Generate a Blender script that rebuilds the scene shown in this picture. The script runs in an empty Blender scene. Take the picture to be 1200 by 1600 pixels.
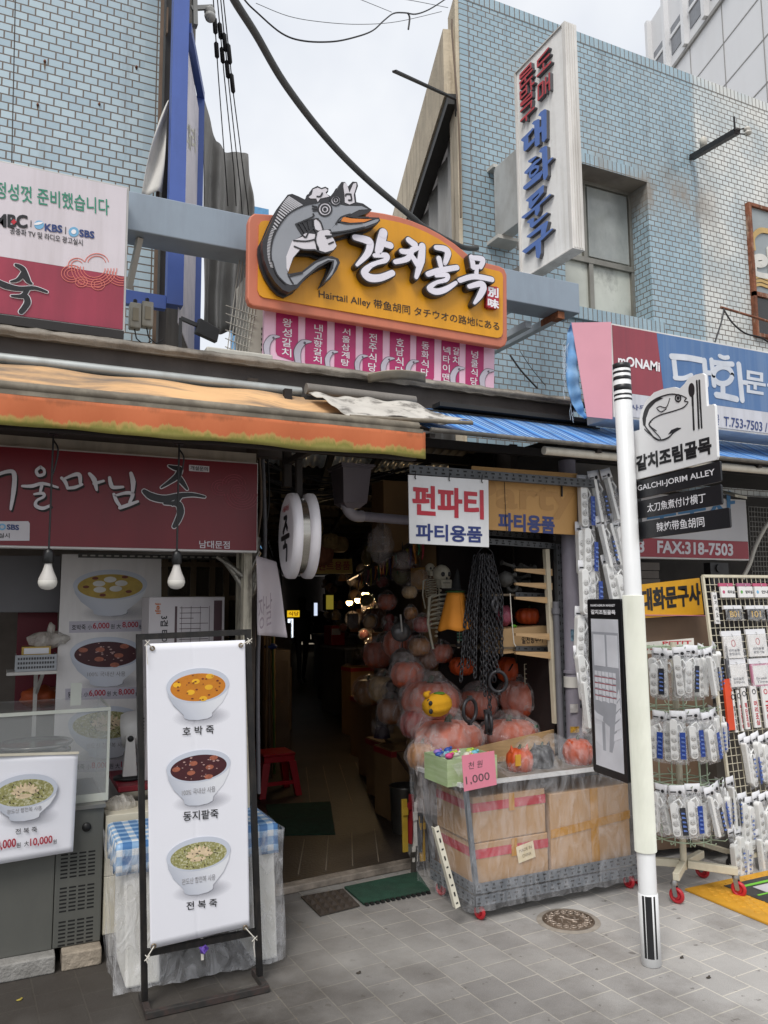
import bpy, bmesh, math, random
from mathutils import Vector as V, Matrix, noise
SC = bpy.context.scene
COL = SC.collection
RAD = math.radians
random.seed(11)

# ---------------------------------------------------------------- camera
HEAD, TILT, ROLL, FOC, EYE = RAD(25.49), RAD(6.5), RAD(-.474), 1236.3, 1.6
_f = V((math.sin(HEAD)*math.cos(TILT), math.cos(HEAD)*math.cos(TILT), math.sin(TILT)))
_r0 = V((math.cos(HEAD), -math.sin(HEAD), 0)); _u0 = _r0.cross(_f)
_r = _r0*math.cos(ROLL) + _u0*math.sin(ROLL); _u = _u0*math.cos(ROLL) - _r0*math.sin(ROLL)
EYEP = V((0, 0, EYE))
cam = bpy.data.cameras.new('camera'); camo = bpy.data.objects.new('camera', cam); COL.objects.link(camo)
cam.sensor_fit = 'VERTICAL'; cam.sensor_height = 36; cam.sensor_width = 27; cam.lens = FOC/1600*36
cam.clip_start = .05; cam.clip_end = 600
camo.matrix_world = Matrix(((_r.x, _u.x, -_f.x, 0), (_r.y, _u.y, -_f.y, 0), (_r.z, _u.z, -_f.z, EYE), (0, 0, 0, 1)))
SC.camera = camo
# ---------------------------------------------------------------- sky, sun, exposure
w = bpy.data.worlds.new('World'); SC.world = w; w.use_nodes = True
nt = w.node_tree; bg = nt.nodes['Background']
sky = nt.nodes.new('ShaderNodeTexSky'); sky.sky_type = 'NISHITA'; sky.sun_disc = False
SUN_EL, SUN_AZ = RAD(54), RAD(222)     # azimuth clockwise from +y: behind the camera, to the left
sky.sun_elevation = SUN_EL; sky.sun_rotation = SUN_AZ; sky.dust_density = 3; sky.air_density = 1
tc = nt.nodes.new('ShaderNodeTexCoord'); nz = nt.nodes.new('ShaderNodeTexNoise')
nz.inputs['Scale'].default_value = 2.2; nz.inputs['Detail'].default_value = 5; nz.inputs['Roughness'].default_value = .55
rp = nt.nodes.new('ShaderNodeValToRGB'); rp.color_ramp.elements[0].position = .3; rp.color_ramp.elements[1].position = .72
rp.color_ramp.elements[0].color = (6.9, 7.35, 8.2, 1); rp.color_ramp.elements[1].color = (10.2, 10.3, 10.4, 1)
mx = nt.nodes.new('ShaderNodeMix'); mx.data_type = 'RGBA'; mx.inputs[0].default_value = .9
nt.links.new(tc.outputs['Generated'], nz.inputs['Vector']); nt.links.new(nz.outputs['Fac'], rp.inputs[0])
nt.links.new(sky.outputs[0], mx.inputs[6]); nt.links.new(rp.outputs[0], mx.inputs[7])
nt.links.new(mx.outputs[2], bg.inputs[0]); bg.inputs[1].default_value = .064
sl = bpy.data.lights.new('sun', 'SUN'); sl.energy = 1.5; sl.angle = RAD(25); sl.color = (1, .97, .93)
so = bpy.data.objects.new('sun', sl); COL.objects.link(so)
sd = V((math.sin(SUN_AZ)*math.cos(SUN_EL), math.cos(SUN_AZ)*math.cos(SUN_EL), math.sin(SUN_EL)))
so.rotation_euler = sd.to_track_quat('Z', 'Y').to_euler(); so.location = sd*30
SC.view_settings.view_transform = 'Standard'; SC.view_settings.look = 'None'
SC.view_settings.exposure = .78; SC.view_settings.gamma = 1
SC.cycles.transparent_max_bounces = 24

# ---------------------------------------------------------------- geometry helpers
def ray(x, y): return _f + _r*((x-600)/FOC) + _u*((800-y)/FOC)
def PY(x, y, Y): d = ray(x, y); return EYEP + d*(Y/d.y)
def PX(x, y, X): d = ray(x, y); return EYEP + d*(X/d.x)
def PZ(x, y, Z=0): d = ray(x, y); return EYEP + d*((Z-EYE)/d.z)

class Fr:
    """a flat face of the place: origin, u to the right, v up, n = u x v towards the street"""
    def __init__(s, o, u, v=(0, 0, 1)):
        s.o = V(o); s.u = V(u).normalized(); s.v = V(v).normalized(); s.n = s.u.cross(s.v).normalized()
    def px(s, x, y):
        d = ray(x, y); k = (s.o-EYEP).dot(s.n)/d.dot(s.n); p = EYEP + d*k - s.o
        return (p.dot(s.u), p.dot(s.v))
    def pt(s, a, b, d=0): return s.o + s.u*a + s.v*b + s.n*d
    def P(s, x, y, d=0): return s.pt(*s.px(x, y), d)
    def m(s, x, y): a = s.px(x-1, y); b = s.px(x+1, y); return (V(b)-V(a)).length/2
def FY(Y): return Fr((0, Y, 0), (1, 0, 0))

class B:
    def __init__(s): s.bm = bmesh.new(); s.mi = 0
    def face(s, pts):
        vs = [s.bm.verts.new(p) for p in pts]
        try: f = s.bm.faces.new(vs)
        except ValueError: return
        f.material_index = s.mi; return f
    def hexa(s, p):   # 8 points: bottom 0-3 ccw, top 4-7
        vs = [s.bm.verts.new(q) for q in p]
        for i in ((3, 2, 1, 0), (4, 5, 6, 7), (0, 1, 5, 4), (1, 2, 6, 5), (2, 3, 7, 6), (3, 0, 4, 7)):
            s.bm.faces.new([vs[k] for k in i]).material_index = s.mi
        return s
    def box(s, a, b):
        x0, x1 = sorted((a[0], b[0])); y0, y1 = sorted((a[1], b[1])); z0, z1 = sorted((a[2], b[2]))
        return s.hexa([(x0, y0, z0), (x1, y0, z0), (x1, y1, z0), (x0, y1, z0), (x0, y0, z1), (x1, y0, z1), (x1, y1, z1), (x0, y1, z1)])
    def fbox(s, F, a0, b0, a1, b1, d0, d1):
        return s.hexa([F.pt(a0, b0, d1), F.pt(a1, b0, d1), F.pt(a1, b0, d0), F.pt(a0, b0, d0), F.pt(a0, b1, d1), F.pt(a1, b1, d1), F.pt(a1, b1, d0), F.pt(a0, b1, d0)])
    def bar(s, p, q, wd, ht, up=(0, 0, 1)):
        p, q = V(p), V(q); t = (q-p).normalized(); a = t.cross(V(up))
        if a.length < 1e-4: a = t.cross(V((0, 1, 0)))
        a.normalize(); b = a.cross(t).normalized(); a = a*wd/2; b = b*ht/2
        return s.hexa([p-a-b, p+a-b, q+a-b, q-a-b, p-a+b, p+a+b, q+a+b, q-a+b])
    def prism(s, F, poly, d0, d1):
        n = len(poly)
        A = sum(poly[i][0]*poly[(i+1) % n][1]-poly[(i+1) % n][0]*poly[i][1] for i in range(n))
        if A < 0: poly = poly[::-1]
        t = [s.bm.verts.new(F.pt(x, y, d1)) for x, y in poly]
        s.bm.faces.new(t).material_index = s.mi
        if d0 != d1:
            k = [s.bm.verts.new(F.pt(x, y, d0)) for x, y in poly]
            s.bm.faces.new(k[::-1]).material_index = s.mi
            for i in range(n):
                j = (i+1) % n
                s.bm.faces.new([k[i], k[j], t[j], t[i]]).material_index = s.mi
        return s
    def pprism(s, F, px, d0, d1): return s.prism(F, [F.px(*p) for p in px], d0, d1)
    def tube(s, pts, r, seg=8, caps=True):
        pts = [V(p) for p in pts]; n = len(pts); rs = r if isinstance(r, (list, tuple)) else [r]*n
        prev = None; rings = []
        for i, p in enumerate(pts):
            t = (pts[min(i+1, n-1)]-pts[max(i-1, 0)])
            t = t.normalized() if t.length > 1e-9 else V((0, 0, 1))
            a = prev - t*prev.dot(t) if prev is not None else t.cross(V((0, 0, 1)) if abs(t.z) < .9 else V((1, 0, 0)))
            if a.length < 1e-6: a = t.cross(V((1, 0, 0)))
            a.normalize(); prev = a; b = t.cross(a)
            rings.append([s.bm.verts.new(p+(a*math.cos(2*math.pi*k/seg)+b*math.sin(2*math.pi*k/seg))*rs[i]) for k in range(seg)])
        for i in range(n-1):
            for k in range(seg):
                f = s.bm.faces.new([rings[i][k], rings[i][(k+1) % seg], rings[i+1][(k+1) % seg], rings[i+1][k]]); f.material_index = s.mi; f.smooth = True
        if caps:
            s.cap(rings[0][::-1]); s.cap(rings[-1])
        return s
    def lathe(s, prof, c=(0, 0, 0), ax=(0, 0, 1), seg=24, lobes=0, lob=0.0, smooth=True):
        c = V(c); ax = V(ax).normalized(); a = ax.cross(V((0, 0, 1)) if abs(ax.z) < .9 else V((1, 0, 0))).normalized(); b = ax.cross(a)
        rings = []
        for r, h in prof:
            ring = []
            for k in range(seg):
                th = 2*math.pi*k/seg; rr = r*(1+lob*(abs(math.sin(lobes*th/2))-.6)) if lobes else r
                ring.append(s.bm.verts.new(c+ax*h+(a*math.cos(th)+b*math.sin(th))*max(rr, 1e-4)))
            rings.append(ring)
        for i in range(len(rings)-1):
            for k in range(seg):
                f = s.bm.faces.new([rings[i][k], rings[i][(k+1) % seg], rings[i+1][(k+1) % seg], rings[i+1][k]]); f.material_index = s.mi; f.smooth = smooth
        s.cap(rings[0][::-1]); s.cap(rings[-1])
        return s
    def cap(s, vs):
        f = s.bm.faces.new(vs); f.material_index = s.mi
        for e in f.edges: e.smooth = False
    def ball(s, c, r, sub=2, amp=0, fr=3, seed=0):
        r = V(r) if not isinstance(r, (int, float)) else V((r, r, r)); c = V(c)
        g = bmesh.ops.create_icosphere(s.bm, subdivisions=sub, radius=1)
        for v in g['verts']:
            k = 1+amp*noise.noise(v.co*fr+V((seed, seed*.7, 0))) if amp else 1
            v.co = c+V((v.co.x*r.x, v.co.y*r.y, v.co.z*r.z))*k
            for f in v.link_faces: f.material_index = s.mi; f.smooth = True
        return s
    def grid(s, fn, nu, nv, smooth=True):
        vs = [[s.bm.verts.new(fn(i/nu, j/nv)) for j in range(nv+1)] for i in range(nu+1)]
        for i in range(nu):
            for j in range(nv):
                f = s.bm.faces.new([vs[i][j], vs[i+1][j], vs[i+1][j+1], vs[i][j+1]]); f.material_index = s.mi; f.smooth = smooth
        return s
    def torus(s, c, R, r, ax=(0, 0, 1), sx=1, seg=24, sr=8, side=None, a0=0, a1=360):
        c = V(c); ax = V(ax).normalized(); a = V(side).normalized() if side else ax.cross(V((0, 0, 1)) if abs(ax.z) < .9 else V((1, 0, 0))).normalized(); b = ax.cross(a)
        full = a1-a0 >= 360; n = seg if full else seg+1
        pts = [c+a*math.cos(RAD(a0+(a1-a0)*k/seg))*R*sx+b*math.sin(RAD(a0+(a1-a0)*k/seg))*R for k in range(n)]
        if not full: return s.tube(pts, r, sr)
        rings = []
        for k in range(seg):
            t = (pts[(k+1) % seg]-pts[k-1]).normalized(); o = t.cross(ax).normalized()
            rings.append([s.bm.verts.new(pts[k]+(o*math.cos(2*math.pi*q/sr)+ax*math.sin(2*math.pi*q/sr))*r) for q in range(sr)])
        for k in range(seg):
            for q in range(sr):
                f = s.bm.faces.new([rings[k][q], rings[k][(q+1) % sr], rings[(k+1) % seg][(q+1) % sr], rings[(k+1) % seg][q]]); f.material_index = s.mi; f.smooth = True
        return s

def spline(pts, n=5):
    if len(pts) < 3: return list(pts)
    out = []; P = [V(p) for p in pts]
    for i in range(len(P)-1):
        a, b, c, d = P[max(i-1, 0)], P[i], P[i+1], P[min(i+2, len(P)-1)]
        for k in range(n):
            t = k/n
            out.append(tuple(.5*((2*b)+(c-a)*t+(2*a-5*b+4*c-d)*t*t+(3*b-a-3*c+d)*t**3)))
    out.append(tuple(P[-1])); return out

def stroke(b, F, px, wd, d0, d1, curve=True, n=5, world=False, step=[0]):
    """brush stroke: round capped ribbons along picture-traced points, on the face F"""
    pts = spline(px, n) if curve else list(px); N = len(pts)
    ws = wd if isinstance(wd, (list, tuple)) else [wd, wd]
    q = pts if world else [F.px(*p) for p in pts]
    sc = 1 if world else F.m(*pts[N//2])
    for i in range(N-1):
        a = V(q[i]); c = V(q[i+1]); t = c-a
        if t.length < 1e-6: continue
        ang = math.atan2(t.y, t.x)
        def W(k):
            k *= len(ws)-1; j = min(int(k), len(ws)-2); return (ws[j]+(ws[j+1]-ws[j])*(k-j))*sc/2
        ra, rc = W(i/(N-1)), W((i+1)/(N-1))
        poly = [(a.x+ra*math.cos(ang+RAD(x)), a.y+ra*math.sin(ang+RAD(x))) for x in (90, 120, 150, 180, 210, 240, 270)]
        poly += [(c.x+rc*math.cos(ang+RAD(x)), c.y+rc*math.sin(ang+RAD(x))) for x in (-90, -60, -30, 0, 30, 60, 90)]
        step[0] = (step[0]+1) % 23
        b.prism(F, poly, d0, d1+step[0]*.00006)

def ell(cx, cy, rx, ry, n=28, tilt=0, a0=0, a1=360):
    c, s_ = math.cos(RAD(tilt)), math.sin(RAD(tilt)); out = []
    for k in range(n if a1-a0 >= 360 else n+1):
        t = RAD(a0+(a1-a0)*k/n); x, y = rx*math.cos(t), ry*math.sin(t); out.append((cx+x*c-y*s_, cy+x*s_+y*c))
    return out

def rrect(a0, b0, a1, b1, r, n=5):
    out = []
    for cx, cy, s0 in ((a1-r, b0+r, -90), (a1-r, b1-r, 0), (a0+r, b1-r, 90), (a0+r, b0+r, 180)):
        out += [(cx+r*math.cos(RAD(s0+90*k/n)), cy+r*math.sin(RAD(s0+90*k/n))) for k in range(n+1)]
    return out

_tx = {}
def text_mesh(body, bold=0.0, spacing=1.0):
    k = (body, bold, spacing)
    if k not in _tx:
        cu = bpy.data.curves.new('lettering', 'FONT'); cu.body = body; cu.offset = bold; cu.space_character = spacing; cu.resolution_u = 3
        cu.align_x = 'CENTER'; cu.space_line = .95; cu.fill_mode = 'FRONT'
        o = bpy.data.objects.new('lettering', cu); COL.objects.link(o)
        dg = bpy.context.evaluated_depsgraph_get(); me = bpy.data.meshes.new_from_object(o.evaluated_get(dg))
        vs = [(v.co.x, v.co.y) for v in me.vertices]; fs = [list(p.vertices) for p in me.polygons]
        bpy.data.objects.remove(o); bpy.data.curves.remove(cu); bpy.data.meshes.remove(me)
        xs = [v[0] for v in vs]; ys = [v[1] for v in vs]
        x0, x1, y0, y1 = min(xs), max(xs), min(ys), max(ys)
        _tx[k] = ([((x-x0)/(x1-x0), (y-y0)/(y1-y0)) for x, y in vs], fs, (x1-x0)/(y1-y0))
    return _tx[k]

def text(b, F, body, bl, br, tl, d=.002, th=0, bold=0.0, plane=False, spacing=1.0):
    """lettering whose bounding box fills the parallelogram bl, br, tl (picture points, or face metres if plane)"""
    q = [V(p) if plane else V(F.px(*p)) for p in (bl, br, tl)]
    if bold > .022:      # heavy lettering: the outline laid down five times, slightly spread
        h = (bold-.012)*(q[2]-q[0]).length*.8
        for i, (x, y) in enumerate(((0, 0), (h, h), (-h, h), (h, -h), (-h, -h))): text(b, F, body, *(v+V((x, y)) for v in q), d+i*.00006, th, .014, True, spacing)
        return
    vs, fs, _ = text_mesh(body, bold, spacing)
    e1, e2 = q[1]-q[0], q[2]-q[0]
    def add(dd, flip):
        t = [b.bm.verts.new(F.pt(*(q[0]+e1*x+e2*y), dd)) for x, y in vs]
        for f in fs:
            try: g = b.bm.faces.new([t[i] for i in (f[::-1] if flip else f)])
            except ValueError: continue
            g.material_index = b.mi
            if g.normal.length == 0: g.normal_update()
        return t
    t = add(d+th, False)
    if th:
        k = add(d, True); cnt = {}
        for f in fs:
            for i in range(len(f)):
                e = (f[i], f[(i+1) % len(f)]); cnt[tuple(sorted(e))] = cnt.get(tuple(sorted(e)), []) + [e]
        for e in cnt.values():
            if len(e) == 1:
                i, j = e[0]
                try: b.bm.faces.new([k[i], k[j], t[j], t[i]]).material_index = b.mi
                except ValueError: pass

# ---------------------------------------------------------------- objects
def thing(name, label, cat, loc, group=None, kind=None):
    o = bpy.data.objects.new(name, None); COL.objects.link(o); o.location = loc; o.empty_display_size = .05
    if label: o['label'] = label
    if cat: o['category'] = cat
    if group: o['group'] = group
    if kind: o['kind'] = kind
    return o
def wloc(o):
    l = V((0, 0, 0))
    while o is not None: l += o.location; o = o.parent
    return l
def obj(name, b, mats, parent=None, label=None, cat=None, group=None, kind=None, bevel=0, sub=0, smooth=False, solid=0, local=False, fix=False):
    me = bpy.data.meshes.new(name)
    if not isinstance(mats, (list, tuple)): mats = [mats]
    bm = b.bm
    if fix: bmesh.ops.recalc_face_normals(bm, faces=bm.faces)
    if parent is not None: off = V((0, 0, 0)) if local else wloc(parent)
    else:
        if bm.verts and not local:
            xs = [v.co.x for v in bm.verts]; ys = [v.co.y for v in bm.verts]; zs = [v.co.z for v in bm.verts]
            off = V(((min(xs)+max(xs))/2, (min(ys)+max(ys))/2, min(zs)))
        else: off = V((0, 0, 0))
    for v in bm.verts: v.co -= off
    if smooth:
        for f in bm.faces: f.smooth = True
    bm.to_mesh(me); bm.free()
    for m in mats: me.materials.append(m)
    o = bpy.data.objects.new(name, me); COL.objects.link(o)
    if parent is not None: o.parent = parent
    else: o.location = off
    if bevel:
        md = o.modifiers.new('bevel', 'BEVEL'); md.width = bevel; md.segments = 2; md.limit_method = 'ANGLE'; md.angle_limit = RAD(40)
    if sub: md = o.modifiers.new('sub', 'SUBSURF'); md.levels = sub; md.render_levels = sub
    if solid: md = o.modifiers.new('solid', 'SOLIDIFY'); md.thickness = solid; md.offset = 0
    for k, v in (('label', label), ('category', cat), ('group', group), ('kind', kind)):
        if v: o[k] = v
    return o
def kids(o): return [c for c in bpy.data.objects if c.parent == o]
def dup(root, loc, rot=None, label=None, group=None, scale=None):
    r = root.copy(); COL.objects.link(r); r.location = loc
    if rot is not None: r.rotation_euler = rot
    if scale: r.scale = scale
    if label: r['label'] = label
    if group: r['group'] = group
    def rec(a, b_):
        for c in list(a.children):
            d = c.copy(); COL.objects.link(d); d.parent = b_; rec(c, d)
    rec(root, r); return r

# ---------------------------------------------------------------- materials
def C(h):
    h = h.lstrip('#'); v = [int(h[i:i+2], 16)/255 for i in (0, 2, 4)]
    return tuple(x/12.92 if x <= .04045 else ((x+.055)/1.055)**2.4 for x in v)
_m = {}
def M(name, col, rough=.6, metal=0, var=.12, vs=6, bump=0, bs=40, alpha=1, trans=0, emit=None, es=1, dirt=None, da=.5, dscale=(6, 6, 1.2), dlo=.45, dhi=.75, spec=.5, stretch=None, thin=False, sss=0):
    """procedural material: base colour with fine and coarse variation, optional streaked dirt, optional bump"""
    if name in _m: return _m[name]
    col = C(col) if isinstance(col, str) else col
    m = bpy.data.materials.new(name); m.use_nodes = True; n = m.node_tree; L = n.links.new
    p = n.nodes['Principled BSDF']; p.inputs['Roughness'].default_value = rough; p.inputs['Metallic'].default_value = metal
    p.inputs['Specular IOR Level'].default_value = spec
    p.inputs['Alpha'].default_value = alpha; p.inputs['Transmission Weight'].default_value = trans
    tc = n.nodes.new('ShaderNodeTexCoord'); src = tc.outputs['Object']
    if stretch:
        mp = n.nodes.new('ShaderNodeMapping'); mp.inputs['Scale'].default_value = stretch; L(src, mp.inputs[0]); src = mp.outputs[0]
    a = n.nodes.new('ShaderNodeTexNoise'); a.inputs['Scale'].default_value = vs; a.inputs['Detail'].default_value = 6; L(src, a.inputs['Vector'])
    hi = tuple(min(1, c*(1+var)) for c in col); lo = tuple(c*(1-var) for c in col)
    r = n.nodes.new('ShaderNodeValToRGB'); r.color_ramp.elements[0].position = .3; r.color_ramp.elements[1].position = .7
    r.color_ramp.elements[0].color = (*lo, 1); r.color_ramp.elements[1].color = (*hi, 1); L(a.outputs['Fac'], r.inputs[0])
    out = r.outputs[0]
    if dirt:
        mp = n.nodes.new('ShaderNodeMapping'); mp.inputs['Scale'].default_value = dscale; L(tc.outputs['Object'], mp.inputs[0])
        d = n.nodes.new('ShaderNodeTexNoise'); d.inputs['Scale'].default_value = 1; d.inputs['Detail'].default_value = 8; d.inputs['Roughness'].default_value = .65; L(mp.outputs[0], d.inputs['Vector'])
        rr = n.nodes.new('ShaderNodeMapRange'); rr.inputs[1].default_value = dlo; rr.inputs[2].default_value = dhi; rr.inputs[4].default_value = da; L(d.outputs['Fac'], rr.inputs[0])
        x = n.nodes.new('ShaderNodeMix'); x.data_type = 'RGBA'; L(rr.outputs[0], x.inputs[0]); L(out, x.inputs[6]); x.inputs[7].default_value = (*(C(dirt) if isinstance(dirt, str) else dirt), 1); out = x.outputs[2]
    L(out, p.inputs['Base Color'])
    if bump:
        bn = n.nodes.new('ShaderNodeTexNoise'); bn.inputs['Scale'].default_value = bs; bn.inputs['Detail'].default_value = 4; L(src, bn.inputs['Vector'])
        bp = n.nodes.new('ShaderNodeBump'); bp.inputs['Strength'].default_value = bump; bp.inputs['Distance'].default_value = .01; L(bn.outputs['Fac'], bp.inputs['Height']); L(bp.outputs[0], p.inputs['Normal'])
    if emit is not None:
        p.inputs['Emission Color'].default_value = (*(C(emit) if isinstance(emit, str) else emit), 1); p.inputs['Emission Strength'].default_value = es
    _m[name] = m; return m

def film(name, tint='#e8e8ea', lo=.1, hi=.55, scale=(7, 7, 3), rough=.16, bump=.8):
    """crumpled clear plastic: mostly see-through, milky where it folds, glossy"""
    if name in _m: return _m[name]
    m = bpy.data.materials.new(name); m.use_nodes = True; n = m.node_tree; L = n.links.new
    p = n.nodes['Principled BSDF']; p.inputs['Roughness'].default_value = rough; p.inputs['Base Color'].default_value = (*C(tint), 1)
    tc = n.nodes.new('ShaderNodeTexCoord'); mp = n.nodes.new('ShaderNodeMapping'); mp.inputs['Scale'].default_value = scale; L(tc.outputs['Object'], mp.inputs[0])
    a = n.nodes.new('ShaderNodeTexNoise'); a.inputs['Scale'].default_value = 1.6; a.inputs['Detail'].default_value = 7; a.inputs['Distortion'].default_value = 1.6; L(mp.outputs[0], a.inputs['Vector'])
    w_ = n.nodes.new('ShaderNodeTexVoronoi'); w_.feature = 'DISTANCE_TO_EDGE'; w_.inputs['Scale'].default_value = 3.2; L(a.outputs['Color'], w_.inputs['Vector'])
    r = n.nodes.new('ShaderNodeMapRange'); r.inputs[1].default_value = .35; r.inputs[2].default_value = .75; r.inputs[3].default_value = lo; r.inputs[4].default_value = hi
    L(a.outputs['Fac'], r.inputs[0])
    L(r.outputs[0], p.inputs['Alpha'])
    bp = n.nodes.new('ShaderNodeBump'); bp.inputs['Strength'].default_value = bump; bp.inputs['Distance'].default_value = .03
    L(a.outputs['Fac'], bp.inputs['Height']); L(bp.outputs[0], p.inputs['Normal'])
    _m[name] = m; return m
# ================================================================ setting: ground
def tile_mat(name, c1, c2, mort, bw, rh, off=.5, dirt='#6d665c', da=.55, dlo=.5, dhi=.8, dsc=(1.3, 1.3, .7), white=None, spots=True, msize=.0045):
    m = bpy.data.materials.new(name); m.use_nodes = True; n = m.node_tree; L = n.links.new
    p = n.nodes['Principled BSDF']; p.inputs['Roughness'].default_value = .32
    g = n.nodes.new('ShaderNodeNewGeometry'); sp = n.nodes.new('ShaderNodeSeparateXYZ'); L(g.outputs['Position'], sp.inputs[0])
    ad = n.nodes.new('ShaderNodeMath'); L(sp.outputs[0], ad.inputs[0]); L(sp.outputs[1], ad.inputs[1])
    cb = n.nodes.new('ShaderNodeCombineXYZ'); L(ad.outputs[0], cb.inputs[0]); L(sp.outputs[2], cb.inputs[1])
    br = n.nodes.new('ShaderNodeTexBrick'); br.offset = off; br.inputs['Scale'].default_value = 1
    br.inputs['Brick Width'].default_value = bw; br.inputs['Row Height'].default_value = rh; br.inputs['Mortar Size'].default_value = msize; br.inputs['Mortar Smooth'].default_value = .15
    br.inputs['Color1'].default_value = (*C(c1), 1); br.inputs['Color2'].default_value = (*C(c2), 1); br.inputs['Mortar'].default_value = (*C(mort), 1); L(cb.outputs[0], br.inputs['Vector'])
    out = br.outputs['Color']
    def noise_(sc, det=8, rough=.65, scl=None):
        mp = n.nodes.new('ShaderNodeMapping'); mp.inputs['Scale'].default_value = scl or (1, 1, 1); L(g.outputs['Position'], mp.inputs[0])
        z = n.nodes.new('ShaderNodeTexNoise'); z.inputs['Scale'].default_value = sc; z.inputs['Detail'].default_value = det; z.inputs['Roughness'].default_value = rough; L(mp.outputs[0], z.inputs['Vector']); return z.outputs['Fac']
    def rng(src, a, b_, c, d):
        r = n.nodes.new('ShaderNodeMapRange'); r.inputs[1].default_value = a; r.inputs[2].default_value = b_; r.inputs[3].default_value = c; r.inputs[4].default_value = d; L(src, r.inputs[0]); return r.outputs[0]
    def mix(f, a, b_):
        x = n.nodes.new('ShaderNodeMix'); x.data_type = 'RGBA'
        L(f, x.inputs[0]); L(a, x.inputs[6])
        if isinstance(b_, tuple): x.inputs[7].default_value = (*b_, 1)
        else: L(b_, x.inputs[7])
        return x.outputs[2]
    def mul(a, b_):
        x = n.nodes.new('ShaderNodeMath'); x.operation = 'MULTIPLY'; L(a, x.inputs[0]); L(b_, x.inputs[1]); return x.outputs[0]
    if white:     # paler, whitewashed part of the wall right of x = white, with worn blotches
        f = rng(sp.outputs[0], white-.03, white+.03, 0, 1); k = rng(noise_(2.2, 6, .6), .40, .62, 1.0, .5)
        iv = n.nodes.new('ShaderNodeMath'); iv.operation = 'SUBTRACT'; iv.inputs[0].default_value = 1; L(br.outputs['Fac'], iv.inputs[1])
        out = mix(mul(mul(f, k), iv.outputs[0]), out, C('#d8d9d4'))
    if spots:     # milky glaze specks on the tiles
        sv = rng(noise_(160, 3, .7), .6, .68, 0, .5); iv2 = n.nodes.new('ShaderNodeMath'); iv2.operation = 'SUBTRACT'; iv2.inputs[0].default_value = 1; L(br.outputs['Fac'], iv2.inputs[1])
        out = mix(mul(sv, iv2.outputs[0]), out, C('#dfe9ea'))
    out = mix(rng(noise_(1, 9, .68, dsc), dlo, dhi, 0, da), out, C(dirt))
    out = mix(rng(noise_(1, 6, .7, (7, 7, .55)), .56, .74, 0, da*.8), out, C('#57514a'))
    if white:     # grimy band where rain ran off the lintel line
        zb = mul(rng(sp.outputs[2], 5.2, 5.45, 0, 1), rng(sp.outputs[2], 5.55, 5.85, 1, 0)); xb = mul(rng(sp.outputs[0], 4.2, 4.3, 0, 1), rng(sp.outputs[0], 6.0, 6.5, 1, 0))
        out = mix(mul(mul(zb, xb), rng(noise_(1, 8, .6, (3.4, 3.4, 1.2)), .38, .55, 0, .9)), out, C('#8d857b'))
    L(out, p.inputs['Base Color'])
    bp = n.nodes.new('ShaderNodeBump'); bp.inputs['Strength'].default_value = .9; bp.inputs['Distance'].default_value = .004; bp.invert = True; L(br.outputs['Fac'], bp.inputs['Height']); L(bp.outputs[0], p.inputs['Normal'])
    _m[name] = m; return m

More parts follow.
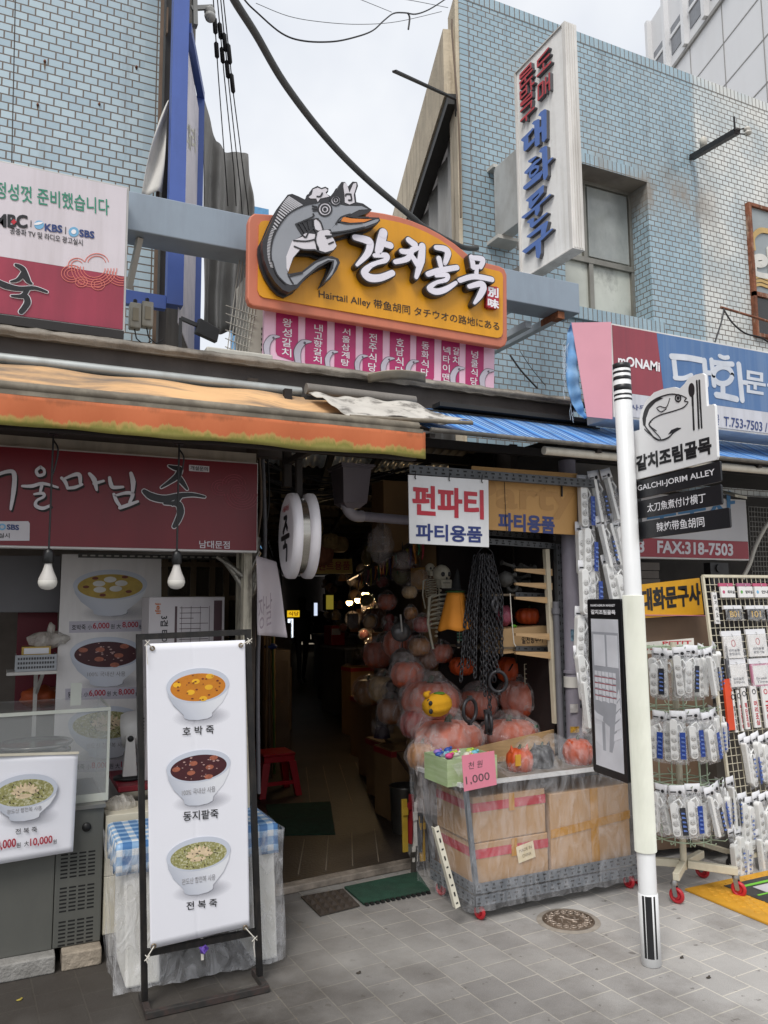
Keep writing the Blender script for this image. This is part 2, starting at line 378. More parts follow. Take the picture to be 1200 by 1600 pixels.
def paver_mat():
    m = bpy.data.materials.new('granite pavers'); m.use_nodes = True; n = m.node_tree; L = n.links.new
    p = n.nodes['Principled BSDF']
    g = n.nodes.new('ShaderNodeNewGeometry'); mp = n.nodes.new('ShaderNodeMapping'); mp.inputs['Rotation'].default_value = (0, 0, RAD(-93)); mp.inputs['Location'].default_value = (.07, .02, 0); L(g.outputs['Position'], mp.inputs[0])
    br = n.nodes.new('ShaderNodeTexBrick'); br.offset = .5; br.inputs['Scale'].default_value = 1
    br.inputs['Brick Width'].default_value = .173; br.inputs['Row Height'].default_value = .175; br.inputs['Mortar Size'].default_value = .0034; br.inputs['Mortar Smooth'].default_value = .2
    br.inputs['Color1'].default_value = (*C('#b3b0ac'), 1); br.inputs['Color2'].default_value = (*C('#a09d9a'), 1); br.inputs['Mortar'].default_value = (*C('#d2ccc0'), 1); L(mp.outputs[0], br.inputs['Vector'])
    def noise_(sc, det=6, rough=.6, scl=None):
        z = n.nodes.new('ShaderNodeTexNoise'); z.inputs['Scale'].default_value = sc; z.inputs['Detail'].default_value = det; z.inputs['Roughness'].default_value = rough; L(g.outputs['Position'], z.inputs['Vector']); return z.outputs['Fac']
    def rng(src, a, b_, c, d):
        r = n.nodes.new('ShaderNodeMapRange'); r.inputs[1].default_value = a; r.inputs[2].default_value = b_; r.inputs[3].default_value = c; r.inputs[4].default_value = d; L(src, r.inputs[0]); return r.outputs[0]
    def mixc(f, a, b_, mode='MIX'):
        x = n.nodes.new('ShaderNodeMix'); x.data_type = 'RGBA'; x.blend_type = mode; L(f, x.inputs[0]); L(a, x.inputs[6]); x.inputs[7].default_value = (*b_, 1); return x.outputs[2]
    out = br.outputs['Color']
    out = mixc(rng(noise_(330, 2, .8), .5, .66, 0, .42), out, C('#d9d6d0'))
    out = mixc(rng(noise_(250, 2, .8), .58, .7, 0, .5), out, C('#4e4b49'))
    out = mixc(rng(noise_(2.2, 8, .7), .48, .72, 0, .5), out, C('#5c554d'))
    sp = n.nodes.new('ShaderNodeSeparateXYZ'); L(g.outputs['Position'], sp.inputs[0])     # paving colour gets darker towards the left, edge broken up by noise
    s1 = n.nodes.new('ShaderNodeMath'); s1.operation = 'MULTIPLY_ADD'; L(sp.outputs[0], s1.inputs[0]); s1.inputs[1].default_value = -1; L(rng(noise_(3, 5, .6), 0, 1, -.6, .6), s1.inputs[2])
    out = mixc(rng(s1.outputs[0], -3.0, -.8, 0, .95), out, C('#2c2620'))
    blot = rng(noise_(16, 3, .5), .67, .7, 0, .55); out = mixc(blot, out, C('#4a443e')); out = mixc(rng(noise_(.9, 3, .5), .52, .7, 0, .22), out, C('#cfccc6'))
    L(out, p.inputs['Base Color']); L(rng(noise_(5), .3, .7, .55, .85), p.inputs['Roughness'])
    ma = n.nodes.new('ShaderNodeMath'); ma.operation = 'MULTIPLY_ADD'; L(br.outputs['Fac'], ma.inputs[0]); ma.inputs[1].default_value = -1; L(rng(noise_(120, 4, .7), 0, 1, 0, .5), ma.inputs[2])
    bp = n.nodes.new('ShaderNodeBump'); bp.inputs['Strength'].default_value = .6; bp.inputs['Distance'].default_value = .004; L(ma.outputs[0], bp.inputs['Height']); L(bp.outputs[0], p.inputs['Normal'])
    return m
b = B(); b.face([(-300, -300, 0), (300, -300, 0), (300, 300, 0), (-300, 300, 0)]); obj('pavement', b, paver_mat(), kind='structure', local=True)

A = V((.335, 1, 0)).normalized(); AN = V((-A.y, A.x, 0))     # the alley runs along A; AN points to its left
def al(x0, y): return x0+.335*(y-4.4)
XL, XR = 1.43, 2.29                                          # alley edges at y = 4.4
def alley(y, side, off=0): return V((al(XL if side < 0 else XR, y)+off, y, 0))
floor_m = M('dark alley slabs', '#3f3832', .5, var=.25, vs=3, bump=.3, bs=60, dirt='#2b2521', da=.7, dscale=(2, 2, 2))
b = B(); p = [(XL-.2, 4.4), (XR+.02, 4.5), (al(XR, 34)+.4, 34), (al(XL, 34)-.5, 34)]
b.hexa([(x, y, .001) for x, y in p]+[(x, y, .03) for x, y in p])
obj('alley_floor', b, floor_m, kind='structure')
b = B()
for k in range(1, 5):      # joints of the long floor slabs
    x = XL+(XR-XL)*k/5; b.bar((x, 4.56, .031), (al(x, 5.2), 5.2, .031), .006, .003)
    if k < 5: b.bar((al(x, 5.9)+.07, 5.9, .031), (al(x, 7.4)+.07, 7.4, .031), .006, .003)
obj('slab_joint', b, M('pale grout', '#857a6c', .8), kind='structure')
b = B(); b.hexa([(x, y, z) for z in (.001, .04) for x, y in ((XL-.25, 4.34), (XR+.05, 4.44), (XR+.05, 4.52), (XL-.25, 4.42))])
obj('threshold_kerb', b, M('worn kerb stone', '#8d8378', .7, var=.3, vs=14, bump=.6, bs=50, dirt='#3c352e', da=.8, dscale=(5, 5, 5)), kind='structure', bevel=.006)

# ================================================================ left building
tileL = tile_mat('pale blue glazed wall tiles', '#a4b8c3', '#b6c8d0', '#6c6259', .087, .0532, dirt='#a59f90', da=.35, dsc=(1.1, 1.1, .8))
tileLs = tile_mat('pale blue stacked corner tiles', '#a4b8c3', '#b6c8d0', '#6c6259', .105, .0532, off=0, dirt='#a59f90', da=.35)
conc = M('weathered concrete', '#8f887e', .85, var=.25, vs=5, bump=.7, bs=30, dirt='#3f3a34', da=.8, dscale=(5, 5, 1.5), dlo=.42)
darkp = M('sooty brown boards', '#4a4441', .8, var=.2, vs=4, bump=.2, dirt='#2c2725', da=.6, dscale=(4, 4, 1))
cream = M('aged cream paint', '#c8c2b4', .6, var=.1, dirt='#6a6258', da=.6, dscale=(4, 4, .8))
Lb = thing('shop_building', 'pale blue tiled building on the left above the porridge shop', 'building', (-3, 5.2, 0))
xc = PY(248, 150, 5.2).x; xs = PY(225, 150, 5.2).x
b = B(); b.box((-7, 5.2, 2.905), (xs, 5.45, 9)); obj('tiled_wall', b, tileL, Lb)
b = B(); b.box((xs, 5.2, 2.905), (xc, 5.45, 9)); obj('corner_tile_strip', b, tileLs, Lb)
b = B(); q0 = V((xc, 5.46, 0)); q1 = q0+A*2.3
b.hexa([(-7, 5.452, 2.905), (xc, 5.452, 2.905), (q1.x, q1.y, 2.905), (-7, q1.y, 2.905), (-7, 5.452, 8.99), (xc, 5.452, 8.99), (q1.x, q1.y, 8.99), (-7, q1.y, 8.99)])
obj('side_wall', b, M('dark stained render', '#5b544c', .85, var=.25, vs=3, bump=.4, dirt='#2f2a26', da=.6, dscale=(3, 3, .8)), Lb)
b = B()
def ledge(u, v): return V((-7+u*10.4, 3.99-.012*noise.noise(V((u*90, 0, 0)))-(.018 if .3 < v < .7 else 0), 2.905-.05*v+.010*noise.noise(V((u*140, 3, v*3)))))
b.grid(ledge, 260, 6); b.box((-7, 4.0, 2.86), (1.45, 5.19, 2.9)); b.box((1.45, 4.0, 2.86), (3.4, 4.75, 2.9)); obj('canopy_ledge', b, conc, Lb)
b = B(); b.box((-7, 4.03, 2.38), (1.34, 4.12, 2.858)); b.box((1.34, 4.03, 2.62), (3.3, 4.1, 2.858)); obj('fascia_board', b, darkp, Lb)
b = B(); b.box((-7, 4.12, 2.55), (1.25, 7.9, 2.6)); obj('shop_ceiling', b, cream, Lb)
b = B(); b.box((-7, 7.5, 0.001), (2.13, 7.6, 2.79)); obj('shop_back_wall', b, M('dim shop wall', '#8a8078', .8, var=.15), Lb)
b = B(); q0 = V((1.11, 4.0, 0)); q1 = V((1.11+.29*9, 13.0, 0))
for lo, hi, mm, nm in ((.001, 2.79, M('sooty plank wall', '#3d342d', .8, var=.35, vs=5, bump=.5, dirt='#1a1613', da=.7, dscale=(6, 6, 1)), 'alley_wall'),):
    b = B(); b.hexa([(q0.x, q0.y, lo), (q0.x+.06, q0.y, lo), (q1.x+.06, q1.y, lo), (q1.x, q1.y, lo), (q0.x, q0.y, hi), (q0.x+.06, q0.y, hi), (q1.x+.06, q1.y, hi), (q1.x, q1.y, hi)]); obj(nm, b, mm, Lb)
b = B(); b.box((1.085, 3.93, 0.001), (1.128, 3.985, 2.3)); obj('door_post', b, M('flaking cream door post', '#b9b2a0', .6, var=.15, dirt='#4d443b', da=.9, dscale=(12, 12, 2.5), dlo=.5, dhi=.65), Lb)
b = B(); b.box((-7, 3.955, 2.30), (1.15, 4.03, 2.375)); obj('lintel_strip', b, M('cream lintel', '#bdb6a8', .6, dirt='#5a5148', da=.6), Lb)

# ================================================================ right building
xk = PY(721, 200, 5.4).x; xk2 = PY(735, 200, 5.4).x; ztop = 6.9
w1r = PY(1016, 390, 5.4).x; w1t = PY(1008, 284, 5.4).z; w1b = PY(1008, 498, 5.4).z; w1l = w1r-1.02
w2l = PY(1170, 420, 5.4).x; w2t = PY(1163, 318, 5.4).z; w2b = PY(1178, 527, 5.4).z; w2r = w2l+1.3
xwhite = PY(1085, 200, 5.4).x
tileR = tile_mat('blue glazed wall tiles', '#9cb3be', '#8ea6b2', '#6d635b', .087, .0532, dirt='#98938a', da=.5, white=xwhite)
tileRs = tile_mat('blue stacked corner tiles', '#9cb3be', '#8ea6b2', '#6d635b', .105, .0532, off=0, dirt='#98938a', da=.4)
tileS = tile_mat('blue soldier course tiles', '#9cb3be', '#8ea6b2', '#6d635b', .0532, .2, off=0, dirt='#98938a', da=.4, white=xwhite)
Rb = thing('stationery_building', 'blue tiled building on the right with two windows above the stationery shop', 'building', (6, 5.4, 0))
b = B()
zt = ztop-.105; zb = 2.6
for x0, x1, z0, z1 in ((xk2, w1l, zb, zt), (w1l, w1r, zb, w1b), (w1l, w1r, w1t, zt), (w1r, w2l, zb, zt), (w2l, w2r, zb, w2b), (w2l, w2r, w2t, zt), (w2r, 16, zb, zt)):
    b.box((x0, 5.4, z0), (x1, 5.67, z1))
obj('tiled_wall', b, tileR, Rb)
b = B(); b.box((xk, 5.4, zb), (xk2, 5.412, ztop-.105)); obj('corner_tile_strip', b, tileRs, Rb)
b = B(); b.box((xk, 5.397, ztop-.105), (xk2, 5.412, ztop)); b.box((xk2, 5.397, ztop-.105), (16, 5.67, ztop)); b.box((w1l-.1, 5.397, w1t+.002), (w1r, 5.42, w1t+.11)); obj('soldier_course', b, tileS, Rb)
b = B(); b.box((w1l-.04, 5.36, w1b-.13), (w1r+.1, 5.397, w1b-.02)); obj('sill_course', b, tileS, Rb)
def window(parent, x0, x1, z0, z1, Y, fm, gm, mull, panes=None):
    fr = B(); t = .035
    fr.box((x0, Y, z0), (x1, Y+.05, z0+t)); fr.box((x0, Y, z1-t), (x1, Y+.05, z1)); fr.box((x0, Y, z0+t), (x0+t, Y+.05, z1-t)); fr.box((x1-t, Y, z0+t), (x1, Y+.05, z1-t))
    for a in mull: fr.bar(*a)
    f = obj('window', fr, fm, parent); k = B(); k.box((x0+t, Y+.03, z0+t), (x1-t, Y+.036, z1-t)); obj('pane', k, gm, f); return f
alu = M('dull window aluminium', '#8d8a82', .45, .6, dirt='#55504a', da=.5)
zm = w1b+(w1t-w1b)*.42; xm = w1l+(w1r-w1l)*.42; gw = M('papered window glass', '#b3b5ac', .12, var=.2, vs=2.2, dirt='#6f716c', da=.65, dscale=(1.6, 1.6, 1.2), dlo=.46, dhi=.56)
f = window(Rb, w1l, w1r, w1b, w1t, 5.62, alu, gw, [((w1l, 5.64, zm), (w1r, 5.64, zm), .05, .05), ((xm, 5.641, zm), (xm, 5.641, w1t), .04, .04), ((xm+.06, 5.641, w1b), (xm+.06, 5.641, zm), .05, .04)])
b = B(); b.box((xm+.05, 5.63, zm+.05), (w1r-.05, 5.646, w1t-.05)); obj('pane', b, M('grey dusty pane', '#868a88', .15, var=.25, vs=3, dirt='#b9bbb4', da=.5, dscale=(3, 3, 1.4)), f)
rust = M('rusted window steel', '#7a4a33', .8, var=.4, vs=12, bump=.6, dirt='#c9b9a2', da=.7, dscale=(9, 9, 2), dlo=.55, dhi=.7)
zm2 = PY(1180, 462, 5.4).z
f = window(Rb, w2l, w2r, w2b, w2t, 5.35, rust, M('dusty shop glass', '#8f9698', .1, var=.15, vs=2), [((w2l, 5.37, zm2), (w2r, 5.37, zm2), .04, .045)])
b = B(); b.box((w2l+.04, 5.37, w2b+.04), (w2r-.04, 5.378, zm2-.03)); obj('pane', b, M('dark room glass', '#2c2b2a', .1), f)
F2 = FY(5.378); g2 = B()
stroke(g2, F2, [(1178, 390), (1176, 372), (1186, 361), (1200, 362), (1210, 364)], [3, 6, 5], .001, .012)
for k in range(3): stroke(g2, F2, [(1180, 434+k*6), (1188, 433+k*6), (1200, 437+k*6), (1212, 436+k*6)], 3, .001, .01)
obj('gilt_ornament', g2, M('faded gilt lettering', '#b99a60', .5, var=.2), f)
g2 = B(); q = ell(1186, 408, 9, 6, 18); stroke(g2, F2, q+q[:1], 7, .001, .012, n=1); stroke(g2, F2, [(1178, 418), (1179, 427), (1190, 431), (1212, 434)], 6, .001, .012); stroke(g2, F2, [(1200, 390), (1203, 425)], 6, .001, .012)
obj('lettering', g2, M('dirty white lettering', '#c9c7c0', .5), f)
# side of the right building along the alley
side = M('yellowed stained render', '#c4b7a0', .85, var=.15, vs=4, bump=.5, dirt='#6e5a45', da=.75, dscale=(9, 9, .9), dlo=.52, dhi=.68)
c0 = V((xk, 5.4, 0))
def slab(o, l0, l1, t0, t1, z0, z1, bb):
    P = [o+A*l0+AN*t1, o+A*l0+AN*t0, o+A*l1+AN*t0, o+A*l1+AN*t1]
    return bb.hexa([(p.x, p.y, z0) for p in P]+[(p.x, p.y, z1) for p in P])
b = B(); slab(c0, .012, .3, -.002, 0.035, 2.6, ztop-.06, b); obj('corner_pier', b, side, Rb)
yp = 5.5
while yp < 7 and (PY(692, 45, yp)-c0).dot(AN) > .13: yp += .02
pa = PY(692, 45, yp); pb = PY(692, 150, yp); off = (pa-c0).dot(AN); l0 = (pa-c0).dot(A)
b = B(); slab(c0, l0, 14, -.02, off, pb.z, pa.z, b); obj('side_parapet', b, side, Rb)
b = B(); slab(c0, l0-.05, 14, -.02, off-.02, pb.z-.1, pb.z-.005, b); obj('gutter_edge', b, M('black gutter', '#23211f', .6), Rb)
b = B()
def curt(u, v):
    p = c0+A*(.45+u*12)+AN*(off-.16+.02*math.sin(u*150)); return V((p.x, p.y, 2.6+v*(pb.z-2.7)))
b.grid(curt, 160, 1); obj('side_curtain', b, M('grey curtained glazing', '#85827c', .5, var=.2, vs=3, dirt='#4a4640', da=.5, dscale=(8, 8, .6)), Rb, solid=.01)
b = B(); slab(c0, .3, 14, -.5, -.3, 2.6, ztop-.2, b); obj('side_wall', b, darkp, Rb)
b = B(); b.box((xk+.05, 5.05, 2.72), (16, 5.397, 2.8)); obj('canopy_ledge', b, conc, Rb)

# shop behind the racks on the right: dark interior with closed shutter
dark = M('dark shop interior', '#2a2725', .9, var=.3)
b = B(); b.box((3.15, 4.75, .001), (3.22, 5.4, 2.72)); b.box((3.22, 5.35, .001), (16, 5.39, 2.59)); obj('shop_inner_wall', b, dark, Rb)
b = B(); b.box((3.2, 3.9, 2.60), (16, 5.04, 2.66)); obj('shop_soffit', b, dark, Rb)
b = B()
for k in range(26): b.box((3.28, 5.28-(k % 2)*.012, .06+k*.072), (5.2, 5.30, .06+k*.072+.066))
obj('roller_shutter', b, M('brown grey shutter slats', '#5a524c', .5, .3, var=.2), Rb)

# ---------------------------------------------------------------- far tower, top right
FT = Fr(PY(1010, 100, 34), -A)
tw = thing('office_tower', 'white panelled office tower rising behind the blue tiled building', 'building', PY(1100, 300, 30))
wp = M('white cladding panels', '#d7d7d8', .35, var=.03, vs=.2, dirt='#b5b2ae', da=.3, dscale=(.3, .3, .05)); seam = M('panel seam', '#8b8986', .6); wdk = M('tower window glass', '#6d7076', .1)
def fl(px): return [FT.px(*q) for q in px]
s0 = FT.px(1014, 90)[0]; s1 = s0+26; tb = FT.px(1014, 400)[1]; tt = FT.px(1200, -260)[1]
b = B(); b.prism(FT, [(s0, tb), (s1, tb), (s1, tt), (s0, tt)], -14, 0); obj('tower_wall', b, wp, tw)
zl = [FT.px(1058, 100)[1]]; bandz = FT.px(1060, 98)[1]
b = B(); step = (FT.px(1120, 60)[1]-FT.px(1120, 96)[1])
for k in range(-4, 12): b.prism(FT, [(s0, bandz-k*2.2-.03), (s1, bandz-k*2.2-.03), (s1, bandz-k*2.2+.03), (s0, bandz-k*2.2+.03)], 0, .02) if k >= 0 else None
for k in range(9): b.prism(FT, [(s0+1.5+k*3.2, tb), (s0+1.54+k*3.2, tb), (s0+1.54+k*3.2, bandz), (s0+1.5+k*3.2, bandz)], 0, .025)
b.prism(FT, [(s0, bandz-.05), (s1, bandz-.05), (s1, bandz+.15), (s0, bandz+.15)], 0, .12)
obj('panel_seam', b, seam, tw)
for k in range(9):
    x = s0+.7+k*2.1
    b = B(); b.prism(FT, [(x, bandz+.9), (x+1.2, bandz+.9), (x+1.2, bandz+2.6), (x, bandz+2.6)], 0, .04); f = obj('window', b, wdk, tw)
    b = B(); b.prism(FT, [(x-.08, bandz+1.9), (x+1.28, bandz+1.9), (x+1.28, bandz+2.1), (x-.08, bandz+2.1)], .04, .1); obj('frame', b, wp, f)
b = B()
for k in range(12): x = s0+.2+k*2.1; b.prism(FT, [(x, bandz+.2), (x+.3, bandz+.2), (x+.3, tt), (x, tt)], 0, .3)
obj('pilaster', b, wp, tw)
# blue block far down the alley
p = PY(410, 345, 36); b = B(); b.box((p.x-.5, 36, 2), (p.x+.32, 40, PY(410, 325, 36).z)); k = obj('far_building', b, M('blue painted block', '#5d93bd', .6), label='small blue block seen far off beside the arched sign', cat='building')

# ---------------------------------------------------------------- alley roof and the shut-in depth
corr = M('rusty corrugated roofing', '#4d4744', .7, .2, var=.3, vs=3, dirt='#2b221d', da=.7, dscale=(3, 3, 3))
roof = thing('alley_roof', 'low corrugated roof covering the dark alley', 'roof', (2, 5, 2.7))
b = B()
def cr(u, v):
    y = 4.76+u*22; p = V((al(XL-.5+v*2.2, y), y, 2.74+.012*math.sin(u*22*2*math.pi/.11))); return p
def cr1(u, v): y = 4.76+u*.55; return V((al(XL-.5+v*2.2, y), y, 2.72+.012*math.sin(v*2.2*2*math.pi/.07)))
def cr2(u, v): y = 6.0+u*26; return V((al(XL-.5+v*2.2, y), y, 2.70+.012*math.sin(v*2.2*2*math.pi/.07)))
b.grid(cr1, 2, 150); b.grid(cr2, 4, 150); obj('sheet', b, corr, roof, solid=.004)
b = B()
def cr3(u, v): y = 5.29+u*.73; return V((al(XL-.5+v*2.2, y), y, 2.70+.012*math.sin(v*2.2*2*math.pi/.07)))
b.grid(cr3, 2, 150); obj('clear_sheet', b, M('clear corrugated plastic', '#cfd2d0', .3, alpha=.93, trans=0), roof, solid=.003)
b = B()
for k in range(14): y = 5.0+k*.9; b.bar((al(XL, y)-.3, y, 2.64), (al(XR, y)+.6, y, 2.64), .05, .06)
for k in range(3): b.bar((al(XL, 4.8)+.35*k, 4.8, 2.6), (al(XL, 16)+.35*k, 16, 2.6), .04, .05)
obj('rafter', b, M('black rafters', '#26221f', .8), roof)
b = B(); q0 = V((3.05, 4.4, 0)); q1 = V((al(3.05, 30), 30, 0))
b.hexa([(q0.x, q0.y, .001), (q0.x+.06, q0.y, .001), (q1.x+.06, q1.y, .001), (q1.x, q1.y, .001), (q0.x, q0.y, 2.66), (q0.x+.06, q0.y, 2.66), (q1.x+.06, q1.y, 2.66), (q1.x, q1.y, 2.66)])
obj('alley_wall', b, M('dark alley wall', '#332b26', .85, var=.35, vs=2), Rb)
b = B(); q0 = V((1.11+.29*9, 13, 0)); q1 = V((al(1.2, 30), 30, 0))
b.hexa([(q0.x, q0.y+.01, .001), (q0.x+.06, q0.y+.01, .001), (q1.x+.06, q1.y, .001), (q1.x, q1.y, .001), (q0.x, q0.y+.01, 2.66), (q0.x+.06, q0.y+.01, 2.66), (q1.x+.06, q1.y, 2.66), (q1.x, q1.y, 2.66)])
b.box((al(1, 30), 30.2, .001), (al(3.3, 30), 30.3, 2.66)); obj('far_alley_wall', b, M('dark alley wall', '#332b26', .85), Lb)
# ================================================================ upper signs
lilac = M('weathered lilac white panel', '#cdc6cc', .45, var=.03, dirt='#8f8580', da=.35, dscale=(9, 9, .7), dlo=.5, dhi=.8)
crim = M('faded crimson vinyl', '#983348', .45, var=.06, dirt='#5e2430', da=.4, dscale=(7, 7, .8))
ink = M('black sign ink', '#17161a', .4, var=.1)
white_p = M('white sign paint', '#e4e3e6', .4, var=.03)
navy = M('navy sign ink', '#23386e', .4, var=.08)
S1 = thing('wall_sign', 'pale and crimson porridge shop sign box standing on the ledge at far left', 'sign', (0, 4.2, 3.0))
F = FY(4.15)
xl, zb_ = -1.4, F.px(193, 519)[1]; xr, zt_ = F.px(202, 292); zm_ = F.px(100, 417)[1]
b = B(); b.box((xl, 4.152, zb_), (xr, 4.29, zt_)); obj('sign_box', b, M('aluminium sign edge', '#b7b4b0', .4, .5), S1, bevel=.004)
b = B(); b.prism(F, [(xl, zm_), (xr-.012, zm_), (xr-.012, zt_-.012), (xl, zt_-.012)], -.001, .003); obj('upper_panel', b, lilac, S1)
b = B(); b.prism(F, [(xl, zb_+.012), (xr-.012, zb_+.012), (xr-.012, zm_-.001), (xl, zm_-.001)], -.001, .003); obj('lower_panel', b, crim, S1)
b = B(); text(b, F, '정성껏 준비했습니다', (-8, 309.5), (170.5, 337.5), (-8, 283), d=.006, bold=.012); obj('lettering', b, M('sea green lettering', '#2f8168', .5), S1)
b = B(); text(b, F, 'MBC', (-8, 355), (42.5, 357), (-8, 335), d=.006, bold=.05); text(b, F, '공중파 TV 및 라디오 광고실시', (15.5, 366), (129, 385), (15.5, 355.5), d=.006, bold=.012); b.prism(F, [(F.px(48, 345)[0], F.px(48, 355)[1]), (F.px(48, 345)[0]+.003, F.px(48, 355)[1]), (F.px(48, 345)[0]+.003, F.px(48, 345)[1]), (F.px(48, 345)[0], F.px(48, 345)[1])], .003, .006); b.prism(F, [(F.px(102, 355)[0], F.px(102, 366)[1]), (F.px(102, 355)[0]+.003, F.px(102, 366)[1]), (F.px(102, 355)[0]+.003, F.px(102, 355)[1]), (F.px(102, 355)[0], F.px(102, 355)[1])], .003, .006); obj('lettering', b, ink, S1)
b = B(); text(b, F, 'KBS', (70, 361.5), (97, 364.5), (70, 350), d=.006, bold=.04); text(b, F, 'SBS', (124, 370), (147, 373.5), (124, 359), d=.006, bold=.045); obj('lettering', b, navy, S1)
b = B(); b.prism(F, [F.px(*p) for p in ell(21.5, 347.5, 4.5, 4.5, 4)], .003, .0075); obj('red_square_mark', b, M('signal red print', '#b5222f', .4), S1)
b = B(); b.prism(F, [F.px(*p) for p in ell(61, 352, 7.6, 6.6)], .003, .006); b.prism(F, [F.px(*p) for p in ell(115, 363, 8, 7.6)], .003, .006); obj('round_emblem', b, M('pale blue print', '#6fa6c9', .4), S1)
b = B(); b.prism(F, [F.px(*p) for p in ell(60, 350, 7, 2.0, tilt=-12)], .003, .0075); b.prism(F, [F.px(*p) for p in ell(115, 363, 3.8, 3.6)], .003, .0075); obj('emblem_light', b, white_p, S1)
def juk(F, pts, par, sc, nm, d=0.004, wt=1.0):
    """the brush written syllable with a pale outline"""
    o_ = B(); k_ = B()
    for p, ws in pts:
        stroke(o_, F, p, [x*wt+sc for x in ws], d, d+.002); stroke(k_, F, p, [x*wt for x in ws], d+.003, d+.006)
    obj('brush_outline', o_, white_p, par); obj(nm, k_, ink, par)
juk1 = [([(25, 415), (36, 422), (47, 443)], [5, 9, 4]), ([(37, 428), (28, 438), (17, 441)], [9, 6, 3]), ([(37, 432), (43, 440), (49, 444)], [6, 6, 4]),
        ([(-12, 437), (8, 447), (30, 452), (54, 451), (73, 457)], [8, 11, 8, 6, 4]), ([(42, 453), (39, 459), (33, 463)], [9, 7, 4]),
        ([(18, 463), (30, 464), (40, 464), (43, 473), (38, 482), (33, 488)], [3, 6, 9, 10, 9, 8])]
juk(F, juk1, S1, 2.6, 'brush_lettering')
b = B()
for cx, cy, r0, n, a0, a1 in ((147, 420, 17, 5, 0, 190), (112, 428, 7, 3, 60, 330), (120, 415, 9, 2, 150, 330), (151, 412, 14, 2, 190, 350), (190, 427, 10, 4, 60, 190), (127, 441, 5, 2, 0, 359), (153, 445, 6, 2, 0, 359)):
    for k in range(n): q = ell(cx, cy, r0+k*4.6, (r0+k*4.6)*.82, 22, 0, a0, a1); q = [p for p in q if p[0] < 194]; (stroke(b, F, q, [1.1, 1.1], .003, .005, n=1) if len(q) > 1 else None)
obj('cloud_pattern', b, M('salmon line print', '#cf7468', .5), S1)
b = B(); b.box((-2, 4.11, zb_-.05), (xr-.01, 4.28, zb_-.006)); b.box((-2, 4.14, 2.91), (xr-.06, 4.2, zb_-.05)); obj('base_rail', b, M('black steel rail', '#2b2827', .6, .3), S1)

# grey box beam that carries the arched sign
F = FY(4.3)
beamm = M('blue grey painted steel', '#8b97a3', .45, .1, var=.04, dirt='#6b7077', da=.4, dscale=(5, 5, 1))
bm_ = thing('sign_beam', 'long blue grey steel box beam spanning the alley mouth behind the arched sign', 'beam', (2, 4.4, 3.6))
zt_, zb_ = 3.852, 3.63; x0, x1 = F.px(203.5, 320)[0], F.px(906, 470)[0]
b = B(); b.box((x0-.05, 4.302, zb_), (x1, 4.5, zt_)); obj('box_beam', b, beamm, bm_, bevel=.006)
b = B()
xt = F.px(880, 497)[0]
b.bar((xt, 4.4, zb_-.03), (xt, 5.4, zb_-.03), .05, .05); b.bar((xt-.15, 4.5, zb_+.14), (xt-.15, 5.4, zb_+.14), .05, .05)
b.bar((xt-.15, 5.0, zb_+.12), (xt-.15, 5.0, zb_-.2), .05, .04); b.bar((xt-.15, 4.5, zb_-.06), (xt-.15, 5.4, zb_-.06), .05, .05); b.bar((xt-.15, 5.38, zb_-.05), (xt, 5.38, zb_-.05), .05, .04)
obj('truss_bracket', b, M('pale truss paint', '#a9b2b8', .5), bm_)
b = B(); b.bar((xt, 4.32, zb_-.028), (xt, 4.52, zb_-.028), .056, .05); obj('rust_patch', b, M('rust on bracket', '#7b4c31', .9, var=.4, vs=30), bm_)
b = B(); p = F.P(222, 362); q = F.P(203, 430); b.bar((p.x, 4.38, p.z), (q.x+.02, 4.5, q.z), .03, .03); obj('left_strut', b, M('pale grey strut', '#a9a69e', .6), bm_)

# arched sign
AS = thing('alley_sign', 'large arched yellow sign with orange border and a grey fish at its left end', 'sign', (2, 4.2, 3.2))
F = FY(4.1)
def z5(p): return (380+p[0]/2.727, 260+p[1]/2.727)
outer = [(18, 560), (22, 235), (30, 212), (48, 199), (130, 205), (250, 180), (380, 176), (480, 184), (540, 190), (600, 199), (660, 212), (720, 231), (780, 256), (840, 288), (900, 327), (950, 368), (975, 388), (1010, 404), (1092, 424), (1114, 436), (1124, 462), (1126, 742), (1118, 762), (1100, 772), (44, 594), (26, 584)]
inner = [(60, 530), (66, 252), (74, 238), (90, 233), (150, 240), (300, 214), (450, 213), (520, 217), (600, 228), (660, 240), (720, 258), (780, 284), (830, 311), (880, 346), (930, 392), (958, 412), (1000, 428), (1088, 449), (1100, 458), (1104, 474), (1103, 712), (1096, 728), (1080, 732), (84, 560), (68, 550)]
b = B(); b.prism(F, [F.px(*z5(p)) for p in outer], -.05, 0); obj('border_board', b, M('coral orange border', '#bf6f55', .5, var=.05, dirt='#8a5547', da=.3, dscale=(9, 9, .8)), AS, bevel=.008)
b = B(); b.prism(F, [F.px(*z5(p)) for p in inner], .001, .008); obj('yellow_panel', b, M('amber yellow panel', '#d9960f', .42, var=.05, vs=2, dirt='#a8741b', da=.4, dscale=(8, 8, .6)), AS)
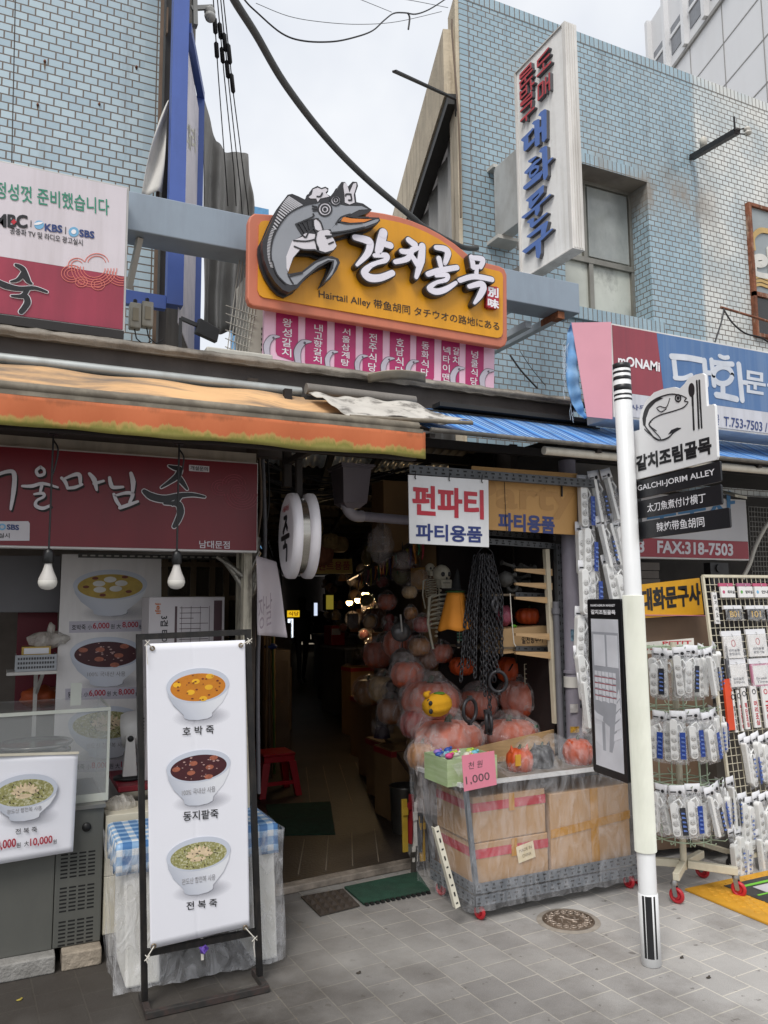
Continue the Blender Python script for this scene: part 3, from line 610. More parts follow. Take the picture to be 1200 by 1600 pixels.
# fish emblem, traced in a 5x enlargement that starts at (380, 280)
def z8(p): return (380+p[0]/5, 280+p[1]/5)
def zz(L): return [F.px(*z8(p)) for p in L]
body = [(320, 925), (270, 905), (215, 850), (165, 770), (130, 680), (115, 590), (118, 530), (150, 470), (178, 400), (215, 320), (265, 235), (310, 175), (345, 168), (395, 188), (450, 215), (460, 185), (490, 160), (500, 125), (540, 106), (570, 122), (600, 112), (625, 125), (622, 152), (605, 165), (640, 185), (668, 150), (690, 165), (700, 120), (725, 75), (752, 75), (775, 110), (810, 72), (845, 75), (853, 105), (832, 165), (840, 230), (890, 240), (960, 288), (915, 320), (830, 345), (960, 346), (1015, 348), (1024, 372), (1005, 395), (930, 430), (660, 500), (688, 560), (680, 590), (630, 625), (570, 625), (520, 605), (410, 600), (365, 650), (325, 730), (310, 785), (420, 765), (510, 690), (590, 650), (650, 645), (700, 665), (713, 695), (690, 750), (640, 820), (585, 858), (640, 740), (655, 690), (630, 690), (540, 740), (450, 815), (390, 890)]
b = B(); b.prism(F, zz(body), .03, .085); b.prism(F, zz([(x-14, y+14) for x, y in body]), .012, .029)
obj('fish_silhouette', b, M('charcoal acrylic', '#2b2a2d', .4), AS)
dF = .087; b = B()
gb = [(330, 870), (280, 850), (225, 780), (190, 680), (180, 590), (205, 490), (250, 400), (310, 330), (400, 275), (480, 245), (535, 240), (640, 235), (760, 262), (880, 262), (930, 285), (860, 290), (790, 325), (715, 370), (680, 400), (640, 440), (580, 445), (575, 400), (545, 355), (500, 360), (370, 400), (400, 440), (420, 490), (350, 530), (300, 650), (300, 740), (310, 785), (335, 800), (430, 775), (530, 700), (620, 665), (680, 675), (690, 700), (650, 790), (600, 840), (660, 740), (668, 680), (620, 678), (540, 720), (440, 805), (380, 865)]
b.prism(F, zz(gb), .0852, dF); b.prism(F, zz([(690, 395), (770, 400), (900, 395), (985, 365), (1010, 362), (1008, 376), (990, 388), (900, 422), (760, 455), (650, 465), (640, 440)]), .0852, dF)
obj('fish_body', b, M('silver grey acrylic', '#8d9096', .35, var=.04), AS)
b = B()
for k in range(15):
    t = k/14; x0, y0 = 200+t*120, 420-t*225-70*math.sin(t*3.1)*.5; x1 = x0+95*(.25+t*.9); y1 = y0+(25+45*t)
    stroke(b, F, [z8((x0, y0)), z8((x1, y1))], 2.2, .0852, .0868, n=1)
for k in range(26):
    t = k/25; a_ = (150+30*(2*t-1)**2-10*t, 440+t*290); stroke(b, F, [z8((a_[0]+8, a_[1])), z8((a_[0]+28, a_[1]+4))], 1.2, .0852, .0868, n=1)
obj('fin_ray', b, M('pale fin grey', '#b9b8bc', .4), AS)
b = B()
for L in ([(300, 740), (298, 650), (345, 530), (420, 500), (440, 470), (520, 480), (520, 530), (530, 600), (410, 590), (350, 660), (312, 770)], [(505, 380), (530, 362), (555, 380), (580, 430), (575, 445), (545, 452), (520, 440)],
          [(525, 480), (560, 450), (620, 445), (645, 465), (650, 500), (665, 520), (685, 570), (660, 600), (600, 618), (555, 605), (535, 560)],
          [(470, 195), (495, 175), (505, 135), (540, 122), (570, 135), (600, 125), (618, 140), (600, 160), (630, 190), (560, 205), (540, 232), (530, 205), (485, 205)],
          [(738, 110), (742, 82), (765, 90), (785, 160), (815, 90), (838, 82), (838, 112), (818, 175), (825, 235), (785, 250), (750, 235), (748, 180)]):
    b.prism(F, zz(L), .0858, dF+.0006)
obj('white_glove', b, M('white acrylic', '#cfcbd0', .35, var=.05, vs=3), AS)
b = B(); b.prism(F, zz(ell(595, 288, 48, 48)), .0875, .089); b.prism(F, zz(ell(678, 220, 36, 36)), .0875, .089); obj('eye_white', b, M('white acrylic', '#cfcbd0'), AS)
b = B(); b.prism(F, zz([(720, 380), (735, 345), (800, 358), (900, 362), (960, 362), (900, 385), (800, 392)]), .0872, .0885); obj('mouth', b, M('orange acrylic', '#cf7a2c', .4), AS)
b = B()
def ln(L, w_=2.0, n=4): stroke(b, F, [z8(p) for p in L], w_, .0888, .0898, n=n)
for cx, cy, r in ((595, 288, 52), (678, 220, 39), (596, 289, 30), (679, 219, 22)): q = ell(cx, cy, r, r, 22); ln(q+q[:1], 2.4, 1)
b.prism(F, zz(ell(595, 290, 14, 15)), .089, .0905); b.prism(F, zz(ell(679, 218, 10, 11)), .089, .0905)
for L in ([(500, 265), (530, 270)], [(500, 285), (532, 285)], [(505, 302), (535, 298)], [(370, 405), (430, 380), (505, 345), (505, 325)], [(370, 405), (410, 470), (445, 505), (470, 465), (512, 425)], [(400, 405), (440, 470)], [(430, 395), (460, 450)], [(465, 385), (478, 440)],
          [(355, 530), (450, 535), (520, 520)], [(360, 575), (430, 600), (520, 600)], [(505, 370), (510, 430), (530, 470), (520, 530), (545, 590)], [(580, 440), (560, 385), (530, 360)], [(600, 495), (650, 495)], [(625, 555), (660, 540)], [(640, 500), (610, 510)], [(310, 785), (330, 830), (350, 860)],
          [(315, 805), (345, 800), (420, 780)], [(680, 400), (720, 350), (790, 325)], [(770, 340), (840, 350), (930, 350)], [(640, 470), (760, 455), (900, 425)], [(700, 380), (760, 398), (880, 392)], [(535, 190), (560, 190), (575, 165)], [(795, 180), (800, 215), (778, 218)], [(755, 185), (760, 172), (795, 172)], [(180, 690), (180, 590), (205, 490), (260, 390), (330, 315), (440, 258), (540, 236)], [(190, 690), (225, 790), (290, 860)]): ln(L, 2.2)
obj('ink_line', b, M('charcoal line', '#29282b', .4), AS)
# brush lettering, raised
brush = [([(457, 322), (500, 332), (521, 345), (512, 388), (466, 438)], [22, 30, 30, 26, 12]), ([(577, 302), (568, 340), (556, 380)], [34, 36, 28]), ([(570, 346), (607, 356)], [22, 26]),
         ([(540, 398), (590, 398), (586, 418), (548, 430), (520, 444), (498, 470), (520, 492), (565, 492), (615, 472)], [16, 22, 20, 16, 20, 30, 32, 28, 24]),
         ([(684, 332), (710, 352)], [22, 26]), ([(655, 380), (685, 382), (725, 366)], [20, 20, 14]), ([(700, 372), (680, 410), (628, 425)], [20, 22, 18]), ([(696, 398), (722, 436)], [18, 24]), ([(742, 358), (736, 420), (716, 490)], [26, 30, 14]),
         ([(800, 364), (836, 370), (850, 388), (838, 430)], [18, 24, 26, 16]), ([(812, 410), (820, 442)], [20, 18]), ([(766, 476), (810, 462), (888, 448)], [20, 22, 20]),
         ([(800, 482), (846, 480), (842, 500), (800, 512), (772, 536), (800, 550), (840, 540), (884, 512)], [14, 18, 16, 14, 22, 24, 22, 14]),
         ([(950, 404), (958, 446)], [20, 20]), ([(950, 406), (996, 414), (988, 446)], [16, 22, 16]), ([(955, 446), (990, 444)], [16, 16]), ([(972, 446), (970, 484)], [16, 16]), ([(900, 502), (960, 486), (1036, 498)], [18, 20, 20]),
         ([(940, 528), (988, 516), (1000, 532), (985, 566), (962, 598)], [16, 22, 26, 22, 10])]
k_, w_ = B(), B()
for p, ws in brush:
    stroke(k_, F, [z5(q) for q in p], [x/2.727+3.6 for x in ws], .012, .06); stroke(w_, F, [z5(q) for q in p], [x/2.727 for x in ws], .06, .066)
obj('letter_body', k_, M('charcoal acrylic', '#2b2a2d'), AS); obj('brush_lettering', w_, M('lilac white lettering', '#dad6df', .4, var=.06, vs=5), AS)
b = B(); text(b, F, 'Hairtail Alley 带鱼胡同 タチウオの路地にある', (497, 469), (779, 519.5), (497, 452), d=.0105, bold=.006); obj('lettering', b, M('dark brown lettering', '#2d2118', .5), AS)
b = B(); b.prism(F, [F.px(*z5(p)) for p in [(1024, 528), (1032, 519), (1066, 521), (1077, 530), (1076, 606), (1068, 616), (1032, 612), (1022, 604)]], .009, .04); obj('seal', b, M('seal red', '#a51f31', .4), AS, bevel=.003)
b = B(); text(b, F, '別', z5((1028, 562)), z5((1072, 570)), z5((1028, 522)), d=.0405, bold=.05); text(b, F, '味', z5((1028, 606)), z5((1074, 616)), z5((1028, 570)), d=.0405, bold=.05); obj('lettering', b, white_p, AS)

# striped banner below it
PB = thing('striped_banner', 'pink and magenta striped banner of shop names hung under the arched sign', 'banner', (2, 4.2, 2.9))
F = FY(4.2)
pk = M('pale pink vinyl', '#e6bcd0', .45, var=.04); mg = M('magenta vinyl', '#b02c68', .45, var=.05)
b = B(); b.prism(F, [F.px(*z5(p)) for p in [(92, 560), (86, 830), (1068, 985), (1071, 740)]], -.03, 0); obj('banner_sheet', b, pk, PB)
st = [(140, 235), (265, 358), (390, 480), (510, 595), (625, 712), (738, 815), (845, 922), (948, 1025)]
b = B(); t_ = B()
def topy(x): return 600+(x-90)*.165
for i, (a_, c_) in enumerate(st):
    h = 232 if i != 5 else 205
    if i == 0: h = 205
    q = [(a_, topy(a_)), (c_, topy(c_)), (c_-3, topy(c_)+h-24), (c_-10, topy(c_)+h-6), (c_-24, topy(c_)+h), (a_+20, topy(a_)+h-2), (a_+6, topy(a_)+h-8), (a_-2, topy(a_)+h-26)]
    b.prism(F, [F.px(*z5(p)) for p in q], .0005, .003)
obj('stripe', b, mg, PB)
cols = [('왕성갈치', 187, 646, 42, 41), ('내고향갈치', 320, 671, 34, 36), ('서울삼계탕', 438, 688, 33, 34), ('전주식당', 552, 710, 42, 34), ('호남식당', 667, 731, 40, 33), ('동화식당', 775, 746, 38, 32), ('넥타이맨', 866, 766, 38, 30), ('갈치', 906, 769, 39, 28), ('넝쿨식당', 985, 784, 38, 29)]
for s_, cx, y0, pit, wd in cols:
    for k, ch in enumerate(s_):
        yy = y0+k*pit; xx = cx-k*1.2; text(t_, F, ch, z5((xx-wd/2, yy+pit*.86)), z5((xx+wd/2, yy+pit*.86+wd*.16)), z5((xx-wd/2, yy)), d=.0045, bold=.01)
obj('lettering', t_, white_p, PB)
gk, gp = M('grey ink', '#5c5660'), M('pale grey print', '#bdb8c4')
for cx, cy, s_ in ((125, 765, 1), (258, 790, 1.1), (378, 822, .8), (505, 840, .8), (618, 852, .85), (722, 862, .8), (915, 895, .9), (1040, 905, .9)):
    fg, fk = B(), B()
    q = [(cx-22*s_, cy+50*s_), (cx-26*s_, cy), (cx-5*s_, cy-34*s_), (cx+28*s_, cy-38*s_)]
    stroke(fk, F, [z5(p) for p in q], [9*s_, 11*s_, 9*s_, 2.5], .0035, .005); stroke(fg, F, [z5(p) for p in q], [7*s_, 9*s_, 7*s_, 1.4], .005, .0065)
    fk.prism(F, [F.px(*z5(p)) for p in ell(cx+2*s_, cy-33*s_, 5*s_, 5*s_, 10)], .0035, .0085)
    k = obj('little_fish', fk, gk, PB); obj('fish_fill', fg, gp, k)

# projecting vertical sign of the stationery wholesaler
n0 = PY(880, 60, 4.3); XV = n0.x; far = PX(809, 120, XV)
VS = thing('projecting_sign', 'tall white projecting sign box with red and blue raised letters on the right', 'sign', (XV, 4.6, 3.8))
F = Fr((XV, 0, 0), (0, -1, 0)); s0 = F.px(810, 250)[0]; s1 = F.px(880, 60)[0]; t1 = (F.px(880, 45)[1]+F.px(808, 105)[1])/2; t0 = (F.px(888, 400)[1]+F.px(817, 432)[1])/2
wc = M('crackled white sheet', '#eeedea', .5, var=.03, dirt='#a39d8f', da=.32, dscale=(3, 14, .9), dlo=.52, dhi=.7, bump=.3, bs=14)
thk = .085
b = B(); b.fbox(F, s0+.01, t0+.01, s1-.004, t1-.01, -thk, 0); obj('sign_face', b, wc, VS)
b = B(); em = M('ribbed white trim', '#dedbd6', .45, var=.05, dirt='#7a7266', da=.5, dscale=(8, 8, .8))
b.fbox(F, s1, t0, s1+.035, t1, -thk-.012, .012); b.fbox(F, s0-.012, t0, s0+.006, t1, -thk-.012, .012); b.fbox(F, s0+.006, t1-.008, s1, t1, -thk-.012, .012); b.fbox(F, s0+.006, t0, s1, t0+.008, -thk-.012, .012)
for k in range(4): b.fbox(F, s1+.035, t0+.01, s1+.040, t1-.01, -thk+.004+k*.022, -thk+.016+k*.022)
obj('sign_trim', b, em, VS)
b = B(); b.fbox(F, s0-.1, t0+.3, s0-.012, t0+.36, -.06, -.03); b.fbox(F, -5.4, t0+.1, s0-.012, t0+.16, -.06, -.03); obj('sign_arm', b, M('grey bracket', '#7c7a76', .5), VS)
red = M('faded red raised letter', '#b8454c', .5, var=.08); blu = M('cornflower blue raised letter', '#5a78b8', .45, var=.06); gsh = M('grey letter side', '#5a5a5e', .6)
def za(p, y0): return F.px(800+p[0]/12, y0+p[1]/12)
b, k = B(), B()
for L in ([(740, 90), (540, 330), (540, 430), (760, 200)], [(650, 380), (650, 480)], [(535, 610), (785, 350)], [(555, 790), (640, 710), (640, 960), (555, 1050), (555, 790)], [(690, 640), (690, 920)], [(760, 560), (765, 860)], [(700, 760), (750, 710)],
          [(210, 590), (410, 370), (415, 450), (210, 650), (210, 590)], [(205, 740), (440, 490)], [(310, 620), (310, 690)], [(215, 770), (220, 840), (440, 610)], [(215, 910), (220, 1035)], [(330, 790), (335, 900)], [(215, 940), (330, 830)], [(220, 1035), (335, 920)], [(410, 690), (425, 860)], [(425, 770), (470, 735)],
          [(225, 1130), (430, 910), (430, 990), (230, 1160), (225, 1130)], [(225, 1265), (430, 1070), (420, 1190)], [(225, 1445), (470, 1200)], [(330, 1350), (330, 1430)]):
    q = [za(p, 70) for p in L]; stroke(b, F, q, .017, .0305, .032, False, world=True); stroke(k, F, q, .018, .001, .03, False, world=True)
obj('raised_lettering', b, red, VS)
b = B()
def slab_(L, y0, e=[0]):
    e[0] += 1; q = [za(p, y0) for p in L]; b.prism(F, q, .0305, .032+e[0]*.00008); k.prism(F, q, .001, .0303)
for L in ([(450, 495), (475, 510), (365, 655), (365, 770), (380, 780), (480, 680), (480, 745), (340, 905), (300, 935), (280, 920), (280, 760), (232, 735), (240, 705), (380, 570)], [(555, 330), (578, 340), (580, 800), (520, 850), (490, 825), (480, 440), (432, 425), (470, 370)], [(570, 510), (640, 430), (640, 540), (575, 600)], [(680, 145), (708, 160), (712, 690), (660, 765), (625, 750), (610, 290), (555, 265), (600, 195)],
          [(510, 1020), (530, 1035), (420, 1145), (365, 1140), (372, 1105)], [(600, 1060), (615, 1075), (480, 1200), (345, 1365), (290, 1350), (300, 1320), (420, 1190), (520, 1100)], [(630, 1290), (640, 1345), (590, 1440), (340, 1640), (300, 1655), (268, 1630), (280, 1590), (420, 1470), (440, 1420), (540, 1350)], [(695, 830), (720, 845), (735, 1380), (690, 1475), (650, 1450), (625, 965), (570, 945), (610, 880)], [(820, 1045), (830, 1070), (735, 1175), (735, 1110)]): slab_(L, 160)
q = [za(p, 160) for p in [(395, 1365), (425, 1290), (500, 1225), (560, 1230), (550, 1290), (480, 1370), (410, 1415), (395, 1365)]]; stroke(b, F, q, .022, .0305, .0345, False, world=True); stroke(k, F, q, .022, .001, .0303, False, world=True)
for L in ([(650, 125), (665, 150), (645, 205), (400, 440), (375, 440), (322, 425), (340, 395)], [(400, 420), (445, 400), (440, 520), (420, 570), (380, 555), (375, 430)], [(660, 150), (655, 260), (580, 350), (560, 330), (575, 290), (560, 240)], [(650, 255), (420, 570), (430, 450), (570, 310)],
          [(780, 290), (795, 310), (590, 500), (480, 600), (300, 755), (242, 745), (255, 715), (420, 590)], [(585, 500), (580, 610), (535, 705), (495, 680), (495, 590)], [(465, 735), (480, 745), (470, 830), (720, 635), (735, 650), (560, 820), (440, 930), (400, 910), (395, 840), (345, 830), (360, 795)],
          [(725, 795), (742, 812), (690, 1030), (605, 1090), (612, 950), (400, 1110), (340, 1105), (350, 1075), (600, 880)], [(820, 935), (830, 955), (640, 1140), (320, 1410), (255, 1370), (280, 1340), (600, 1100), (690, 1030)], [(505, 1250), (605, 1170), (605, 1400), (570, 1500), (520, 1480)]): slab_(L, 280)
obj('raised_lettering', b, blu, VS); obj('letter_side', k, gsh, VS)
# blank sign box beyond it
B2 = thing('blank_sign_box', 'smaller blank dirty white sign box fixed to the wall behind the tall one', 'sign', (3.4, 5, 3.9))
XB = PX(772, 300, PY(772, 300, 5.33).x).x; F = Fr((XB, 0, 0), (0, -1, 0)); a0 = F.px(772, 300)[0]; a1 = F.px(816, 300)[0]; tb_, tt_ = F.px(772, 376)[1], F.px(772, 263)[1]
b = B(); b.fbox(F, a0, tb_, a1+.25, tt_, -.11, 0); obj('sign_box', b, M('dirty white sheet metal', '#b9bab8', .5, .1, var=.06, dirt='#7d766c', da=.6, dscale=(4, 4, 2)), B2, bevel=.005)
b = B(); b.fbox(F, -5.4, tb_-.03, a0+.1, tb_, -.2, .04); b.fbox(F, -5.4, tt_, a0+.03, tt_+.03, -.1, 0.02); obj('bracket', b, M('pale bracket', '#bcb9b2', .6), B2)

# stationery shop sign box, lower right
MS = thing('shopfront_sign', 'wide red and blue shop sign box with a torn blue end, right of the pole', 'sign', (4, 3.7, 2.7))
F = FY(3.6)
zl, zh = 2.69, 3.275; xl = F.px(957, 580)[0]; xr = xl+3.2; zs = F.px(1100, 640)[1]; zs = (F.px(983, 615)[1]+F.px(1039, 622)[1])/2
rd = M('faded wine red vinyl', '#8e3a46', .45, var=.05, dirt='#6b3440', da=.5, dscale=(14, 14, .5)); bl_ = M('faded denim blue vinyl', '#4a6d9b', .45, var=.06, dirt='#7f93ae', da=.5, dscale=(16, 16, .45))
lt = M('dirty pale vinyl', '#c3c4cb', .45, var=.04, dirt='#8c8a8c', da=.4, dscale=(16, 16, .6))
b = B(); b.box((xl, 3.602, zl), (xr, 3.85, zh)); obj('sign_box', b, M('white sign frame', '#c9c7c4', .5), MS, bevel=.004)
xrd = F.px(1031, 560)[0]
b = B(); b.prism(F, [(xl+.012, zs), (xrd+.02, zs), (xrd-.02, zh-.012), (xl+.012, zh-.012)], -.001, .003); obj('red_panel', b, rd, MS)
b = B(); b.prism(F, [(xrd+.021, zs), (xr, zs), (xr, zh-.012), (xrd-.019, zh-.012)], -.001, .003); obj('blue_panel', b, bl_, MS)
b = B(); b.prism(F, [(xl+.012, zl+.014), (xr, zl+.014), (xr, zs-.001), (xl+.012, zs-.001)], -.001, .003); obj('lower_panel', b, lt, MS)
b = B(); text(b, F, 'mONAMi', (965, 570), (1030, 581), (965, 555), d=.005, bold=.035); obj('lettering', b, white_p, MS)
def z6(p): return (800+p[0]/3, 400+p[1]/3)
b = B()
for L, ws in (([(745, 472), (820, 478), (886, 490)], 26), ([(755, 480), (765, 570)], 26), ([(760, 572), (800, 574), (838, 560)], 20), ([(898, 492), (908, 604)], 26), ([(905, 548), (935, 550)], 20), ([(932, 490), (944, 606)], 24),
              ([(970, 470), (990, 478), (1010, 476)], 18), ([(945, 500), (985, 506), (1030, 508)], 22), ([(985, 605), (986, 655)], 26), ([(955, 652), (1000, 660), (1050, 672)], 26), ([(1060, 510), (1076, 676)], 26), ([(1068, 590), (1095, 596)], 18)):
    stroke(b, F, [z6(p) for p in L], ws*.27, .003, .006)
q = [z6(p) for p in ell(985, 560, 44, 40, 24)]; stroke(b, F, q+q[:1], 6.3, .003, .006, n=1)
text(b, F, '문구', z6((1085, 640)), z6((1290, 672)), z6((1085, 535)), d=.006, bold=.03)
obj('brush_lettering', b, M('chalky white lettering', '#c9cdd4', .5, var=.08, vs=9, dirt='#93a0b3', da=.4), MS)
b = B(); text(b, F, '사무', z6((552, 722)), z6((630, 728)), z6((552, 695)), d=.006, bold=.01); text(b, F, '물', z6((945, 790)), z6((968, 793)), z6((945, 742)), d=.006, bold=.01); text(b, F, 'T.753-7503 / 752', z6((990, 797)), z6((1260, 836)), z6((990, 752)), d=.006, bold=.012); obj('lettering', b, navy, MS)
p0 = V((xl, 3.6, 0)); dd = V((-.903, .43, 0)); F3 = Fr(p0, -dd)
q = [F3.px(893, 504), F3.px(955, 503), F3.px(957, 655), F3.px(917, 651)]
b = B(); b.prism(F3, q, -.006, 0); obj('pink_return', b, M('faded pink vinyl', '#cf93a0', .5, var=.03), MS)
tear = M('torn blue banner cloth', '#5d8dbd', .7, var=.25, vs=5, dirt='#9dbad3', da=.6, dscale=(6, 6, 6))
b = B(); qa = [F3.px(*p) for p in ((893, 503), (888, 520), (886, 555), (884, 590), (888, 620), (898, 640), (915, 653))]; qb = [F3.px(*p) for p in ((897, 504), (899, 520), (902, 555), (905, 585), (908, 612), (912, 635), (918, 652))]
def tr(u, v):
    i = min(int(u*6), 5); f = u*6-i
    a = V(qa[i]).lerp(V(qa[i+1]), f); c = V(qb[i]).lerp(V(qb[i+1]), f); m_ = a.lerp(c, v); return F3.pt(m_.x, m_.y, -.012-.03*math.sin(v*3+u*7)*(1-v)+.008*math.sin(u*40))
b.grid(tr, 40, 6); fr_ = obj('torn_banner', b, tear, MS, solid=.002)
b = B()
for k in range(30):
    t = random.random(); x, y = 884+6*random.random()+(t > .8)*10*t, 530+t*115; p = F3.P(x, y, -.02); b.tube([p, p+V((-.01-.02*random.random(), 0, -.02-.03*random.random())), p+V((-.012, -.003, -.06-.05*random.random()))], .0012, 4)
obj('loose_thread', b, M('bleached threads', '#b9c6d2', .8), MS)
# ================================================================ left upper clutter beside the tiled wall
blue_st = M('royal blue painted steel', '#4c63a6', .4, .1, var=.05, dirt='#3c4a78', da=.3)
BF = thing('framed_billboard', 'tall blue framed billboard of a washed out poster, edge on beside the left tiled wall', 'billboard', (1.0, 4.9, 3.0))
o = PY(291, 250, 4.75); F = Fr((o.x, 4.75, 0), A)     # face looks into the alley gap
F = Fr((o.x, 4.75, 0), A, (0, 0, 1))
lf = (PY(317, 145, 4.75+.0)-o)
zt_ = F.px(290, -60)[1]; zb_ = PY(290, 478, 4.75).z; s1 = F.px(317, 250)[0]
b = B(); n0 = PY(266, 250, 4.75).x
b.box((n0, 4.75, zb_), (o.x, 4.83, 6.6)); q = F.pt(s1-.04, 0, -.04); b.box((q.x-.02, q.y, zb_), (q.x+.05, q.y+.06, F.px(317, 145)[1]))
za = F.px(317, 140)[1]; pa = F.pt(s1, za, -.02)
b.bar((o.x, 4.8, F.px(293, 20)[1]+0.0), (pa.x, pa.y, za), .05, .06); obj('blue_frame', b, blue_st, BF)
b = B(); p = PY(198, 466, 4.75); b.box((p.x-.05, 4.77, PY(240, 478, 4.75).z), (n0-.002, 4.82, PY(240, 457, 4.75).z)); obj('blue_foot', b, blue_st, BF)
b = B(); b.fbox(F, .03, zb_-.1, s1-.06, F.px(293, 30)[1], -.035, -.03); obj('poster', b, M('washed out poster', '#e6e0e6', .5, var=.12, vs=1.5, dirt='#a5a5b2', da=.7, dscale=(1.6, 1.6, 1.1), dlo=.45, dhi=.6), BF)
b = B(); text(b, F, '대리', (298, 232), (312, 240), (297, 190), d=-.027, bold=.02); obj('lettering', b, M('cream lettering', '#d9d6c6'), BF)
b = B(); pz = PY(315, 150, 5.1)
tarpm = M('grey tarpaulin', '#9a9894', .75, var=.15, vs=3, dirt='#4b4845', da=.6, dscale=(5, 5, 1)); tarpd = M('dark tarpaulin', '#3b3836', .7, var=.15)
b = B(); b.box((xc+.005, 5.0, 2.91), (xc+.05, 5.19, 8)); b.box((xc+.051, 5.06, 2.91), (n0+.02, 5.12, 8)); obj('dark_sheet', b, tarpd, None, label='dark sheet hung in the gap between the left tiled wall and the blue frame', cat='sheet')
b = B(); b.box((PY(258, 60, 5.0).x, 4.95, PY(258, 50, 4.95).z), (n0, 4.99, PY(258, 10, 4.95).z)); b.box((PY(250, 60, 4.95).x, 4.94, PY(250, 60, 4.95).z-2.6), (PY(250, 60, 4.95).x+.02, 4.96, 6.8)); obj('wooden_batten', b, M('old brown batten', '#6b5848', .8, var=.2), None, label='old brown timber batten at the corner of the left tiled wall', cat='batten')
# draped grey tarpaulin behind the billboard
F6 = FY(6.6)
pol = [(318, 150), (328, 185), (338, 220), (352, 236), (370, 238), (388, 241), (393, 300), (398, 350), (402, 470)]
b = B()
def tp(u, v):
    k = u*(len(pol)-1); i = min(int(k), len(pol)-2); f = k-i; x = pol[i][0]+(pol[i+1][0]-pol[i][0])*f; y = pol[i][1]+(pol[i+1][1]-pol[i][1])*f
    xb, yb = 316+u*88, 520; p = F6.px(x+(xb-x)*v, y+(yb-y)*v)
    return F6.pt(p[0], p[1], .05*math.sin(u*26+v*2)*(.3+v)+.06*noise.noise(V((u*7, v*3, 1))))
b.grid(tp, 90, 20); obj('tarpaulin', b, tarpm, None, label='grey tarpaulin draped in folds behind the blue framed billboard', cat='tarpaulin', solid=.004)
F5 = FY(4.9); b = B(); flap = [(262, 160), (264, 175), (252, 300), (222, 300), (236, 262)]
def fp(u, v):
    x0, y0 = 261+u*3, 160+u*6; x1, y1 = 222+u*30, 303; p = F5.px(x0+(x1-x0)*(v**.9)-8*math.sin(v*3.14)*(1-u)*.6, y0+(y1-y0)*v); return F5.pt(p[0], p[1], .04*math.sin(u*5+v*4))
b.grid(fp, 8, 16); obj('cloth_strip', b, M('dirty white cloth', '#cfccc6', .8, dirt='#8a857c', da=.4), None, label='torn white cloth strip hanging in front of the left tiled wall', cat='cloth', solid=.003)
# air conditioner behind the arched sign
AC = thing('air_conditioner', 'pale outdoor air conditioner unit half hidden by the arched sign', 'air conditioner', (1.15, 4.4, 2.92))
x0, x1 = PY(357, 480, 4.45).x, PY(430, 480, 4.45).x; z0, z1 = 2.93, PY(400, 425, 4.45).z
b = B(); b.box((x0+.12, 4.45, z0), (x1, 4.75, z1)); obj('body', b, M('yellowed white casing', '#b5b2a6', .5, dirt='#8a8274', da=.4), AC, bevel=.01)
b = B()
for k in range(9): b.box((x0+.2, 4.442, z0+.04+k*.032), (x1-.02, 4.449, z0+.052+k*.032))
obj('grille', b, M('black grille', '#222123', .6), AC)
b = B()
for k in range(8): b.tube([(x0-.02+k*.018, 4.44+k*.002, z0+.02), (x0+.06+k*.02, 4.44, z1+.05)], .003, 4); b.tube([(x0+.1+k*.01, 4.438, z0+.02+k*.05), (x0-.02, 4.438, z0+.06+k*.05)], .003, 4)
obj('guard', b, M('pale wire guard', '#b8b5ac', .5), AC)
for i, (px, py) in enumerate(((212, 492), (231, 490))):
    p = PY(px, py, 4.5); mb = thing('meter_box', ('pale grey meter box left of its twin on the blue bar beside the porridge sign', 'pale grey meter box with a rusty top, right of its twin on the blue bar')[i], 'box', p, 'meter boxes on the ledge')
    b = B(); b.box((p.x-.032, 4.5, p.z-.075), (p.x+.032, 4.56, p.z+.075)); obj('casing', b, M('aged grey casing', '#a5a195', .5, dirt='#75674f', da=.6, dscale=(12, 12, 6)), mb, bevel=.008)
    b = B(); b.box((p.x-.016, 4.494, p.z-.035), (p.x+.016, 4.5, p.z+.04)); obj('window', b, M('tan meter window', '#8a7f68', .3), mb)
    b = B(); b.tube([(p.x, 4.53, p.z-.075), (p.x+.01, 4.52, p.z-.13), (p.x+.05, 4.5, p.z-.17), (p.x+.09, 4.5, p.z-.14)], .004, 5); b.tube([(p.x, 4.53, p.z+.075), (p.x, 4.54, p.z+.1)], .012, 6); obj('cable', b, M('black cable', '#1b1a1b', .5), mb)
p = PY(312, 512, 4.3); FLt = thing('floodlight', 'black floodlight on the ledge beside the white gutter cover', 'lamp', p)
b = B(); b.hexa([(p.x-.02, 4.3, p.z-.03), (p.x+.1, 4.3, p.z-.07), (p.x+.1, 4.36, p.z-.06), (p.x-.02, 4.36, p.z-.02), (p.x+.0, 4.28, p.z+.05), (p.x+.11, 4.28, p.z+.0), (p.x+.11, 4.36, p.z+.02), (p.x, 4.36, p.z+.07)]); obj('housing', b, M('black lamp housing', '#1d1d1f', .5), FLt, bevel=.004)
b = B(); b.bar((p.x-.1, 4.33, p.z+.05), (p.x, 4.33, p.z+.02), .02, .02); b.bar((p.x-.1, 4.33, p.z+.05), (p.x-.1, 4.33, 2.92), .016, .016); obj('bracket', b, M('black lamp housing', '#1d1d1f', .5), FLt)
b = B(); b.box((PY(318, 525, 4.1).x, 4.02, 2.906), (PY(420, 545, 4.1).x, 4.2, 2.94)); obj('gutter_cover', b, M('pale gutter cover', '#b8b5ab', .5, dirt='#7b756a', da=.4), None, label='pale gutter cover lying on the ledge under the air conditioner', cat='cover', bevel=.008)
b = B(); p = PY(215, 520, 4.05)
def bent(u, v):
    q = F.o; P_ = PY(575+u*90, 598-6*math.sin(u*3)-v*14, 3.97-.05*v); return P_
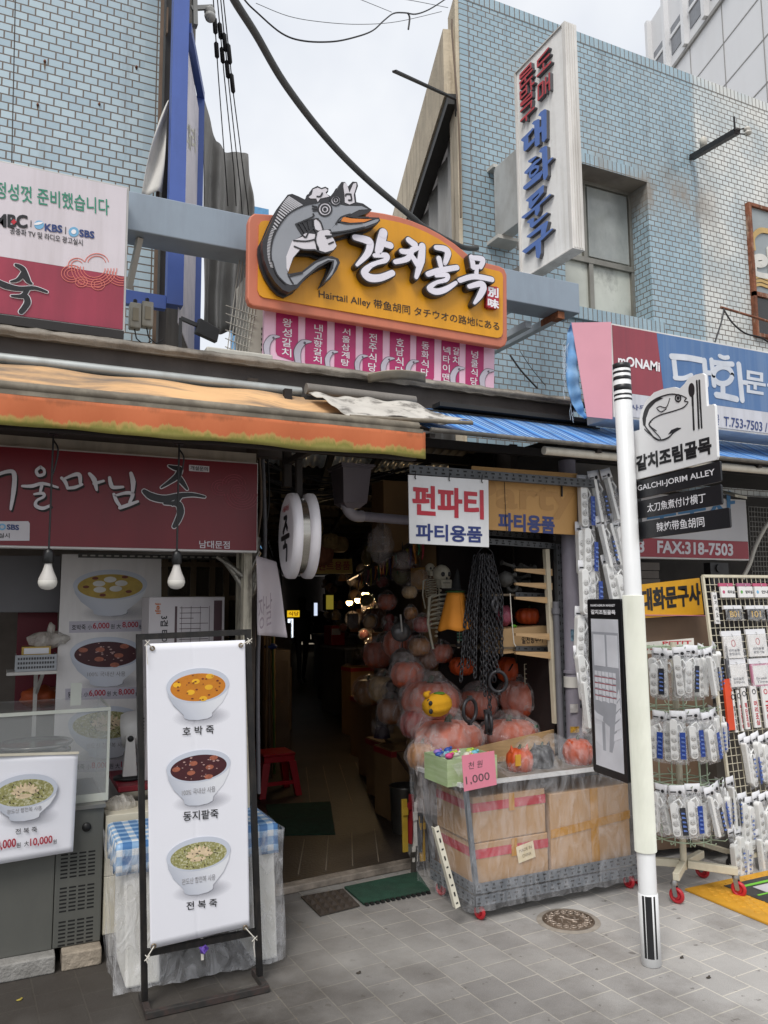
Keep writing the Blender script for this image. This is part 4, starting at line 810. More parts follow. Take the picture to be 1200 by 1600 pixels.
b.grid(bent, 12, 3); obj('bent_flashing', b, M('crumpled buff flashing', '#a09684', .7, var=.2, dirt='#5d564b', da=.6), None, label='crumpled buff flashing on the ledge under the striped banner', cat='flashing', solid=.006)

# wires
blk = M('black cable', '#1b1a1b', .5); grycab = M('thick grey cable sheath', '#4b4c4b', .6, var=.1)
def wire(name, px, r, label, Ys, mat=blk, cat='cable', group=None, seg=6):
    n = len(px); q = [PY(x, y, Ys[0]+(Ys[1]-Ys[0])*i/(n-1)) for i, (x, y) in enumerate(px)]
    b = B(); b.tube(spline([tuple(p) for p in q], 6), r, seg); return obj(name, b, mat, None, label=label, cat=cat, group=group)
wire('thick_cable', [(345, -45), (366, 0), (400, 54), (445, 131), (507, 212), (570, 277), (640, 336), (665, 356), (720, 385), (745, 388)], .021, 'thick dark cable sagging across the sky to the right building', (3.4, 5.3), grycab, seg=10)
wire('lashing_wire', [(512, 222), (540, 252), (570, 281), (612, 318), (640, 341)], .003, 'thin wire lashed beneath the thick sagging cable', (4.1, 4.8))
wire('overhead_wire', [(360, -30), (384, 2), (400, 18), (440, 52), (475, 64), (520, 65), (555, 58), (582, 48), (600, 32), (615, 21), (632, 20), (650, 22), (672, 14), (700, -4)], .0065, 'black wire sagging in a loop across the top of the sky', (5, 6.2))
wire('loose_wire_end', [(637, 20), (640, 28), (638, 46)], .008, 'short frayed wire end dangling from the sagging overhead wire', (5.7, 5.7))
for k, (px, lb) in enumerate((([(400, 5), (450, 25), (500, 34), (560, 38), (620, 34), (690, 18)], 'hair thin wire curving low over the sky below the black loop'), ([(545, -8), (580, 6), (612, 19)], 'hair thin wire sloping down to the black overhead loop'), ([(600, -6), (650, 2), (700, 12)], 'hair thin wire crossing at the very top of the sky'))):
    wire('thin_wire', px, .0026, lb, (6, 6.4))
W = [(332, 0, 352, 262), (338, 0, 365, 262), (343, 0, 376, 300), (347, 10, 387, 320)]
for k, (x0, y0, x1, y1) in enumerate(W):
    b = B(); q = [PY(x0, -20, 5.2), PY(x0+(x1-x0)*.45, y0+(y1-y0)*.45, 5.6), PY(x1, y1, 6.2), PY(x1+4, y1+60, 6.4)]; b.tube([tuple(v) for v in q], .0045, 5)
    wr = obj('service_wire', b, blk, None, label=('leftmost', 'second', 'third', 'rightmost')[k]+' of four steep service wires beside the blue framed billboard', cat='cable', group='steep service wires')
    b = B()
    for t in ((.16, .26), (.3, .4))[:2]: b.tube([tuple(q[0].lerp(q[1], t[0]*2+k*.06)), tuple(q[0].lerp(q[1], t[0]*2+.02+k*.06)), tuple(q[0].lerp(q[1], t[1]*2-.02+k*.06)), tuple(q[0].lerp(q[1], t[1]*2+k*.06))], [.006, .017, .017, .006], 8)
    obj('splice_sleeve', b, blk, wr)
p = PY(328, 22, 5.2); IN = thing('insulator', 'grey spool insulator bolted above the blue framed billboard', 'insulator', p)
b = B(); b.lathe([(.01, -.05), (.035, -.045), (.04, -.02), (.024, -.008), (.024, .008), (.04, .02), (.035, .045), (.01, .05)], p, (0, .3, 1)); obj('spool', b, M('grey porcelain', '#a9a8a4', .25), IN)
b = B(); b.bar((p.x-.13, 5.2, p.z+.0), (p.x+.02, 5.2, p.z+.06), .02, .03); b.bar((p.x-.12, 5.21, p.z+.4), (p.x-.1, 5.21, p.z-.12), .05, .03); obj('strap', b, M('galvanised strap', '#8f8e8a', .5, .6), IN)
p0, p1 = PY(616, 111, 4.4), PY(712, 155, 5.4); b = B(); b.bar(p0, p1, .03, .012); b.bar(p1, p1+V((.03, .05, -.12)), .02, .02); obj('steel_rod', b, M('dark steel flat', '#3b3836', .5, .5), None, label='dark steel flat bar jutting out from the corner pier into the sky', cat='bar')
p0, p1 = PY(1081, 246, 5.38), PY(1152, 205, 4.6); br = thing('pole_bracket', 'black steel bracket with a white insulator jutting from the right tiled wall', 'bracket', p0)
b = B(); b.bar(p0, p1, .055, .05); b.bar(p1+V((-.03, 0, .0)), p1+V((-.03, 0, .13)), .012, .012); obj('arm', b, M('black bracket steel', '#2b2727', .5, .4), br)
c_ = PY(1168, 205, 4.55); b = B(); b.lathe([(.01, -.035), (.03, -.03), (.033, -.015), (.018, -.005), (.018, .008), (.03, .015), (.026, .035), (.01, .04)], c_, (0, .2, 1)); obj('insulator', b, M('dirty white porcelain', '#c2beb5', .3), br)
b = B(); b.bar(p1+V((0, 0, .01)), c_+V((0, 0, .035)), .01, .008); b.bar(p1+V((0, 0, -.02)), c_+V((0, 0, -.035)), .01, .008); obj('clevis', b, M('black bracket steel', '#2b2727', .5, .4), br)
c_ = PY(1099, 222, 5.3); b = B(); b.lathe([(.02, -.05), (.035, -.05), (.036, .03), (.02, .05)], c_); obj('junction_cap', b, M('pale junction cap', '#bdb9ae', .5), None, label='small pale cap on the right tiled wall above the black bracket', cat='cap')
wire('wall_pipe', [(1126, 480), (1150, 487), (1200, 502), (1240, 514)], .012, 'rusty pipe running along the wall under the rust framed window', (5.2, 5.2), rust, 'pipe')
wire('drop_wire', [(1131, 482), (1128, 500), (1117, 535)], .007, 'thin wire dropping from the rusty pipe to the blue sign', (5.2, 4.2))
wire('slack_cable', [(1131, 484), (1145, 505), (1165, 521), (1190, 528), (1215, 545)], .009, 'slack black cable looping under the rust framed window', (5.2, 5.0))
wire('wall_cable', [(797, 555), (815, 580), (840, 607)], .008, 'black cable hanging on the tiles below the beam bracket', (5.3, 5.2)); wire('wall_flex', [(812, 548), (830, 575), (852, 602)], .003, 'thin flex on the tiles beside the black hanging cable', (5.3, 5.2))
wire('conduit', [(720, 340), (717, 200), (707, 60), (706, 30)], .008, 'thin conduit running up the corner pier', (5.33, 5.33), M('brown conduit', '#6d5c4c', .6)); b = B()

# ================================================================ awnings
OA = thing('orange_awning', 'orange fabric awning with a mossy valance over the porridge shop', 'awning', (0, 3.6, 2.3))
XE = PY(660, 690, 3.3).x; fabo = M('sun bleached orange canvas', '#d3a878', .8, var=.12, vs=3, dirt='#6b6259', da=.9, dscale=(1.6, 6, 3), dlo=.44, dhi=.64)
def vm():
    m = bpy.data.materials.new('mossy orange valance'); m.use_nodes = True; n = m.node_tree; L = n.links.new; p = n.nodes['Principled BSDF']; p.inputs['Roughness'].default_value = .75
    g = n.nodes.new('ShaderNodeNewGeometry'); sp = n.nodes.new('ShaderNodeSeparateXYZ'); L(g.outputs['Position'], sp.inputs[0])
    mp = n.nodes.new('ShaderNodeMapping'); mp.inputs['Scale'].default_value = (14, 1, 3); L(g.outputs['Position'], mp.inputs[0])
    z = n.nodes.new('ShaderNodeTexNoise'); z.inputs['Scale'].default_value = 1; z.inputs['Detail'].default_value = 7; z.inputs['Roughness'].default_value = .7; L(mp.outputs[0], z.inputs['Vector'])
    z2 = n.nodes.new('ShaderNodeTexNoise'); z2.inputs['Scale'].default_value = 1.7; z2.inputs['Detail'].default_value = 3; L(g.outputs['Position'], z2.inputs['Vector'])
    a = n.nodes.new('ShaderNodeMath'); a.operation = 'MULTIPLY_ADD'; L(z.outputs['Fac'], a.inputs[0]); a.inputs[1].default_value = .11; L(sp.outputs[2], a.inputs[2])
    a2 = n.nodes.new('ShaderNodeMath'); a2.operation = 'MULTIPLY_ADD'; L(z2.outputs['Fac'], a2.inputs[0]); a2.inputs[1].default_value = -.12; L(a.outputs[0], a2.inputs[2])
    r = n.nodes.new('ShaderNodeValToRGB'); e = r.color_ramp.elements; e[0].position = .0; e[0].color = (*C('#8f8548'), 1); e[1].position = 1; e[1].color = (*C('#a8592c'), 1)
    for ps, c in ((.22, '#7f7a35'), (.34, '#a98a4c'), (.40, '#b96238'), (.75, '#c06a40'), (.9, '#a05a36')): k = e.new(ps); k.color = (*C(c), 1)
    mr = n.nodes.new('ShaderNodeMapRange'); mr.inputs[1].default_value = 2.275; mr.inputs[2].default_value = 2.43; L(a2.outputs[0], mr.inputs[0]); L(mr.outputs[0], r.inputs[0])
    L(r.outputs[0], p.inputs['Base Color']); return m
b = B(); b.tube([(-3, 3.97, 2.735), (PY(470, 622, 3.97).x, 3.97, 2.735)], .026, 10); obj('roller_tube', b, M('weathered aluminium tube', '#aeb2b0', .45, .5, dirt='#7f7a70', da=.5), OA)
b = B()
def at_(u, v):
    x = -3+u*(XE+3); y = 3.93-v*.62; z = 2.70-v*.255-.028*math.sin(v*3.1)+.006*math.sin(u*60+v*3)+.02*noise.noise(V((x*2.2, v*1.5, 2)))*math.sin(v*3.1)-.03*max(0, math.sin((x-1.05)*5))*math.sin(v*3.1); return V((x, y, z))
b.grid(at_, 160, 14); obj('canopy', b, fabo, OA, solid=.004)
b = B(); b.tube([(-3, 3.305, 2.438), (XE-.02, 3.305, 2.438)], .021, 10); b.box((-3, 3.29, 2.405), (XE, 3.31, 2.424)); obj('front_bar', b, M('mouldy grey bar', '#6d6558', .7, var=.2, vs=12, dirt='#a39a88', da=.6, dscale=(9, 9, 9)), OA)
b = B()
def vl(u, v): x = -3+u*(XE+.012+3); return V((x, 3.292+.006*math.sin(x*23)*v+.014*v*noise.noise(V((x*3, 0, 0))), 2.41-v*.127+.004*math.sin(x*9)*v))
b.grid(vl, 220, 6); obj('valance', b, vm(), OA, solid=.003)
b = B(); b.bar((-3, 3.34, 2.29), (XE-.02, 3.34, 2.29), .03, .025)
for x in (-1.2, .35, XE-.06): b.bar((x, 3.95, 2.5), (x, 3.32, 2.42), .03, .02)
b.bar((1.3, 3.9, 2.72), (1.3, 3.9, 2.2), .04, .04); b.bar((1.3, 3.34, 2.33), (1.3, 3.9, 2.33), .03, .03); obj('frame', b, M('rusty black frame', '#2b2522', .7, .2, var=.3), OA)
# gutter end and torn tarp beside it
GT = thing('rolled_awning', 'grey rolled awning tube with a torn white flap lying between orange and blue awnings', 'awning', (1.6, 3.8, 2.7))
b = B(); p0, p1 = PY(478, 607, 3.9), PY(648, 627, 3.9); b.tube([p0, p1], .03, 12); obj('roll', b, M('grey roll cover', '#77726c', .6, var=.15, dirt='#3f3a36', da=.5), GT)
b = B()
def fl2(u, v):
    a_ = PY(482, 614, 3.86).lerp(PY(640, 629, 3.86), u); c_ = PY(548, 649, 3.45).lerp(PY(738, 661, 3.45), u); p = a_.lerp(c_, v); p.z += .02*noise.noise(V((u*6, v*4, 0)))+.012*math.sin(u*9+v*5)*v; return p
b.grid(fl2, 40, 14); obj('flap', b, M('mouldy white tarp', '#bcb8b0', .7, var=.12, dirt='#57534e', da=.8, dscale=(9, 9, 5), dlo=.5, dhi=.62), GT, solid=.003)
b = B(); b.tube([PY(547, 651, 3.44), PY(738, 661, 3.44)], .011, 8); obj('flap_bar', b, M('mouldy grey bar', '#6d6558'), GT)
b = B(); b.box((1.4, 3.9, 2.67), (3.4, 3.99, 2.70)); b.box((2.2, 3.86, 2.715), (3.4, 3.95, 2.74)); obj('black_gutter', b, M('black gutter', '#23211f', .6), None, label='black gutter lip along the ledge above the blue awning', cat='gutter')
# blue striped awning
BA = thing('blue_awning', 'blue awning with pale pinstripes over the party goods stall and stationery shop', 'awning', (3.5, 3.6, 2.45))
def sm():
    m = bpy.data.materials.new('blue pinstriped canvas'); m.use_nodes = True; n = m.node_tree; L = n.links.new; p = n.nodes['Principled BSDF']; p.inputs['Roughness'].default_value = .7
    g = n.nodes.new('ShaderNodeNewGeometry'); sp = n.nodes.new('ShaderNodeSeparateXYZ'); L(g.outputs['Position'], sp.inputs[0])
    a = n.nodes.new('ShaderNodeMath'); a.operation = 'MULTIPLY'; a.inputs[1].default_value = 1/.16; L(sp.outputs[0], a.inputs[0]); f = n.nodes.new('ShaderNodeMath'); f.operation = 'FRACT'; L(a.outputs[0], f.inputs[0])
    r = n.nodes.new('ShaderNodeValToRGB'); r.color_ramp.interpolation = 'CONSTANT'; e = r.color_ramp.elements; e[0].position = 0; e[0].color = (*C('#2c62a6'), 1); e[1].position = .1; e[1].color = (*C('#8fb2d4'), 1)
    for ps, c in ((.2, '#2c62a6'), (.3, '#8db4d8'), (.35, '#24579a'), (.55, '#4d8aca'), (.75, '#8fb2d4'), (.82, '#24579a'), (.92, '#8db4d8'), (.97, '#2c62a6')): k = e.new(ps); k.color = (*C(c), 1)
    L(f.outputs[0], r.inputs[0]); z = n.nodes.new('ShaderNodeTexNoise'); z.inputs['Scale'].default_value = 5; z.inputs['Detail'].default_value = 6; L(g.outputs['Position'], z.inputs['Vector'])
    mr = n.nodes.new('ShaderNodeMapRange'); mr.inputs[1].default_value = .5; mr.inputs[2].default_value = .75; mr.inputs[4].default_value = .6; L(z.outputs['Fac'], mr.inputs[0])
    x = n.nodes.new('ShaderNodeMix'); x.data_type = 'RGBA'; L(mr.outputs[0], x.inputs[0]); L(r.outputs[0], x.inputs[6]); x.inputs[7].default_value = (*C('#4a5058'), 1); L(x.outputs[2], p.inputs['Base Color']); return m
x0 = PY(672, 685, 3.45).x; b = B()
def bt(u, v):
    x = x0+u*4; return V((x, 3.95-v*.5, 2.715-v*.245-.012*math.sin(v*3.1)+.004*math.sin(x*17)*v+.02*noise.noise(V((x*2, v, 0)))*math.sin(v*3.1)))
b.grid(bt, 120, 10); obj('canopy', b, sm(), BA, solid=.004)
b = B(); b.tube([(x0, 3.445, 2.465), (x0+4, 3.445, 2.465)], .013, 10); obj('front_bar', b, M('mouldy dark bar', '#4f4c47', .7, var=.2, vs=12, dirt='#8f887c', da=.6, dscale=(9, 9, 9)), BA)
b = B(); b.tube([(PY(850, 712, 3.5).x, 3.5, 2.425), (x0+4, 3.5, 2.425)], .024, 10); obj('white_tube', b, M('dirty white tube', '#cfc9bb', .5, var=.06, dirt='#857a67', da=.5), BA)
b = B(); b.bar((x0, 3.9, 2.5), (x0+4, 3.9, 2.5), .04, .05)
for x in (x0+.02, x0+1.1, x0+2.4): b.bar((x, 3.93, 2.52), (x, 3.46, 2.44), .03, .02)
obj('frame', b, M('rusty black frame', '#2b2522'), BA)
# ================================================================ porridge shop
def prt():
    """printed bowl: china graded from left to right as on the print"""
    m = bpy.data.materials.new('printed china'); m.use_nodes = True; n = m.node_tree; L = n.links.new; p = n.nodes['Principled BSDF']; p.inputs['Roughness'].default_value = .5
    tc = n.nodes.new('ShaderNodeTexCoord'); sp = n.nodes.new('ShaderNodeSeparateXYZ'); L(tc.outputs['Generated'], sp.inputs[0])
    a = n.nodes.new('ShaderNodeMath'); a.operation = 'MULTIPLY_ADD'; a.inputs[1].default_value = .55; L(sp.outputs[2], a.inputs[0]); L(sp.outputs[0], a.inputs[2])
    r = n.nodes.new('ShaderNodeValToRGB'); e = r.color_ramp.elements; e[0].position = .1; e[0].color = (*C('#9aa0ac'), 1); e[1].position = 1; e[1].color = (*C('#d9dade'), 1); k = e.new(.5); k.color = (*C('#c3c6cf'), 1)
    L(a.outputs[0], r.inputs[0]); L(r.outputs[0], p.inputs['Base Color']); return m
china = prt(); rimc = M('printed bowl rim', '#bfc4cf', .5, var=.04)
SOUP = {'pumpkin': M('printed pumpkin porridge', '#c47a18', .5, var=.2, vs=30, dirt='#8a4a10', da=.5, dscale=(30, 30, 30)), 'yellow': M('printed yellow porridge', '#b1943a', .5, var=.15, vs=30), 'bean': M('printed red bean porridge', '#43151c', .5, var=.3, vs=40, dirt='#1c0a0d', da=.6, dscale=(40, 40, 40)), 'abalone': M('printed abalone porridge', '#8d8a55', .5, var=.25, vs=55, dirt='#d0cdb0', da=.75, dscale=(120, 120, 120), dlo=.5, dhi=.6)}
def soft():
    m = M('printed soft shade', '#9a9aa2', .5, var=.02); n = m.node_tree; L = n.links.new; tc = n.nodes.new('ShaderNodeTexCoord'); mp = n.nodes.new('ShaderNodeMapping'); mp.inputs['Scale'].default_value = (2, 0, 2); mp.inputs['Location'].default_value = (-1, 0, -1); g = n.nodes.new('ShaderNodeTexGradient'); g.gradient_type = 'SPHERICAL'
    L(tc.outputs['Generated'], mp.inputs[0]); L(mp.outputs[0], g.inputs[0]); k = n.nodes.new('ShaderNodeMath'); k.operation = 'MULTIPLY'; k.inputs[1].default_value = .75; L(g.outputs['Fac'], k.inputs[0]); L(k.outputs[0], n.nodes['Principled BSDF'].inputs['Alpha']); return m
shd = soft(); blobs = {'pumpkin': (M('printed chestnut', '#e0aa22', .5), M('printed jujube', '#6d2a14', .5)), 'yellow': (M('printed rice ball', '#d5d2cc', .5), M('printed jujube', '#6d2a14')), 'bean': (M('printed bean chestnut', '#9c5a44', .5, var=.3, vs=60), M('printed grain', '#b08f88', .5)), 'abalone': (M('printed abalone slice', '#d3bd9c', .5, var=.2, vs=50), M('printed dark herb', '#3b3122', .5))}
def bowl(F, par, cx, cy, rx, ry, h, tilt, kind, d0, seed=1, note=None):
    rnd = random.Random(seed); T = math.tan(RAD(tilt))
    def pp(x, y): return F.px(cx+x, cy+y+x*T)
    b = B(); b.prism(F, [pp(x+rx*.12, y+h-2) for x, y in ell(0, 0, rx*.95, ry*.62, 24)], d0, d0); k = obj('bowl_shade', b, shd, par)
    side = [(-rx, 0), (-rx*.94, h*.28), (-rx*.78, h*.56), (-rx*.55, h*.78), (-rx*.46, h*.86), (-rx*.44, h*.97), (-rx*.3, h*1.03), (0, h*1.06), (rx*.3, h*1.03), (rx*.44, h*.97), (rx*.46, h*.86), (rx*.55, h*.78), (rx*.78, h*.56), (rx*.94, h*.28), (rx, 0), (rx*.7, -ry*.6), (0, -ry*.7), (-rx*.7, -ry*.6)]
    b = B(); b.prism(F, [pp(*p) for p in side], d0, d0+.001); bo = obj('printed_bowl', b, china, par)
    b = B(); b.prism(F, [pp(*p) for p in ell(0, 0, rx, ry, 40)], d0, d0+.0014); obj('bowl_rim', b, rimc, bo)
    b = B(); b.prism(F, [pp(*p) for p in ell(0, ry*.1, rx*.88, ry*.8, 40)], d0, d0+.0018); obj('soup', b, SOUP[kind], bo)
    a, c = B(), B(); m1, m2 = blobs[kind]
    if kind == 'yellow':
        for x, y in ((-.3, -.1), (0, -.35), (.3, -.1), (-.28, .3), (.15, .25)): a.prism(F, [pp(*p) for p in ell(x*rx, y*ry, rx*.17, ry*.19, 16)], d0, d0+.0022)
        for x, y in ((-.65, .1), (.5, .45), (-.2, .65), (.4, -.5), (-.4, -.45)): c.prism(F, [pp(*p) for p in ell(x*rx, y*ry, rx*.09, ry*.1, 10)], d0, d0+.0022)
    elif kind == 'abalone':
        for k in range(9): an = RAD(195+k*19); a.prism(F, [pp(*p) for p in ell(.02*rx+math.cos(an)*.3*rx, .18*ry+math.sin(an)*.4*ry, rx*.14, ry*.1, 10, tilt=math.degrees(an))], d0, d0+.0021+.00005*k)
        a.prism(F, [pp(*p) for p in ell(-.02*rx, .3*ry, rx*.25, ry*.14, 14)], d0, d0+.0023)
        for k in range(26): t = rnd.random()*6.28; q = rnd.random()**.5*.78; c.prism(F, [pp(*p) for p in ell(q*rx*.9*math.cos(t), ry*.1+q*ry*.85*math.sin(t), rx*.02+rx*.03*rnd.random(), ry*.03, 6, tilt=rnd.random()*90)], d0, d0+.0026+.00003*k)
    else:
        for k in range(6): t = k*1.05+rnd.random()*.5; q = .35+.35*(k % 2); a.prism(F, [pp(*p) for p in ell(q*rx*math.cos(t), ry*.1+q*ry*math.sin(t), rx*.13, ry*.15, 12)], d0, d0+.0021+.00004*k)
        for k in range(24): t = rnd.random()*6.28; q = rnd.random()**.5*.75; r = .02+.025*rnd.random(); c.prism(F, [pp(*p) for p in ell(q*rx*math.cos(t), ry*.1+q*ry*math.sin(t), rx*r, ry*r*1.1, 6)], d0, d0+.0026+.00003*k)
    obj('topping', a, m1, bo); obj('garnish', c, m2, bo)
    if note:
        b = B(); kk = B(); x0, x1 = -rx*.52, rx*.52; text(b, F, note, (cx+x0, cy+h*.74+x0*T), (cx+x1, cy+h*.74+x1*T), (cx+x0, cy+h*.58+x0*T), d=d0+.0022, bold=.035); text(kk, F, note, (cx+x0, cy+h*.74+x0*T), (cx+x1, cy+h*.74+x1*T), (cx+x0, cy+h*.58+x0*T), d=d0+.0026, bold=.002)
        obj('note_outline', b, white_p, bo); obj('note_lettering', kk, M('grey print', '#6f7076', .5), bo)
    return bo

# ---- banner stand
BS = thing('banner_stand', 'black steel stand holding a white banner with three porridge bowls', 'stand', (.8, 3.44, 0))
bk = M('black square tube', '#1d1c1c', .45, .3, var=.2, vs=20, dirt='#4c443c', da=.4, dscale=(30, 30, 10))
L0, L1, R0, R1 = V((.568, 3.45, .03)), V((.51, 3.45, 1.452)), V((1.041, 3.45, .03)), V((.973, 3.45, 1.462))
b = B(); b.bar(L0, L1, .024, .024, (0, 1, 0)); obj('post', b, bk, BS); b = B(); b.bar(R0, R1, .024, .024, (0, 1, 0)); obj('post', b, bk, BS)
b = B(); b.bar(L1+V((-.012, 0, .012)), R1+V((.012, 0, .012)), .024, .024); obj('top_bar', b, bk, BS)
b = B(); b.bar(L0.lerp(L1, .125)+V((.012, 0, 0)), R0.lerp(R1, .125)+V((-.012, 0, 0)), .024, .024); obj('lower_bar', b, bk, BS)
b = B(); b.box((.556, 3.37, .002), (.582, 3.53, .028)); b.box((1.028, 3.37, .002), (1.054, 3.53, .028)); b.box((.5565, 3.345, .0025), (1.0535, 3.3695, .0275)); obj('foot_frame', b, M('scuffed black foot', '#3a3836', .6, .3, var=.3, vs=25, dirt='#5a332a', da=.5, dscale=(25, 25, 25)), BS, bevel=.002)
F = FY(3.425); corners = [F.px(*p) for p in ((228, 1006), (383, 1000), (390, 1447), (235, 1483))]
def ban(u, v):
    t = V(corners[0]).lerp(V(corners[1]), u); k = V(corners[3]).lerp(V(corners[2]), u); p = t.lerp(k, v)
    return F.pt(p.x, p.y, -.0015-.0012*math.sin(u*6.28)*math.sin(v*5)-(.002 if abs(u-.46) < .012 else 0))
b = B(); b.grid(ban, 50, 40); bn = obj('banner', b, M('white banner vinyl', '#e2e2e8', .38, var=.02, vs=3), BS, solid=.0015)
bowl(F, BS, 309, 1071, 49, 27, 51, -4, 'pumpkin', .0012, 3); bowl(F, BS, 310, 1197, 50, 25, 58, -7, 'bean', .0012, 4, '100% 국내산 사용'); bowl(F, BS, 310, 1334, 50, 26, 60, -9, 'abalone', .0012, 5, '완도산 참전복 사용')
b = B(); text(b, F, '호 박 죽', (285, 1150), (334, 1146), (285, 1136), d=.003, bold=.012); text(b, F, '동지팥죽', (286, 1283), (341, 1278), (286, 1268), d=.003, bold=.012); text(b, F, '전 복 죽', (291, 1422), (339, 1416), (291, 1409), d=.003, bold=.012); obj('lettering', b, ink, BS)
b = B(); g = M('brass eyelet', '#8c7d68', .35, .8); strg = M('white twine', '#d2cdc2', .8)
for x, y in ((238, 1013), (376, 1008), (240, 1478), (383, 1449)): b.torus(F.P(x, y, .003), .008, .003, F.n, seg=14, sr=6)
obj('eyelet', b, g, BS)
for (x, y), (p, q), tail in (((238, 1013), (229, 1003), 35), ((376, 1008), (388, 1000), 6), ((240, 1478), (229, 1493), 10), ((383, 1449), (396, 1463), 30)):
    b = B(); b.tube([F.P(x, y, .006), F.P((x+p)/2, (y+q)/2, .012), F.P(p, q, .016), F.P(p+2, q+3, .0)], .0025, 5); b.tube([F.P(p, q, .014), F.P(p-1, q+tail*.5, .016), F.P(p+1, q+tail, .014)], .002, 5); b.tube([F.P(p-3, q-3, .015), F.P(p+4, q+4, .018), F.P(p+4, q-3, .018), F.P(p-4, q+6, .016)], .0022, 5); obj('tie', b, strg, BS)
b = B(); b.bar(F.P(318, 1470, -.03), F.P(318, 1503, -.02), .01, .006); obj('pole_slat', b, M('pale slat', '#cfcac0', .6), BS)
b = B(); b.ball(F.P(318, 1484, .0), (.014, .012, .016), 2, .35, 4); b.tube([F.P(312, 1480, .0), F.P(318, 1488, .014), F.P(324, 1480, .01), F.P(319, 1476, .012)], .005, 6); obj('purple_knot', b, M('purple ribbon knot', '#55378f', .6), BS)

# ---- wrapped table behind it
TB = thing('folding_table', 'small table with blue checked cloth wrapped in clear plastic behind the banner stand', 'table', (.83, 3.8, 0))
def gingham():
    m = bpy.data.materials.new('blue checked oilcloth'); m.use_nodes = True; n = m.node_tree; L = n.links.new; p = n.nodes['Principled BSDF']; p.inputs['Roughness'].default_value = .4
    g = n.nodes.new('ShaderNodeNewGeometry'); sp = n.nodes.new('ShaderNodeSeparateXYZ'); L(g.outputs['Position'], sp.inputs[0])
    def sq(s):
        a = n.nodes.new('ShaderNodeMath'); a.operation = 'MULTIPLY'; a.inputs[1].default_value = 1/.066; L(s, a.inputs[0]); f = n.nodes.new('ShaderNodeMath'); f.operation = 'FRACT'; L(a.outputs[0], f.inputs[0]); k = n.nodes.new('ShaderNodeMath'); k.operation = 'GREATER_THAN'; k.inputs[1].default_value = .42; L(f.outputs[0], k.inputs[0]); return k.outputs[0]
    s = n.nodes.new('ShaderNodeMath'); L(sp.outputs[1], s.inputs[0]); L(sp.outputs[2], s.inputs[1]); ad = n.nodes.new('ShaderNodeMath'); L(sq(sp.outputs[0]), ad.inputs[0]); L(sq(s.outputs[0]), ad.inputs[1])
    h = n.nodes.new('ShaderNodeMath'); h.operation = 'MULTIPLY'; h.inputs[1].default_value = .5; L(ad.outputs[0], h.inputs[0])
    r = n.nodes.new('ShaderNodeValToRGB'); r.color_ramp.interpolation = 'CONSTANT'; e = r.color_ramp.elements; e[0].color = (*C('#d5d8da'), 1); e[1].position = .8; e[1].color = (*C('#4373a8'), 1); k = e.new(.3); k.color = (*C('#86a9cc'), 1); L(h.outputs[0], r.inputs[0]); L(r.outputs[0], p.inputs['Base Color']); return m
b = B(); x0, x1, y0, y1, zt_ = .47, 1.165, 3.62, 3.98, .60
b.box((x0, y0, zt_-.03), (x1, y1, zt_)); obj('tabletop', b, gingham(), TB, bevel=.012)
b = B()
def skirt(u, v):
    per = [(x0, y1), (x0-.004, y0-.004), (x1+.004, y0-.004), (x1, y1)]; k = u*3; i = min(int(k), 2); f = k-i; p = V(per[i]).lerp(V(per[i+1]), f); o_ = .006*math.sin(u*60)*v; return V((p.x+(o_ if i != 1 else 0), p.y-abs(o_), zt_-.006-v*.125))
b.grid(skirt, 120, 4); obj('cloth_skirt', b, gingham(), TB, solid=.002)
foam = M('white foam slab', '#dcdad2', .7, var=.04, dirt='#a8a294', da=.35, dscale=(5, 5, 2))
for a_, c_ in ((.50, .64), (1.05, 1.16)):
    b = B(); b.hexa([(a_+.02, 3.63, .004), (c_+.02, 3.63, .004), (c_+.02, 3.95, .004), (a_+.02, 3.95, .004), (a_, 3.63, .47), (c_, 3.63, .47), (c_, 3.95, .47), (a_, 3.95, .47)]); obj('leg', b, foam, TB, bevel=.01)
b = B()
def wrap(u, v):
    per = [(.455, 4.0), (.455, 3.60), (1.19, 3.60), (1.19, 4.0)]; k = u*3; i = min(int(k), 2); f = k-i; p = V(per[i]).lerp(V(per[i+1]), f)
    z = .575-v*.57; n_ = noise.noise(V((p.x*9+i*4, p.y*9, z*7)))*.018+noise.noise(V((p.x*25, p.y*20, z*4)))*.007; fl_ = v*v*.02
    return V((p.x+(n_+.02*v if i == 0 else 0)+(abs(n_)+fl_ if i == 2 else 0), p.y-(abs(n_)+fl_ if i == 1 else 0), max(z, .004)+.012*noise.noise(V((u*40, 0, 0)))*(1 if v > .9 else 0)+(.01 if v > .9 else 0)))
b.grid(wrap, 110, 30); obj('plastic_wrap', b, film('table film', lo=.12, hi=.5, scale=(9, 9, 4)), TB)

